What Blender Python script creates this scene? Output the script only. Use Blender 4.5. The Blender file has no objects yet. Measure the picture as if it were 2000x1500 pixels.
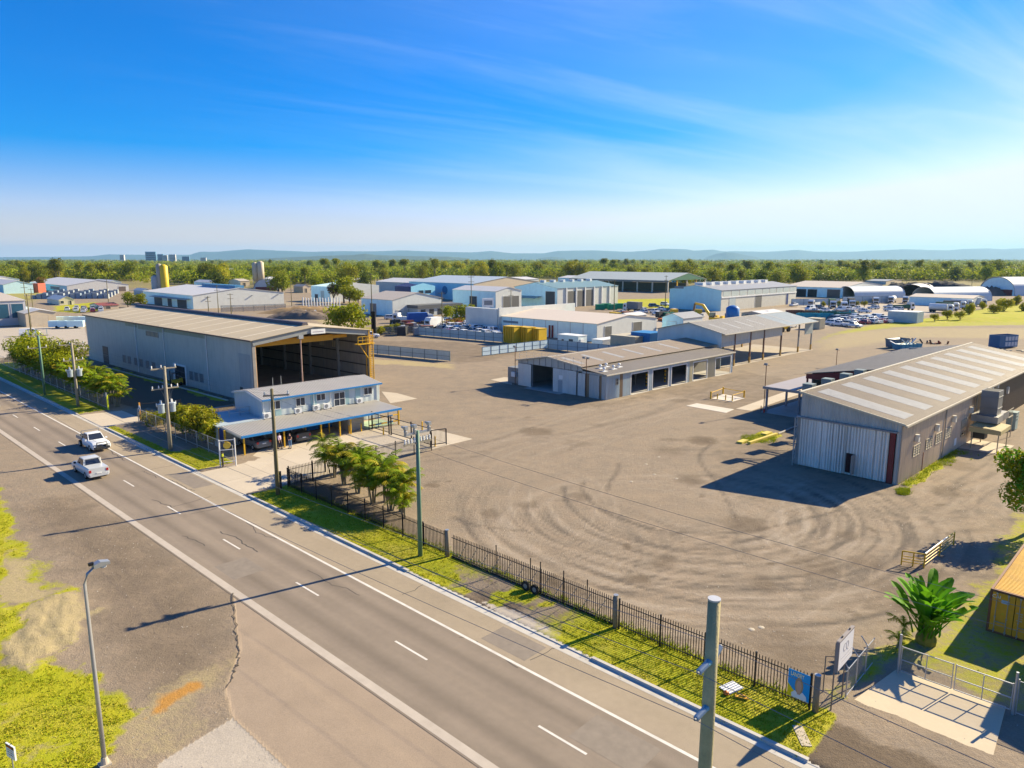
import bpy, math, random
import numpy as np
from mathutils import Vector, Matrix
random.seed(7); RNG = np.random.default_rng(7)
S = bpy.context.scene
COL = S.collection
# ------------------------------------------------------------------ camera, light, exposure
F, TH, H = 1387.0, math.radians(10.0), 21.0
cam = bpy.data.cameras.new('camera'); camo = bpy.data.objects.new('camera', cam); COL.objects.link(camo)
camo.location = (0, 0, H); camo.rotation_euler = (math.radians(90) - TH, 0, 0)
cam.sensor_fit = 'HORIZONTAL'; cam.sensor_width = 36.0; cam.lens = 36.0 * F / 2000.0
cam.clip_start = 0.3; cam.clip_end = 60000
S.camera = camo
SUN_AZ, SUN_EL = math.radians(57.5), math.radians(29)
S.view_settings.view_transform = 'Standard'; S.view_settings.look = 'None'
S.view_settings.gamma = 1.0; S.view_settings.use_curve_mapping = False
S.view_settings.exposure = 1.17
S.render.engine = 'CYCLES'
S.cycles.use_denoising = True
S.cycles.max_bounces = 6; S.cycles.diffuse_bounces = 3; S.cycles.transparent_max_bounces = 8; S.cycles.volume_bounces = 0
sl = bpy.data.lights.new('sun', 'SUN'); sl.energy = 5.0; sl.angle = math.radians(0.5); sl.color = (1.0, 0.86, 0.58)
so = bpy.data.objects.new('sun', sl); COL.objects.link(so)
_d = Vector((math.sin(SUN_AZ)*math.cos(SUN_EL), math.cos(SUN_AZ)*math.cos(SUN_EL), math.sin(SUN_EL)))
so.rotation_euler = _d.to_track_quat('Z', 'Y').to_euler()
W = bpy.data.worlds.new('World'); S.world = W; W.use_nodes = True
nt = W.node_tree; N = nt.nodes; N.clear(); L = nt.links
def nd(t, **k):
    n = N.new(t)
    for a, v in k.items(): setattr(n, a, v)
    return n
sky = nd('ShaderNodeTexSky', sky_type='NISHITA'); sky.sun_disc = False
sky.sun_elevation = SUN_EL; sky.sun_rotation = SUN_AZ
sky.altitude = 30; sky.air_density = 1.0; sky.dust_density = 0.45; sky.ozone_density = 3.0
hs = nd('ShaderNodeHueSaturation'); hs.inputs['Saturation'].default_value = 1.95; hs.inputs['Value'].default_value = 1.0
L.new(sky.outputs[0], hs.inputs['Color'])
tc = nd('ShaderNodeTexCoord'); sep = nd('ShaderNodeSeparateXYZ'); L.new(tc.outputs['Generated'], sep.inputs[0])
def mth(op, a, b=None, c=None, clamp=False):
    n = nd('ShaderNodeMath', operation=op); n.use_clamp = clamp
    for i, v in enumerate((a, b, c)):
        if v is None: continue
        if isinstance(v, (int, float)): n.inputs[i].default_value = v
        else: L.new(v, n.inputs[i])
    return n.outputs[0]
zz = mth('MAXIMUM', sep.outputs['Z'], 0.0)
zc = mth('ADD', zz, 0.10)
px_ = mth('DIVIDE', sep.outputs['X'], zc); py_ = mth('DIVIDE', sep.outputs['Y'], zc)
comb = nd('ShaderNodeCombineXYZ'); L.new(px_, comb.inputs[0]); L.new(py_, comb.inputs[1])
def cloudn(sx, sy, rot, detail, rough, dist, off):
    u = mth('ADD', mth('MULTIPLY', px_, math.sin(rot)*sx), mth('MULTIPLY_ADD', py_, math.cos(rot)*sx, off))
    v = mth('ADD', mth('MULTIPLY', px_, math.cos(rot)*sy), mth('MULTIPLY_ADD', py_, -math.sin(rot)*sy, off*.7))
    mp = nd('ShaderNodeCombineXYZ'); L.new(u, mp.inputs[0]); L.new(v, mp.inputs[1])
    n = nd('ShaderNodeTexNoise'); n.inputs['Scale'].default_value = 1.0; n.inputs['Detail'].default_value = detail; n.inputs['Roughness'].default_value = rough; n.inputs['Distortion'].default_value = dist
    L.new(mp.outputs[0], n.inputs['Vector']); return n.outputs['Fac']
c1 = cloudn(0.30, 1.5, math.radians(62), 8, 0.62, 0.7, 3.1)
c2 = cloudn(0.12, 0.42, math.radians(55), 5, 0.55, 0.6, 8.9)
veil = mth('MULTIPLY_ADD', c2, 3.0, -1.38, True)
streak = mth('MULTIPLY_ADD', c1, 3.4, -1.55, True)
right = mth('MULTIPLY_ADD', sep.outputs['X'], 0.9, 0.5, True)       # the cirrus sheet lies in the eastern half of the sky
cl = mth('MULTIPLY', mth('MULTIPLY_ADD', streak, 0.45, mth('MULTIPLY', veil, 0.55)), right, None, True)
cl = mth('MULTIPLY', cl, 0.72)
hzn = mth('MULTIPLY', mth('POWER', 2.718, mth('MULTIPLY', zz, -36.0)), .62)
cl = mth('MAXIMUM', cl, hzn)
cmix = nd('ShaderNodeMix', data_type='RGBA'); L.new(cl, cmix.inputs['Factor'])
tint = nd('ShaderNodeMix', data_type='RGBA', blend_type='MULTIPLY'); tint.inputs['Factor'].default_value = 1.0; L.new(hs.outputs[0], tint.inputs[6]); tint.inputs[7].default_value = (.86, .625, .88, 1)
cap = nd('ShaderNodeMix', data_type='RGBA', blend_type='DARKEN'); cap.inputs['Factor'].default_value = 1.0; L.new(tint.outputs[2], cap.inputs[6]); cap.inputs[7].default_value = (4.4, 4.7, 5.5, 1)
L.new(cap.outputs[2], cmix.inputs[6])
cmix.inputs[7].default_value = (4.7, 5.25, 6.0, 1)
bg = nd('ShaderNodeBackground'); bg.inputs['Strength'].default_value = 0.092
L.new(cmix.outputs[2], bg.inputs['Color'])
wo = nd('ShaderNodeOutputWorld'); L.new(bg.outputs[0], wo.inputs['Surface'])

# ------------------------------------------------------------------ geometry helpers
CTH, STH = math.cos(TH), math.sin(TH)
def G(px, py, z=0.0):
    """point at height z that lies on the sight line of a pixel of the 2000 x 1500 photograph"""
    X = (px - 1000) / F; Y = (py - 750) / F
    t = (z - H) / (-STH - Y*CTH)
    return Vector((X*t, (CTH - Y*STH)*t, z))
def pix(x, y, z):
    dz = z - H; zc = y*CTH - dz*STH
    return 1000 + F*x/zc, 750 - F*(y*STH + dz*CTH)/zc
def hgt(px, py, pyt):
    y = G(px, py).y; k = (pyt - 750)/F
    return y*(STH + k*CTH)/(-CTH + k*STH) + H
RA = math.radians(-46.6)
RU = Vector((math.sin(RA), math.cos(RA), 0)); RN = Vector((math.cos(RA), -math.sin(RA), 0)); RO = Vector((7.94, 26.92, 0))
def P(s, n, z=0.0): return RO + RU*s + RN*n + Vector((0, 0, z))
YS = math.pi/2 - RA            # yaw of the road direction
YN = YS - math.pi/2
def yaw_of(a): return math.radians(90 - a)

class MB:
    def __init__(s): s.v = []; s.f = []; s.m = []; s.c = 0
    def add(s, vs, fs):
        o = len(s.v); s.v += [tuple(v) for v in vs]; s.f += [tuple(i + o for i in f) for f in fs]; s.m += [s.c]*len(fs); return s
    def box(s, x0, y0, z0, x1, y1, z1):
        return s.add([(x0,y0,z0),(x1,y0,z0),(x1,y1,z0),(x0,y1,z0),(x0,y0,z1),(x1,y0,z1),(x1,y1,z1),(x0,y1,z1)],
              [(0,3,2,1),(4,5,6,7),(0,1,5,4),(1,2,6,5),(2,3,7,6),(3,0,4,7)])
    def bar(s, a, b, w, h=None):
        a = Vector(a); b = Vector(b); h = h or w; d = (b - a).normalized()
        u = d.cross(Vector((0,0,1)));  u = u.normalized() if u.length > 1e-4 else Vector((1,0,0))
        n = u.cross(d)
        q = [p + u*(w/2*i) + n*(h/2*j) for p in (a, b) for i, j in ((-1,-1),(1,-1),(1,1),(-1,1))]
        return s.add(q, [(0,1,2,3),(7,6,5,4),(0,4,5,1),(1,5,6,2),(2,6,7,3),(3,7,4,0)])
    def tube(s, pts, r, n=8, cap=True):
        pts = [Vector(p) for p in pts]; k = len(pts); rs = r if isinstance(r, (list, tuple)) else [r]*k
        vs = []; fs = []
        for i, p in enumerate(pts):
            d = (pts[min(i+1, k-1)] - pts[max(i-1, 0)]).normalized()
            u = d.cross(Vector((0.13, 0.2, 1)) if abs(d.z) < .9 else Vector((1, 0, 0))).normalized(); w = d.cross(u)
            for j in range(n):
                a = 2*math.pi*j/n; vs.append(p + (u*math.cos(a) + w*math.sin(a))*rs[i])
        for i in range(k-1):
            for j in range(n): fs.append((i*n+j, i*n+(j+1) % n, (i+1)*n+(j+1) % n, (i+1)*n+j))
        if cap: fs += [tuple(range(n))[::-1], tuple(range((k-1)*n, k*n))]
        return s.add(vs, fs)
    def lathe(s, prof, cx, cy, n=12):
        return s.tube([(cx, cy, z + (1e-4*i)) for i, (z, r) in enumerate(prof)], [max(r, 1e-3) for z, r in prof], n)
    def poly(s, pts): return s.add(pts, [tuple(range(len(pts)))])
    def prism(s, pts, axis, lo, hi):
        """extrude a 2-D outline along axis 0/1/2; the outline runs in the other two axes, in order"""
        def mk(p, t): q = list(p); q.insert(axis, t); return tuple(q)
        n = len(pts)
        return s.add([mk(p, lo) for p in pts] + [mk(p, hi) for p in pts],
              [tuple(range(n))[::-1], tuple(range(n, 2*n))] + [(i, (i+1) % n, n+(i+1) % n, n+i) for i in range(n)])
    def slab(s, q, t):
        """thin slab under a quad/polygon q"""
        q = [Vector(p) for p in q]; nrm = (q[1]-q[0]).cross(q[2]-q[0]).normalized(); 
        if nrm.z < 0: nrm = -nrm
        n = len(q); return s.add(q + [p - nrm*t for p in q], [tuple(range(n)), tuple(range(n, 2*n))[::-1]] + [(i, n+i, n+(i+1) % n, (i+1) % n) for i in range(n)])
    def mesh(s, name, mats):
        me = bpy.data.meshes.new(name); me.from_pydata(s.v, [], s.f)
        for m in (mats if isinstance(mats, (list, tuple)) else [mats]): me.materials.append(m)
        if any(s.m): me.polygons.foreach_set('material_index', s.m)
        import bmesh
        bm = bmesh.new(); bm.from_mesh(me); bmesh.ops.recalc_face_normals(bm, faces=bm.faces); bm.to_mesh(me); bm.free()
        return me
    def build(s, name, mats, parent=None, smooth=False, loc=None, yaw=None):
        me = s.mesh(name, mats)
        if smooth: me.polygons.foreach_set('use_smooth', [True]*len(me.polygons))
        return obj(name, me, parent, loc, yaw)
def obj(name, me, parent=None, loc=None, yaw=None):
    o = bpy.data.objects.new(name, me); COL.objects.link(o)
    if parent is not None: o.parent = parent
    if loc is not None: o.location = loc
    if yaw is not None: o.rotation_euler = (0, 0, yaw)
    return o
def tag(o, label=None, cat=None, group=None, kind=None):
    for k, v in (('label', label), ('category', cat), ('group', group), ('kind', kind)):
        if v: o[k] = v
    return o
def T(name, label, cat, loc=(0,0,0), yaw=0.0, group=None):
    o = bpy.data.objects.new(name, None); COL.objects.link(o); o.location = loc; o.rotation_euler = (0, 0, yaw); o.empty_display_size = .2
    return tag(o, label, cat, group)
ORD = ['first','second','third','fourth','fifth','sixth','seventh','eighth','ninth','tenth','eleventh','twelfth','thirteenth','fourteenth','fifteenth','sixteenth','seventeenth','eighteenth','nineteenth','twentieth','twenty-first','twenty-second','twenty-third','twenty-fourth','twenty-fifth','twenty-sixth']
def TF(name, label, cat, o, a, group=None): return T(name, label, cat, (o[0], o[1], 0), yaw_of(a), group)
KIDS = {}
def dup(root, loc, yaw, label=None, group=None, scale=None):
    r = root.copy(); COL.objects.link(r); r.location = loc; r.rotation_euler = (0, 0, yaw)
    if label: r['label'] = label
    if group: r['group'] = group
    if scale: r.scale = (scale,)*3
    if root.name not in KIDS: KIDS[root.name] = [(c, list(c.children)) for c in root.children]
    for ch, sub in KIDS[root.name]:
        c = ch.copy(); COL.objects.link(c); c.parent = r
        for g in sub:
            d = g.copy(); COL.objects.link(d); d.parent = c
    return r
def text(body, size, mat, parent, loc, rot, name='lettering', ext=0.004, sx=1.0):
    cu = bpy.data.curves.new(name, 'FONT'); cu.body = body; cu.size = size; cu.extrude = ext; cu.align_x = 'CENTER'; cu.align_y = 'CENTER'; cu.resolution_u = 2
    o = bpy.data.objects.new(name, cu); COL.objects.link(o); dg = bpy.context.evaluated_depsgraph_get(); me = bpy.data.meshes.new_from_object(o.evaluated_get(dg)); bpy.data.objects.remove(o)
    me.materials.clear(); me.materials.append(mat)
    o = obj(name, me, parent); o.location = loc; o.rotation_euler = rot; o.scale = (sx, 1, 1)
    return o

# ------------------------------------------------------------------ materials
MATS = {}
def M(name, col, rough=0.75, metal=0.0, var=0.16, scale=0.6, fine=9.0, bump=0.0, bscale=30.0, corr=None, dirt=0.0, dirtcol=(0.16,0.12,0.08), streak=False, rnd=0.0, trans=0.0, spec=0.35, alpha=None, emit=None):
    if name in MATS: return MATS[name]
    m = bpy.data.materials.new(name); m.use_nodes = True; t = m.node_tree; n = t.nodes; l = t.links; MATS[name] = m
    b = n['Principled BSDF']; b.inputs['Roughness'].default_value = rough; b.inputs['Metallic'].default_value = metal; b.inputs['Specular IOR Level'].default_value = spec
    def new(ty, **k):
        q = n.new(ty)
        for a, v in k.items(): setattr(q, a, v)
        return q
    def mat_math(op, a, c=None, d=None, clamp=False):
        q = new('ShaderNodeMath', operation=op); q.use_clamp = clamp
        for i, v in enumerate((a, c, d)):
            if v is None: continue
            if isinstance(v, (int, float)): q.inputs[i].default_value = v
            else: l.new(v, q.inputs[i])
        return q.outputs[0]
    co = new('ShaderNodeTexCoord')
    def noise(sc, det=4, ro=.55, vec=None):
        q = new('ShaderNodeTexNoise'); q.inputs['Scale'].default_value = sc; q.inputs['Detail'].default_value = det; q.inputs['Roughness'].default_value = ro
        l.new(vec or co.outputs['Object'], q.inputs['Vector']); return q.outputs['Fac']
    f = mat_math('MULTIPLY_ADD', noise(scale), 1.2*var*2, 1 - 1.2*var)
    f2 = mat_math('MULTIPLY_ADD', noise(fine, 3), var*1.1, 1 - var*.55)
    f = mat_math('MULTIPLY', f, f2)
    if rnd:
        oi = new('ShaderNodeObjectInfo'); f = mat_math('MULTIPLY', f, mat_math('MULTIPLY_ADD', oi.outputs['Random'], rnd*2, 1 - rnd))
    vm = new('ShaderNodeVectorMath', operation='SCALE'); vm.inputs[0].default_value = col[:3]; l.new(f, vm.inputs['Scale'])
    colo = vm.outputs[0]
    if dirt:
        mp = new('ShaderNodeMapping'); mp.inputs['Scale'].default_value = (2.2, 2.2, .22) if streak else (.7, .7, .7); l.new(co.outputs['Object'], mp.inputs[0])
        q = noise(1.0, 6, .62, mp.outputs[0]); k = mat_math('MULTIPLY', mat_math('MULTIPLY_ADD', q, 3.2, -1.45, True), dirt)
        mx = new('ShaderNodeMix', data_type='RGBA'); l.new(k, mx.inputs['Factor']); l.new(colo, mx.inputs[6]); mx.inputs[7].default_value = (*dirtcol, 1); colo = mx.outputs[2]
    l.new(colo, b.inputs['Base Color'])
    hgtn = None
    if bump:
        hgtn = mat_math('MULTIPLY', noise(bscale, 3), bump)
    if corr:
        ax, pitch, dep = corr
        sp = new('ShaderNodeSeparateXYZ'); l.new(co.outputs['Object'], sp.inputs[0])
        w = mat_math('SINE', mat_math('MULTIPLY', sp.outputs[ax], 2*math.pi/pitch))
        w = mat_math('MULTIPLY', w, dep); hgtn = w if hgtn is None else mat_math('ADD', w, hgtn)
    if hgtn is not None:
        bp = new('ShaderNodeBump'); bp.inputs['Strength'].default_value = 1.0; bp.inputs['Distance'].default_value = 1.0
        l.new(hgtn, bp.inputs['Height']); l.new(bp.outputs[0], b.inputs['Normal'])
    out = n['Material Output']; sh = b.outputs[0]
    if trans:
        tb = new('ShaderNodeBsdfTranslucent'); l.new(colo, tb.inputs['Color']); mx = new('ShaderNodeMixShader'); mx.inputs[0].default_value = trans
        l.new(sh, mx.inputs[1]); l.new(tb.outputs[0], mx.inputs[2]); sh = mx.outputs[0]
    if alpha is not None:
        tb = new('ShaderNodeBsdfTransparent'); mx = new('ShaderNodeMixShader'); mx.inputs[0].default_value = alpha
        l.new(tb.outputs[0], mx.inputs[1]); l.new(sh, mx.inputs[2]); sh = mx.outputs[0]
    l.new(sh, out.inputs['Surface'])
    return m
white = M('white_paint', (.78,.78,.76), .5, var=.06, dirt=.15)
cream = M('cream_paint', (.62,.56,.44), .6, var=.08, dirt=.2)
dark = M('dark_void', (.025,.025,.028), .8)
blackm = M('black_steel', (.022,.02,.022), .45, .3, var=.1)
galv = M('galvanised_steel', (.42,.43,.44), .45, .6, var=.12)
steel = M('grey_steel', (.24,.25,.27), .5, .4, var=.14)
yellow = M('yellow_paint', (.72,.42,.02), .5, var=.1, dirt=.12)
blue = M('blue_paint', (.02,.20,.50), .5, var=.08)
navy = M('navy_paint', (.012,.035,.16), .5, var=.1)
rust = M('rusty_steel', (.20,.085,.04), .85, .2, var=.3, scale=2)
redox = M('red_oxide_steel', (.19,.035,.03), .7, var=.2)
red = M('red_paint', (.55,.04,.03), .5)
orange = M('orange_paint', (.75,.18,.02), .55)
concrete = M('concrete', (.46,.40,.315), .9, var=.12, scale=.35, fine=5, bump=.004, bscale=25, dirt=.35, dirtcol=(.27,.22,.17))
conc_grey = M('grey_concrete', (.40,.38,.35), .9, var=.14, scale=.5, fine=6, bump=.004, dirt=.4, dirtcol=(.2,.18,.15))
kerbm = M('kerb_concrete', (.50,.47,.42), .9, var=.12, scale=.8, fine=8, dirt=.4, dirtcol=(.22,.19,.15))
glass = M('window_glass', (.035,.045,.06), .08, 0, var=.1, spec=.6)
timber = M('pole_timber', (.33,.29,.22), .9, var=.22, scale=3, fine=14, bump=.01, bscale=18, dirt=.55, dirtcol=(.15,.13,.08), streak=True)
timber_dark = M('old_pole_timber', (.17,.145,.075), .9, var=.25, scale=3, bump=.01, bscale=18, dirt=.5, dirtcol=(.09,.075,.04), streak=True)
greenpole = M('green_pole_paint', (.10,.20,.14), .55, var=.1, dirt=.15)
rubber = M('rubber', (.018,.018,.018), .85)
chain = M('chain_link_wire', (.30,.30,.29), .5, .5, alpha=.13)
wire = M('wire', (.22,.22,.23), .5, .3)
porcelain = M('insulator_grey', (.42,.47,.52), .35)
porc_blue = M('insulator_blue', (.10,.30,.42), .35)
# ------------------------------------------------------------------ ground
def sstep(x, a, b): t = np.clip((x - a)/(b - a), 0, 1); return t*t*(3 - 2*t)
def vnoise(x, y, sc, seed):
    r = np.random.default_rng(seed).random((256, 256)); X = x/sc; Y = y/sc
    xi = np.floor(X).astype(int); yi = np.floor(Y).astype(int); fx = X - xi; fy = Y - yi; fx = fx*fx*(3-2*fx); fy = fy*fy*(3-2*fy)
    g = lambda i, j: r[(xi+i) % 256, (yi+j) % 256]
    return (g(0,0)*(1-fx) + g(1,0)*fx)*(1-fy) + (g(0,1)*(1-fx) + g(1,1)*fx)*fy
def fbm(x, y, sc, seed): return (vnoise(x,y,sc,seed)*.5 + vnoise(x,y,sc*.45,seed+1)*.28 + vnoise(x,y,sc*.2,seed+2)*.22)
def inpoly(x, y, poly):
    ins = np.zeros(x.shape, bool); n = len(poly)
    for i in range(n):
        x0, y0 = poly[i]; x1, y1 = poly[(i+1) % n]
        if y0 == y1: continue
        c = ((y0 > y) != (y1 > y)) & (x < (x1-x0)*(y-y0)/(y1-y0) + x0); ins ^= c
    return ins
def pdist(x, y, pts):
    d = np.full(x.shape, 1e9)
    for (a, b) in zip(pts[:-1], pts[1:]):
        ex, ey = b[0]-a[0], b[1]-a[1]; L2 = ex*ex + ey*ey + 1e-9
        t = np.clip(((x-a[0])*ex + (y-a[1])*ey)/L2, 0, 1); d = np.minimum(d, np.hypot(x-a[0]-t*ex, y-a[1]-t*ey))
    return d
def ground_poly(pp): return [tuple(G(a, b)[:2]) for a, b in pp]
def gp_mask(x, y, pp, soft=0.6):
    """soft mask of an area whose outline was surveyed from the photograph"""
    q = ground_poly(pp); ins = inpoly(x, y, q); d = pdist(x, y, q + [q[0]])
    return sstep(np.where(ins, d, -d), -soft, soft)
ny, nx = 430, 430
ys = 17.0*(760/17.0)**(np.arange(ny)/(ny-1)); ts = np.linspace(-1.0, 1.0, nx)
gx = (ys[:,None]*ts[None,:]).ravel(); gy = (ys[:,None]*np.ones(nx)[None,:]).ravel()
dx, dy = gx - RO.x, gy - RO.y
gs = dx*RU.x + dy*RU.y; gn = dx*RN.x + dy*RN.y
zero = np.zeros_like(gx); grass = zero.copy(); darkm = zero.copy(); conc = zero.copy(); asph = zero.copy(); dry = zero.copy(); rustm = zero.copy(); track = zero.copy()
wpx = gx + 3.0*(fbm(gx, gy, 3.2, 41) - .5) + 1.2*(fbm(gx, gy, 1.0, 43) - .5); wpy = gy + 3.0*(fbm(gx, gy, 3.2, 51) - .5) + 1.2*(fbm(gx, gy, 1.0, 53) - .5)
def acc(arr, pp, v=1.0, soft=.6):
    w_ = arr is not conc and arr is not asph
    np.maximum(arr, v*gp_mask(wpx if w_ else gx, wpy if w_ else gy, pp, soft), out=arr)
# verge between kerb and fence
band = sstep(gn, 2.9, 3.2)*(1 - sstep(gn, 6.7, 7.6))
v1 = band*(sstep(gs, -3.6, -3)*(1 - sstep(gs, 46.2, 46.9)))
bare = np.exp(-((gs-16)/6.5)**2)
v1 *= 1 - .80*bare*sstep(fbm(gx, gy, 2.2, 5), .30, .52)
v2 = band*(sstep(gs, 57.2, 57.8)*(1 - sstep(gs, 84, 84.6)))
v2 *= np.where((gs > 66) & (gn > 4.1), .30, 1.0)
v3 = band*sstep(gs, 95.5, 96.2)*(1 - sstep(gs, 210, 212))
grass = np.maximum.reduce([v1, v2, v3])
acc(conc, [(930,1172),(1005,1195),(1100,1240),(1190,1278),(1240,1315),(1268,1340),(1240,1336),(1050,1252)], .9, .15)
acc(conc, [(780,1103),(842,1110),(880,1128),(850,1140)], .7, .2)
# paddock corner lower left
acc(grass, [(0,955),(40,1010),(70,1090),(135,1150),(150,1215),(120,1290),(180,1330),(252,1372),(276,1388),(262,1440),(235,1500),(225,1600),(-400,1600),(-400,900)], .95, 1.0)
sand = gp_mask(wpx, wpy, [(70,1175),(150,1165),(160,1215),(110,1270),(60,1310),(-5,1300),(10,1240)], .7)
sand = np.maximum(sand, .8*gp_mask(wpx, wpy, [(0,1080),(60,1090),(95,1160),(40,1190),(0,1170)], .8))
grass *= 1 - .35*(gn < -6.5)*sstep(fbm(gx, gy, 3.4, 61), .52, .66)
grass *= 1 - .92*sand; dry = np.maximum(dry, sand)
acc(dry, [(250,1390),(340,1330),(440,1260),(466,1290),(440,1345),(330,1500),(230,1500)], .55, 1.5)
acc(rustm, [(305,1380),(340,1352),(395,1345),(400,1368),(350,1388),(310,1395)], .9, .35)
acc(darkm, [(35,985),(180,960),(460,1165),(470,1290),(430,1345),(330,1390),(200,1330),(150,1180),(90,1080)], .52, 3.0)
acc(asph, [(455,1160),(468,1272),(440,1345),(455,1402),(560,1500),(600,1600),(1010,1600),(1010,1540)], 1.0, .10)
acc(conc, [(455,1402),(310,1490),(270,1600),(600,1600),(560,1500)], .75, .10)
# yard wear
acc(grass, [(1690,1300),(1735,1240),(1790,1215),(1800,1260),(1760,1300),(1720,1330),(1640,1390),(1600,1400)], .62, .7)
acc(grass, [(1860,1180),(1960,1030),(2010,985),(2200,985),(2200,1500),(1990,1400),(1760,1300),(1800,1250),(1850,1240)], .55, 1.0)
acc(dry, [(1700,1310),(1800,1225),(1900,1150),(2100,1150),(2100,1420),(1760,1310)], .45, 1.0)
acc(darkm, [(1400,1250),(1600,1400),(1700,1300),(1640,1260),(1500,1210)], .55, 1.5)
acc(dry, [(1600,1285),(1690,1290),(1640,1330),(1590,1330)], .5, .5)
acc(darkm, [(1545,1440),(1605,1400),(1720,1455),(1890,1520),(1900,1650),(1600,1600)], .75, .4)
acc(grass, [(1447,858),(1470,848),(1500,846),(1525,853),(1500,862),(1460,870)], .9, .25)
acc(grass, [(1755,955),(1790,948),(1850,912),(1872,893),(1880,880),(1862,878),(1800,915),(1760,940)], .8, .25)
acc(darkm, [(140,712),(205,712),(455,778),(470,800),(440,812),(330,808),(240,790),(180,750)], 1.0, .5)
acc(grass, [(215,716),(455,780),(455,790),(210,722)], .7, .4)
acc(grass, [(90,706),(170,694),(180,704),(130,712),(90,716)], 1.0, .5)
acc(darkm, [(0,700),(170,682),(178,692),(0,716)], .95, .4)
acc(conc, [(-200,640),(165,638),(180,682),(0,700),(-200,715)], .85, .6)
acc(grass, [(-100,715),(60,706),(70,716),(-100,735)], .9, .4)
acc(darkm, [(945,752),(1012,745),(1185,785),(1440,728),(1400,712),(1560,745),(1560,830),(1440,800),(1300,770),(1190,800),(1120,800),(950,772)], .42, 2.0)
acc(darkm, [(1420,790),(1560,805),(1560,990),(1740,960),(1700,930),(1560,915),(1380,960),(1400,860)], .35, 2.5)
acc(darkm, [(715,665),(900,668),(1000,684),(1075,676),(960,705),(890,712),(880,706),(715,690)], .5, 2.0)
acc(dry, [(715,700),(885,712),(880,722),(780,712),(715,712)], .75, 1.5)
acc(dry, [(600,620),(690,622),(700,640),(640,636)], .8, 3)
acc(dry, [(1590,668),(1640,648),(1760,640),(2100,640),(2100,665),(1800,660),(1600,690)], .55, 5)
acc(grass, [(1585,668),(1620,650),(1690,634),(1780,624),(2100,625),(2100,634),(1760,640),(1640,654),(1590,674)], .6, 4)
acc(grass, [(1780,625),(1880,612),(1940,600),(2100,585),(2100,630),(1790,630)], .9, 5)
acc(dry, [(1890,620),(1960,600),(2100,600),(2100,625),(1900,626)], .6, 5)
acc(grass, [(1200,585),(1310,583),(1310,602),(1215,602)], 1, 5)
acc(grass, [(1560,566),(2200,560),(2200,575),(1900,574),(1700,562)], .8, 8)
acc(grass, [(105,598),(190,590),(200,606),(150,612),(108,608)], 1, 4)
acc(grass, [(690,640),(1000,618),(1010,624),(700,656)], .5, 3)
acc(conc, [(1010,625),(1560,600),(1760,596),(1700,625),(1590,645),(1300,650),(1000,660)], .55, 5)
acc(conc, [(1540,592),(1900,592),(1790,625),(1600,640)], .6, 5)
acc(darkm, [(700,640),(1010,622),(1020,630),(900,640),(720,656)], .7, 3)
acc(darkm, [(740,655),(1000,625),(1010,660),(830,655)], .35, 3)
fg = sstep(gy, 440, 540); grass = np.maximum(grass, fg*.42); darkm = np.maximum(darkm, fg*.55)
grass = np.maximum(grass, .5*sstep(-gx - gy*.5, 40, 70)*sstep(gy, 190, 230))
# tyre marks: surveyed arcs plus the faint swirl of many older ones
yard = [(840 + .46*a, 860 + .46*b) for a, b in ()]
arcs = [[(565,200),(580,260),(640,330),(740,390),(870,430),(1000,455),(1150,460),(1300,440),(1420,410)],
 [(650,180),(648,220),(700,280),(800,330),(930,375),(1100,398),(1280,395),(1450,370),(1600,335),(1730,300)],
 [(800,100),(790,140),(760,180),(750,220)], [(1190,20),(1145,60),(1150,100),(1190,150),(1230,210),(1270,280),(1300,345)],
 [(480,480),(800,600),(1100,680),(1300,720),(1500,710),(1640,675)], [(1740,280),(1830,330),(1830,400),(1700,460)], [(100,330),(200,365),(420,390)]]
ym = (gy > 26) & (gy < 150) & (gn > 7)
X, Y = gx[ym], gy[ym]; tr = np.zeros_like(X)
for k, a in enumerate(arcs):
    q = [tuple(G(840 + .46*u, 860 + .46*v)[:2]) for u, v in a]
    qq = []
    for i in range(len(q)-1):          # smooth
        p0 = np.array(q[max(i-1,0)]); p1 = np.array(q[i]); p2 = np.array(q[i+1]); p3 = np.array(q[min(i+2,len(q)-1)])
        for t in (0, .25, .5, .75): qq.append(tuple(.5*((2*p1) + (-p0+p2)*t + (2*p0-5*p1+4*p2-p3)*t*t + (-p0+3*p1-3*p2+p3)*t**3)))
    qq.append(q[-1])
    tr += (1.0 if k < 2 else .75)*np.exp(-(pdist(X, Y, qq)/.24)**2)
rr = random.Random(3)
for k in range(150):
    cx, cy = G(1150 + rr.gauss(0, 170), 1000 + rr.gauss(0, 50))[:2]; R = rr.uniform(5, 26); a0 = rr.uniform(0, 6.28); da = rr.uniform(.5, 2.2)
    if k % 5 < 3: cx, cy = 16.2 + rr.gauss(0, 1.6), 58 + rr.gauss(0, 1.6); R = rr.uniform(4, 20); a0 = rr.uniform(2.6, 5.6); da = rr.uniform(.8, 2.8)
    elif k % 5 == 3: cx, cy = G(1760 + rr.gauss(0, 70), 1010 + rr.gauss(0, 60))[:2]; R = rr.uniform(3, 14)
    r0 = np.hypot(X-cx, Y-cy); th = (np.arctan2(Y-cy, X-cx) - a0) % 6.283
    wd_ = rr.uniform(.10, .30); e = (np.exp(-((r0-R)/wd_)**2) + (k % 4 < 3)*np.exp(-((r0-R-1.7)/wd_)**2))*sstep(th, 0, .35)*(1 - sstep(th, da, da+.5))
    tr += e*rr.choice((.42, .30, .34, -.50, -.36, -.30))
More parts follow.
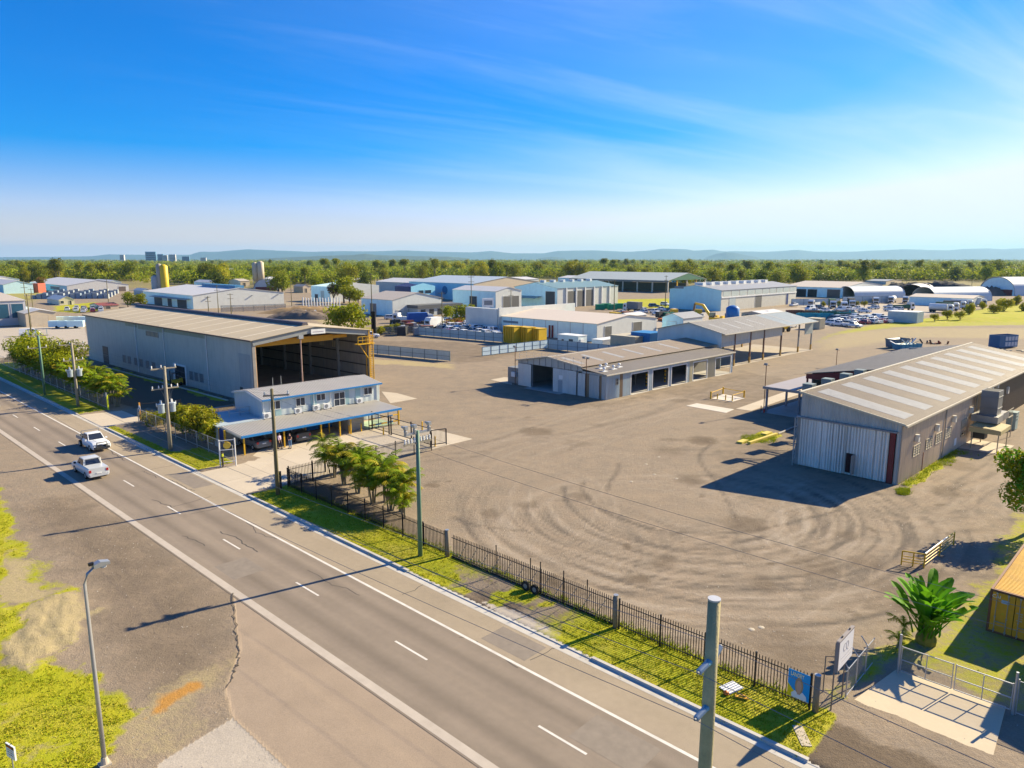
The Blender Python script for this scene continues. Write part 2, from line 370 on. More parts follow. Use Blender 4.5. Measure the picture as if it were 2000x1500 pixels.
for k in range(46):                    # lanes up past the workshop and along the shed
    p = G(rr.uniform(880, 1150), rr.uniform(800, 900)); q = G(rr.uniform(1380, 1560), rr.uniform(700, 760))
    if k % 2: p = G(rr.uniform(1740, 1990), rr.uniform(960, 1050)); q = G(rr.uniform(1950, 2060), rr.uniform(830, 920))
    m = (Vector(p)+Vector(q))/2 + Vector((rr.gauss(0, 3), rr.gauss(0, 3), 0))
    tr += rr.choice((.22, -.28, -.3))*np.exp(-(pdist(X, Y, [tuple(p[:2]), tuple(m[:2]), tuple(q[:2])])/rr.uniform(.15, .4))**2)
track[ym] = np.clip(tr, -1, 1)
for k in range(130):                   # drips of oil and damp hollows
    p = G(rr.uniform(820, 1900), rr.uniform(720, 1230)); r0 = np.hypot(gx-p.x + .6*(wpx-gx), gy-p.y + .6*(wpy-gy)); R = rr.choice((.25,.35,.5,.8,1.3,2.2)); np.maximum(darkm, rr.uniform(.35,.75)*np.exp(-(r0/R)**4), out=darkm)
gz = .015*fbm(gx, gy, 1.5, 21) + .012
gz += (.075*sstep(gn, 2.95, 3.2)*(1 - sstep(gn, 8, 11)))*np.where(((gs > 47) & (gs < 57)) | ((gs > 84.5) & (gs < 95.3)), .2, 1.)
low = sstep(gn, -6.5, -6.2)*(1 - sstep(gn, 2.80, 3.10)); gz = np.where((gn < -6.2) & (gn > -8.5), np.minimum(gz, .006), gz); gz = gz*(1-low) - .15*low
gz += .9*gp_mask(gx, gy, [(1850,622),(1930,604),(2000,596),(2150,590),(2150,622),(1900,628)], 6)
gz += .35*gp_mask(wpx, wpy, [(70,1175),(150,1165),(160,1215),(110,1270),(60,1310),(-5,1300),(-60,1200)], 1.5)*fbm(gx, gy, 1.1, 33)
me = bpy.data.meshes.new('ground')
me.vertices.add(nx*ny); me.vertices.foreach_set('co', np.stack([gx, gy, gz], 1).astype(np.float32).ravel())
ii = (np.arange(ny-1)[:,None]*nx + np.arange(nx-1)[None,:]).ravel()
q = np.stack([ii, ii+1, ii+nx+1, ii+nx], 1).astype(np.int32)
me.loops.add(q.size); me.polygons.add(len(q)); me.loops.foreach_set('vertex_index', q.ravel()); me.polygons.foreach_set('loop_start', np.arange(0, q.size, 4, dtype=np.int32))
me.polygons.foreach_set('use_smooth', np.ones(len(q), bool)); me.update()
for nm, ch in (('cover', (grass, darkm, conc, asph)), ('wear', (dry, rustm, track*.5 + .5, zero))):
    a = me.color_attributes.new(nm, 'FLOAT_COLOR', 'POINT'); a.data.foreach_set('color', np.stack(ch, 1).astype(np.float32).ravel())
def ground_mat():
    m = bpy.data.materials.new('yard_ground'); m.use_nodes = True; t = m.node_tree; n = t.nodes; l = t.links; b = n['Principled BSDF']; b.inputs['Roughness'].default_value = .95; b.inputs['Specular IOR Level'].default_value = .15
    def new(ty, **k):
        q = n.new(ty)
        for a, v in k.items(): setattr(q, a, v)
        return q
    def mm(op, a, c=None, d=None, cl=False):
        q = new('ShaderNodeMath', operation=op); q.use_clamp = cl
        for i, v in enumerate((a, c, d)):
            if v is None: continue
            if isinstance(v, (int, float)): q.inputs[i].default_value = v
            else: l.new(v, q.inputs[i])
        return q.outputs[0]
    co = new('ShaderNodeTexCoord')
    def noise(sc, det=5, ro=.6):
        q = new('ShaderNodeTexNoise'); q.inputs['Scale'].default_value = sc; q.inputs['Detail'].default_value = det; q.inputs['Roughness'].default_value = ro; l.new(co.outputs['Object'], q.inputs['Vector']); return q.outputs['Fac']
    A = new('ShaderNodeAttribute', attribute_name='cover'); B = new('ShaderNodeAttribute', attribute_name='wear')
    sa = new('ShaderNodeSeparateColor'); l.new(A.outputs['Color'], sa.inputs[0]); sb = new('ShaderNodeSeparateColor'); l.new(B.outputs['Color'], sb.inputs[0])
    n1 = noise(.06); n2 = noise(.5); n3 = noise(3.0); n4 = noise(16, 3); n5 = noise(60, 2)
    def mix(f, c0, c1):
        q = new('ShaderNodeMix', data_type='RGBA')
        for i, v in ((0, f), (6, c0), (7, c1)):
            if isinstance(v, (int, float)): q.inputs[i].default_value = v
            elif isinstance(v, tuple): q.inputs[i].default_value = (*v, 1)
            else: l.new(v, q.inputs[i])
        return q.outputs[2]
    def rag(mk, nn, k=1.1, edge=3.0): return mm('MULTIPLY_ADD', mm('ADD', mm('SUBTRACT', mk, .5), mm('MULTIPLY', mm('SUBTRACT', nn, .5), k)), edge, .5, True)
    nmix = mm('ADD', mm('MULTIPLY', n2, .5), mm('MULTIPLY', n3, .5))
    c = mix(mm('MULTIPLY_ADD', n1, 2.2, -.6, True), (.310,.235,.162), (.268,.206,.145))
    c = mix(mm('MULTIPLY_ADD', n2, 2.4, -.75, True), c, (.225,.182,.135))
    c = mix(mm('MULTIPLY', mm('MULTIPLY_ADD', n3, 3, -1.2, True), .35), c, (.34,.285,.225))
    n6 = noise(.17, 8, .72); n7 = noise(.9, 8, .7)
    c = mix(mm('MULTIPLY', mm('MULTIPLY_ADD', n6, 5., -2.6, True), .45), c, (.165,.135,.108))
    c = mix(mm('MULTIPLY', mm('MULTIPLY_ADD', n6, -5., 2.05, True), .55), c, (.39,.315,.235))
    c = mix(mm('MULTIPLY', mm('MULTIPLY_ADD', n7, 6., -3.3, True), .40), c, (.19,.16,.128))
    trk = mm('MULTIPLY_ADD', sb.outputs['Blue'], 2, -1)
    tn = mm('MULTIPLY_ADD', n7, 1.8, .1, True)
    c = mix(mm('MULTIPLY', mm('MULTIPLY', mm('MAXIMUM', trk, 0.), tn, None, True), .74), c, (.085,.072,.062))
    c = mix(mm('MULTIPLY', mm('MULTIPLY', mm('MAXIMUM', mm('MULTIPLY', trk, -1.), 0.), tn, None, True), .6), c, (.40,.335,.265))
    c = mix(mm('MULTIPLY', rag(sa.outputs['Green'], nmix, 1.0, 1.6), .86), c, mix(n3, (.098,.070,.045), (.142,.105,.072)))
    c = mix(rag(sb.outputs['Red'], nmix, 1.3, 2.0), c, mix(n3, (.42,.33,.20), (.34,.28,.13)))
    c = mix(rag(sb.outputs['Green'], nmix, 1.2, 1.6), c, mix(n3, (.50,.24,.05), (.36,.20,.06)))
    c = mix(rag(sa.outputs['Alpha'] if 'Alpha' in sa.outputs else A.outputs['Alpha'], nmix, .06, 8), c, mix(mm('MULTIPLY_ADD', n2, 1.8, -.4, True), (.345,.268,.198), (.285,.222,.165)))
    c = mix(rag(sa.outputs['Blue'], nmix, .25, 4), c, mix(mm('MULTIPLY_ADD', nmix, 2, -.5, True), (.47,.41,.34), (.36,.315,.265)))
    gcol = mix(mm('MULTIPLY_ADD', n2, 2.6, -.8, True), (.44,.385,.020), (.25,.30,.010)); gcol = mix(mm('MULTIPLY_ADD', n4, 2, -.6, True), gcol, (.34,.335,.014))
    gcol = mix(mm('MULTIPLY', mm('MULTIPLY_ADD', n6, 4., -1.95, True), .7), gcol, (.47,.36,.085)); gcol = mix(mm('MULTIPLY', mm('MULTIPLY_ADD', n6, -4., 1.7, True), .6), gcol, (.17,.25,.012))
    c = mix(rag(sa.outputs['Red'], nmix, 1.25, 3.5), c, gcol)
    gr = mm('MULTIPLY_ADD', mm('ADD', mm('MULTIPLY', n4, .6), mm('MULTIPLY', n5, .4)), .9, .55)
    vm = new('ShaderNodeVectorMath', operation='SCALE'); l.new(c, vm.inputs[0]); l.new(gr, vm.inputs['Scale']); l.new(vm.outputs[0], b.inputs['Base Color'])
    h = mm('ADD', mm('MULTIPLY', n3, .05), mm('ADD', mm('MULTIPLY', n4, .035), mm('MULTIPLY', n5, .012)))
    h = mm('SUBTRACT', h, mm('MULTIPLY', trk, .02))
    h = mm('MULTIPLY', h, mm('SUBTRACT', 1., mm('MULTIPLY', mm('MAXIMUM', A.outputs['Alpha'], sa.outputs['Blue']), .85)))
    bp = new('ShaderNodeBump'); bp.inputs['Strength'].default_value = .9; bp.inputs['Distance'].default_value = 1.0; l.new(h, bp.inputs['Height']); l.new(bp.outputs[0], b.inputs['Normal'])
    return m
me.materials.append(ground_mat())
tag(obj('ground', me), kind='structure')
terr = MB()
for (x0, x1, y0, y1) in ((-19000,19000,-600,24500),): terr.poly([(x0,y0,-.35),(x1,y0,-.35),(x1,y1,-.35),(x0,y1,-.35)])
tag(terr.build('terrain', M('far_ground', (.105,.115,.025), .95, var=.4, scale=.004, fine=.03)), kind='structure')

# ------------------------------------------------------------------ road, kerbs, paint, driveways
def strip(mb, s0, s1, n0, n1, z, step=4.0):
    k = max(1, int((s1-s0)/step))
    for i in range(k):
        a, b = s0 + (s1-s0)*i/k, s0 + (s1-s0)*(i+1)/k
        mb.add([P(a,n0,z), P(b,n0,z), P(b,n1,z), P(a,n1,z)], [(0,1,2,3)])
def road_mat():
    m = bpy.data.materials.new('asphalt'); m.use_nodes = True; t = m.node_tree; n = t.nodes; l = t.links; b = n['Principled BSDF']; b.inputs['Roughness'].default_value = .85; b.inputs['Specular IOR Level'].default_value = .25
    co = n.new('ShaderNodeTexCoord'); sp = n.new('ShaderNodeSeparateXYZ'); l.new(co.outputs['Object'], sp.inputs[0])
    def mm(op, a, c=None, d=None, cl=False):
        q = n.new('ShaderNodeMath'); q.operation = op; q.use_clamp = cl
        for i, v in enumerate((a, c, d)):
            if v is None: continue
            if isinstance(v, (int, float)): q.inputs[i].default_value = v
            else: l.new(v, q.inputs[i])
        return q.outputs[0]
    def noise(sc, det=4, vec=None):
        q = n.new('ShaderNodeTexNoise'); q.inputs['Scale'].default_value = sc; q.inputs['Detail'].default_value = det; l.new(vec or co.outputs['Object'], q.inputs['Vector']); return q.outputs['Fac']
    mp = n.new('ShaderNodeMapping'); mp.inputs['Scale'].default_value = (.035, .9, 1); l.new(co.outputs['Object'], mp.inputs[0])
    lon = noise(1.0, 5, mp.outputs[0]); n2 = noise(.25); n3 = noise(2.5); n4 = noise(26, 2)
    y = sp.outputs['Y']                       # -n in the road's own frame
    def gauss(c0, w): return mm('POWER', 2.718, mm('MULTIPLY', mm('POWER', mm('DIVIDE', mm('SUBTRACT', y, c0), w), 2.), -1.))
    oil = mm('ADD', gauss(1.55, .34), gauss(4.65, .36)); whl = mm('ADD', mm('ADD', gauss(.75, .3), gauss(2.4, .3)), mm('ADD', gauss(3.8, .3), gauss(5.5, .3)))
    base = mm('MULTIPLY_ADD', lon, .42, .83); base = mm('MULTIPLY', base, mm('MULTIPLY_ADD', n2, .35, .83)); base = mm('MULTIPLY', base, mm('MULTIPLY_ADD', n3, .2, .9)); base = mm('MULTIPLY', base, mm('MULTIPLY_ADD', n4, .36, .82))
    base = mm('MULTIPLY', base, mm('SUBTRACT', 1., mm('MULTIPLY', oil, mm('MULTIPLY_ADD', lon, .60, -.10))))
    base = mm('MULTIPLY', base, mm('MULTIPLY_ADD', whl, .07, 1.))
    q = n.new('ShaderNodeMix'); q.data_type = 'RGBA'; l.new(mm('MULTIPLY_ADD', y, -2.2, .5, True), q.inputs[0]); q.inputs[6].default_value = (.228,.184,.142,1); q.inputs[7].default_value = (.315,.255,.180,1)
    q2 = n.new('ShaderNodeMix'); q2.data_type = 'RGBA'; l.new(mm('MULTIPLY', mm('MULTIPLY_ADD', lon, 3., -1.4, True), .5), q2.inputs[0]); l.new(q.outputs[2], q2.inputs[6]); q2.inputs[7].default_value = (.27,.215,.16,1)
    vm = n.new('ShaderNodeVectorMath'); vm.operation = 'SCALE'; l.new(q2.outputs[2], vm.inputs[0]); l.new(base, vm.inputs['Scale']); l.new(vm.outputs[0], b.inputs['Base Color'])
    bp = n.new('ShaderNodeBump'); bp.inputs['Strength'].default_value = .5; bp.inputs['Distance'].default_value = .02; l.new(mm('ADD', n4, noise(90, 2)), bp.inputs['Height']); l.new(bp.outputs[0], b.inputs['Normal'])
    return m
def rstrip(name, mat, segs, z, kind='structure'):
    """flat strips in the road's own frame (x along the road, y = -n)"""
    mb = MB()
    for (a, b_, n0, n1) in segs: mb.add([(a,-n0,0),(b_,-n0,0),(b_,-n1,0),(a,-n1,0)], [(0,1,2,3)])
    o = mb.build(name, mat, None, loc=RO + Vector((0,0,z)), yaw=YS)
    return tag(o, kind=kind)
rstrip('road', road_mat(), [(-60, 420, -6.72, 2.96)], .020)
paint = M('road_paint', (.66,.62,.56), .7, var=.14, scale=2, fine=18, dirt=.45, dirtcol=(.30,.26,.22))
rstrip('edge_line', paint, [(-40, 400, -.09, .09)], .025)
rstrip('wide_edge_line', M('wide_road_paint', (.45,.39,.325), .8, var=.14, scale=1.2, fine=14, dirt=.4, dirtcol=(.36,.3,.25)), [(-40, 400, -6.62, -6.14)], .025)
rstrip('centre_dashes', paint, [(3.7 + 10.62*k, 6.45 + 10.62*k, -3.04, -2.91) for k in range(-3, 38)], .025)
rstrip('gutter', kerbm, [(-40, 400, 2.55, 2.97)], .026)
def kerb(s0, s1, h):
    mb = MB(); mb.prism([(-2.97, 0), (-3.02, h), (-3.22, h), (-3.22, -.05), (-2.97, -.05)], 0, s0, s1)
    return tag(mb.build('kerb', kerbm, None, loc=RO + Vector((0,0,.02)), yaw=YS), kind='structure')
for a, b_, h in ((-40,-3.4,.02),(-3.4,8,.13),(8,23.6,.05),(23.6,46.4,.13),(46.4,57.4,.02),(57.4,84.2,.13),(84.2,95.6,.02),(95.6,400,.13)): kerb(a, b_, h)
# concrete forecourt: slabs laid in rows with open joints
def slabs(name, corners, nu, nv, mat, z0=.035, joint=.03, th=.05):
    """structure of separate slabs filling a ground quad (corners in order)"""
    a, b_, c, d = [Vector((p[0], p[1], 0)) for p in corners]
    root = tag(obj(name, None), kind='structure')
    def at(u, v): return (a*(1-u) + b_*u)*(1-v) + (d*(1-u) + c*u)*v
    for i in range(nu):
        for j in range(nv):
            e = joint/max((b_-a).length, 1)/2; f = joint/max((d-a).length, 1)/2
            q = [at(i/nu + e, j/nv + f), at((i+1)/nu - e, j/nv + f), at((i+1)/nu - e, (j+1)/nv - f), at(i/nu + e, (j+1)/nv - f)]
            cc = (q[0]+q[2])/2; z = z0 + random.uniform(-.004, .004)
            mb = MB(); mb.slab([p - cc + Vector((0,0,0)) for p in q], th)
            mb.build('slab', mat, root, loc=cc + Vector((0,0,z)))
    return root
cslab = M('concrete_slab', (.50,.425,.325), .9, var=.14, scale=.4, fine=6, bump=.003, dirt=.3, dirtcol=(.33,.27,.20), rnd=.05)
slabs('forecourt', [P(47.2,3.0), P(56.6,3.0), P(56.6,7.6), P(47.2,7.6)], 2, 1, cslab, .05)
slabs('forecourt', [P(46.6,7.6), P(56.6,7.6), P(64,15), P(46.6,15)], 3, 2, cslab, .05)
slabs('forecourt', [P(46.6,15), P(64,15), P(64,31), P(46.6,31)], 4, 4, cslab, .05)
slabs('driveway', [P(84.6,3.0), P(95,3.0), P(94,8.2), P(85,8.2)], 2, 1, cslab, .05)
slabs('gate_apron', [P(-4.05,13.05), P(-8.8,13.3), P(-9.2,6.0), P(-3.0,6.85)], 1, 1, M('gate_concrete', (.56,.46,.32), .9, var=.1, scale=.5, fine=5, dirt=.25, dirtcol=(.40,.33,.24)), .08)
slabs('yard_slab', [G(1340,793), G(1361,788), G(1434,800), G(1418,807)], 3, 1, M('pale_concrete', (.60,.54,.46), .9, var=.1, dirt=.2), .045)
slabs('yard_slab', [G(1437,799), G(1467,803), G(1600,757), G(1572,752)], 1, 6, cslab, .045)
slabs('yard_slab', [G(1390,779), G(1431,785), G(1455,778), G(1412,770)], 1, 1, M('pale_concrete', (.6,.54,.46)), .05)
slabs('yard_slab', [G(745,765), G(762,788), G(815,779), G(775,768)], 1, 1, cslab, .04)
slabs('yard_slab', [G(850,872), G(912,858), G(860,842), G(838,846)], 2, 1, cslab, .05)
slabs('yard_slab', [G(958,742), G(1000,752), G(1000,738), G(985,737)], 1, 1, cslab, .04)
# broken edge of the side road where it meets the gravel
mb = MB(); pl_ = [(455,1158),(457,1185),(459,1210),(464,1240),(468,1272),(466,1290),(462,1305),(452,1325),(440,1347)]
for (a0, b0), (a1, b1) in zip(pl_[:-1], pl_[1:]):
    A_, B_ = G(a0, b0, .045), G(a1, b1, .045); p = A_
    for i in range(1, 7):
        q = A_.lerp(B_, i/6) + Vector((rr.gauss(0,.07), rr.gauss(0,.07), 0)); e = (q-p).cross(Vector((0,0,1))).normalized()*rr.uniform(.012,.045); mb.add([p-e, p+e, q+e, q-e], [(0,1,2,3)]); p = q
tag(mb.build('crack', M('edge_break', (.10,.082,.065), .9)), kind='structure')
# sealed cracks and patches in the asphalt
mb = MB(); rc = random.Random(19)
for k in range(16):
    s0 = rc.uniform(2, 75); n0 = rc.uniform(-6, 2.2); al = rc.random() < .6; p = P(s0, n0, .0245); d = (RU if al else RN); w0 = rc.uniform(.02, .045)
    for i in range(rc.randrange(8, 22)):
        q = p + d*rc.uniform(.25,.5) + (RN if al else RU)*rc.gauss(0,.09); e = (q-p).cross(Vector((0,0,1))).normalized()*w0; mb.add([p-e, p+e, q+e, q-e], [(0,1,2,3)]); p = q
tag(mb.build('crack', M('crack_sealant', (.075,.066,.058), .8)), kind='structure')
for s0, s1, n0, n1 in ((10.5,13.8,.5,2.3),(31,34,-5.6,-3.4),(52,58,.6,2.4),(1.5,5,-2.6,-.5)):
    o = rstrip('patch', M('asphalt_patch', (.228,.19,.152), .85, var=.2, scale=2, fine=20), [(s0,s1,n0,n1)], .0235)
o = rstrip('oil_stain', M('stain_brown', (.20,.145,.09), .85, var=.3, scale=3), [], .0236) if False else None
# wall of kerb blocks and pavement strip along the hangar
mb = MB(); mb.bar(G(207,718)+Vector((0,0,.08)), G(445,783)+Vector((0,0,.08)), .25, .16); tag(mb.build('kerb', kerbm), kind='structure')
# ------------------------------------------------------------------ main buildings
def wallm(name, col, ax=0, pitch=.25, dep=.018, dirt=.3, dc=(.18,.17,.15), **k): return M(name, col, k.pop('rough', .55), k.pop('metal', .15), var=k.pop('var', .10), corr=(ax, pitch, dep), dirt=dirt, dirtcol=dc, streak=True, **k)
def window(par, x0, x1, z0, z1, y, face='y', out=-1, frame=None, gl=None, mull=1, bars=0, name='window', t=.06):
    """frame with a pane, on plane y (face 'y') or x (face 'x'); out = which way it looks"""
    frame = frame or white; gl = gl or glass
    fr = MB(); pn = MB()
    def bx(mb, a, b, c, d, e, f):
        if face == 'y': mb.box(a, min(e, f), c, b, max(e, f), d)
        else: mb.box(min(e, f), a, c, max(e, f), b, d)
    o0, o1 = y + out*.003, y + out*t; w = .06
    bx(fr, x0-w, x1+w, z0-w, z0, o0, o1); bx(fr, x0-w, x1+w, z1, z1+w, o0, o1); bx(fr, x0-w, x0, z0, z1, o0, o1); bx(fr, x1, x1+w, z0, z1, o0, o1)
    for i in range(1, mull+1):
        xm = x0 + (x1-x0)*i/(mull+1); bx(fr, xm-.025, xm+.025, z0, z1, o0, o1)
    for i in range(1, bars+1):
        zm = z0 + (z1-z0)*i/(bars+1); bx(fr, x0, x1, zm-.015, zm+.015, o0, y + out*(t-.01))
    f = fr.build(name, frame, par); bx(pn, x0, x1, z0, z1, y + out*.005, y + out*.02); pn.build('pane', gl, f); return f
def ribbed(mb, x0, x1, z0, z1, y, out, pitch=.3, dep=.05, axis='x'):
    """sheet of real trapezoid ribs on plane y (axis x) or x (axis y)"""
    n = max(1, int(round((x1-x0)/pitch))); p = (x1-x0)/n; pts = []
    for i in range(n):
        b = x0 + i*p; pts += [(b, 0), (b+.55*p, 0), (b+.65*p, dep), (b+.9*p, dep)]
    pts.append((x1, 0)); vs = []
    for zz_ in (z0, z1):
        for (a, d) in pts: vs.append((a, y + out*d, zz_) if axis == 'x' else (y + out*d, a, zz_))
    k = len(pts); mb.add(vs, [(i, i+1, k+i+1, k+i) for i in range(k-1)])

# --- hangar: the long high shed at the left
HG = TF('hangar', 'long high grey shed with tan gable roof and wide open black front', 'shed', (-37.8, 102.2), 42.5)
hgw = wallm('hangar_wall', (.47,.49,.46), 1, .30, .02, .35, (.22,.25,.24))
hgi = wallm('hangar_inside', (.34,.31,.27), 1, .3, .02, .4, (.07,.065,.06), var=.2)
tanroof = M('tan_roof_sheet', (.52,.425,.275), .6, .05, var=.08, scale=.15, corr=(1, .35, .012), dirt=.25, dirtcol=(.40,.33,.22))
WX, WY, E1, RZ = 20.7, 71.0, 9.45, 10.75
m = MB(); m.box(0,0,0,.12,WY,E1); m.build('wall', hgw, HG)
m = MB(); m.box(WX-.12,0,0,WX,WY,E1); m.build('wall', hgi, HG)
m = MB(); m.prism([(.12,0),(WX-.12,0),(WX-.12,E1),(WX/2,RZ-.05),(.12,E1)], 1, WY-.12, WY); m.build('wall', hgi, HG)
for sgn, x0, x1 in ((0, -.35, WX/2), (1, WX+.35, WX/2)):
    m = MB(); z0 = E1 - .03
    m.slab([(x0,-.7,z0),(x1,-.7,RZ),(x1,WY+.3,RZ),(x0,WY+.3,z0)], .06); m.build('roof', tanroof, HG)
sk = M('fibreglass_strip', (.70,.62,.47), .6, var=.08)
for k in range(12):
    y = 3.2 + k*5.9
    for x0, x1 in ((.1, WX/2-.9), (WX-.1, WX/2+.9)):
        zr = lambda x: E1 + (RZ-E1)*(1-abs(x-WX/2)/(WX/2+.35)) + .012
        m = MB(); m.slab([(x0,y,zr(x0)),(x1,y,zr(x1)),(x1,y+.42,zr(x1)),(x0,y+.42,zr(x0))], .02); m.build('skylight_strip', sk, HG)
rv = M('ridge_vent_purple', (.10,.085,.10), .6, .2)
for k in range(17):
    m = MB(); y = 2.2 + k*4.0; m.prism([(WX/2-.55, RZ-.02),(WX/2+.55,RZ-.02),(WX/2+.4,RZ+.42),(WX/2-.4,RZ+.42)], 1, y, y+3.93); m.build('ridge_vent', rv, HG)
gut = M('brown_gutter', (.11,.075,.06), .5, .2)
m = MB(); m.box(-.5,-.7,E1-.22,-.36,WY+.3,E1-.03); m.build('gutter', gut, HG)
for y in (43.6, 30.9, 14.4):
    m = MB(); m.tube([(-.09,y,.1),(-.09,y,E1-.2)], .07, 8); m.build('downpipe', white, HG)
lou = M('louvre_grey', (.17,.19,.20), .4, .4)
for y, w in ((50.6,1.5),(48,1.4),(44.8,1.4),(42.2,1.4),(39.2,1.4),(36.4,1.4),(20.9,1.3),(19.0,1.3),(17.1,1.3)):
    window(HG, y-w/2, y+w/2, 1.25, 2.6, 0, 'x', -1, M('grey_frame', (.30,.33,.34), .5), lou, 0, 6, 'louvre')
window(HG, 33.2, 38.6, 7.35, 8.15, 0, 'x', -1, steel, lou, 2, 3, 'louvre')
m = MB(); m.box(-.05,59.2,0,-.003,62.2,3.5); d = m.build('door', M('dark_door', (.05,.055,.06), .5), HG)
m = MB(); m.box(-.08,59.3,1.7,-.05,62.1,1.76); m.build('push_rail', steel, d)
m = MB(); m.box(-.03,.4,2.2,-.003,3.9,7.2); m.build('repair_panel', wallm('repair_sheet', (.33,.38,.40), 1, .3), HG)
m = MB(); m.box(-.05,3.2,0,-.031,4.1,2.1); m.build('door', M('dark_door', (.05,.05,.06)), HG)
m = MB(); m.box(-.03,23,0,-.004,27.3,3.1); m.build('doorway', dark, HG)
m = MB(); m.box(-.14,22.7,0,-.02,23,3.4); m.box(-.14,23,3.1,-.02,27.6,3.4); m.box(-.14,27.3,0,-.02,27.6,3.1); m.build('door_frame', white, HG)
m = MB()
for y0 in (.4, 6.2, 12, 17.8): pass
for y, h0, h1 in ((31, 8.3, 9.4), (42.5, 8.5, 9.4)): m.box(-.02, y+.2, h0, -.003, y+11.2 if y < 40 else y+6, h1)
m.box(-.02, 14.6, 8.5, -.003, 30.7, 9.4); m.build('stained_sheet', wallm('stained_sheet', (.30,.32,.255), 1, .3, .02, .6, (.2,.22,.15)), HG)
m = MB(); m.box(.12,.3,.01,WX-.12,WY-.12,.06); m.build('floor', M('shed_floor', (.36,.31,.26), .85, var=.2, dirt=.4, dirtcol=(.09,.08,.07)), HG)
gfr = M('portal_steel', (.30,.31,.30), .5, .2, var=.12, dirt=.3)
hgcol = M('portal_column', (.34,.31,.27), .6, .1, var=.15, dirt=.4)
m = MB(); m.box(-.02,-.35,0,.42,-.02,E1-.1); m.build('column', hgcol, HG)
m = MB(); m.box(.44,-.28,.0,.56,-.16,E1-.6); m.build('downpipe', M('worn_yellow', (.62,.40,.22), .6, dirt=.4), HG)
for x0, x1 in ((.0, WX/2), (WX, WX/2)):
    m = MB(); z0, z1 = E1-.08, RZ-.12; m.slab([(x0,-.45,z0),(x1,-.45,z1),(x1,-.1,z1),(x0,-.1,z0)], .8); m.build('portal_beam', gfr, HG)
m = MB(); m.box(1.0,1.2,8.15,14.6,1.9,9.05); m.box(14.6,1.3,8.4,17.3,1.8,8.9); m.build('crane_beam', M('crane_yellow', (.60,.30,.02), .5), HG)
m = MB(); m.box(9.6,-.62,9.55,12.1,-.47,10.3); sg = m.build('sign', white, HG)
m = MB(); m.box(9.9,-.64,9.85,11.8,-.622,9.95); m.build('faded_print', M('faded_print', (.35,.30,.34)), sg)
m = MB(); m.tube([(7.9,-.25,0),(7.9,-.25,9.9)], .11, 8); p = m.build('middle_post', M('pink_steel', (.45,.30,.24), .6, dirt=.3), HG)
m = MB(); m.box(7.75,-.4,0,8.05,-.1,1.1); m.build('post_guard', yellow, p)
m = MB(); m.box(7.5,-.5,9.0,8.3,.1,9.55); m.build('lamp_box', galv, p)
for k in range(7):
    y = 8.5 + k*9
    m = MB(); m.box(WX-.62,y-.2,0,WX-.14,y+.2,E1-.2); m.build('column', gfr, HG)
    m = MB(); m.box(.14,y-.2,0,.6,y+.2,E1-.2); m.build('column', gfr, HG)
    m = MB(); m.slab([(.2,y-.12,E1-.1),(WX/2,y-.12,RZ-.15),(WX/2,y+.12,RZ-.15),(.2,y+.12,E1-.1)], .5); m.slab([(WX-.2,y-.12,E1-.1),(WX/2,y-.12,RZ-.15),(WX/2,y+.12,RZ-.15),(WX-.2,y+.12,E1-.1)], .5); m.build('rafter', gfr, HG)
for z in (1.6, 3.4, 5.2, 7.0, 8.6):
    m = MB(); m.box(WX-.3,.2,z,WX-.14,WY-.2,z+.18); m.build('girt', M('girt_steel', (.09,.085,.08), .6, .3), HG)
pale = M('fibreglass_pane', (.62,.56,.42), .4, trans=.5)
for y in (9, 13, 20.5, 25, 33, 40): window(HG, y, y+1.6, 5.7, 6.9, WX-.13, 'x', -1, steel, pale, 2, 0, 'window', .05)
for y in (4.5, 13.5, 23.5): window(HG, y, y+3.2, .3, 3.2, WX-.13, 'x', -1, steel, M('inner_panel', (.28,.27,.24), .6), 1, 0, 'inner_panel', .05)
m = MB()
for dx_ in (-.05, .75):
    for dy_ in (-.55, .3): m.bar((WX+dx_-.3,dy_,0),(WX+dx_-.3,dy_,9.5), .12)
for k in range(24):
    z = .2 + k*.36; m.bar((WX-.35,-.55,z),(WX+.45,-.55,z+.02), .05, .09); m.bar((WX+.45,-.55,z),(WX+.45,.3,z+.02), .05, .09); m.bar((WX-.35,-.55,z),(WX+.45,-.55,z+.34), .04)
tw = m.build('ladder_tower', M('tower_yellow', (.62,.35,.03), .6, dirt=.35), HG)
m = MB(); m.box(WX-2.9,-1.1,7.2,WX+.45,-.1,7.3)
for x in (WX-2.9, WX-2.0, WX-1.1, WX-.2): m.bar((x,-1.1,7.3),(x,-1.1,8.5),.06)
for z in (7.9, 8.5): m.bar((WX-2.9,-1.1,z),(WX+.45,-1.1,z),.06)
m.bar((WX-2.3,-.6,7.2),(WX-.4,-.5,4.6),.1); m.build('platform', yellow, tw)
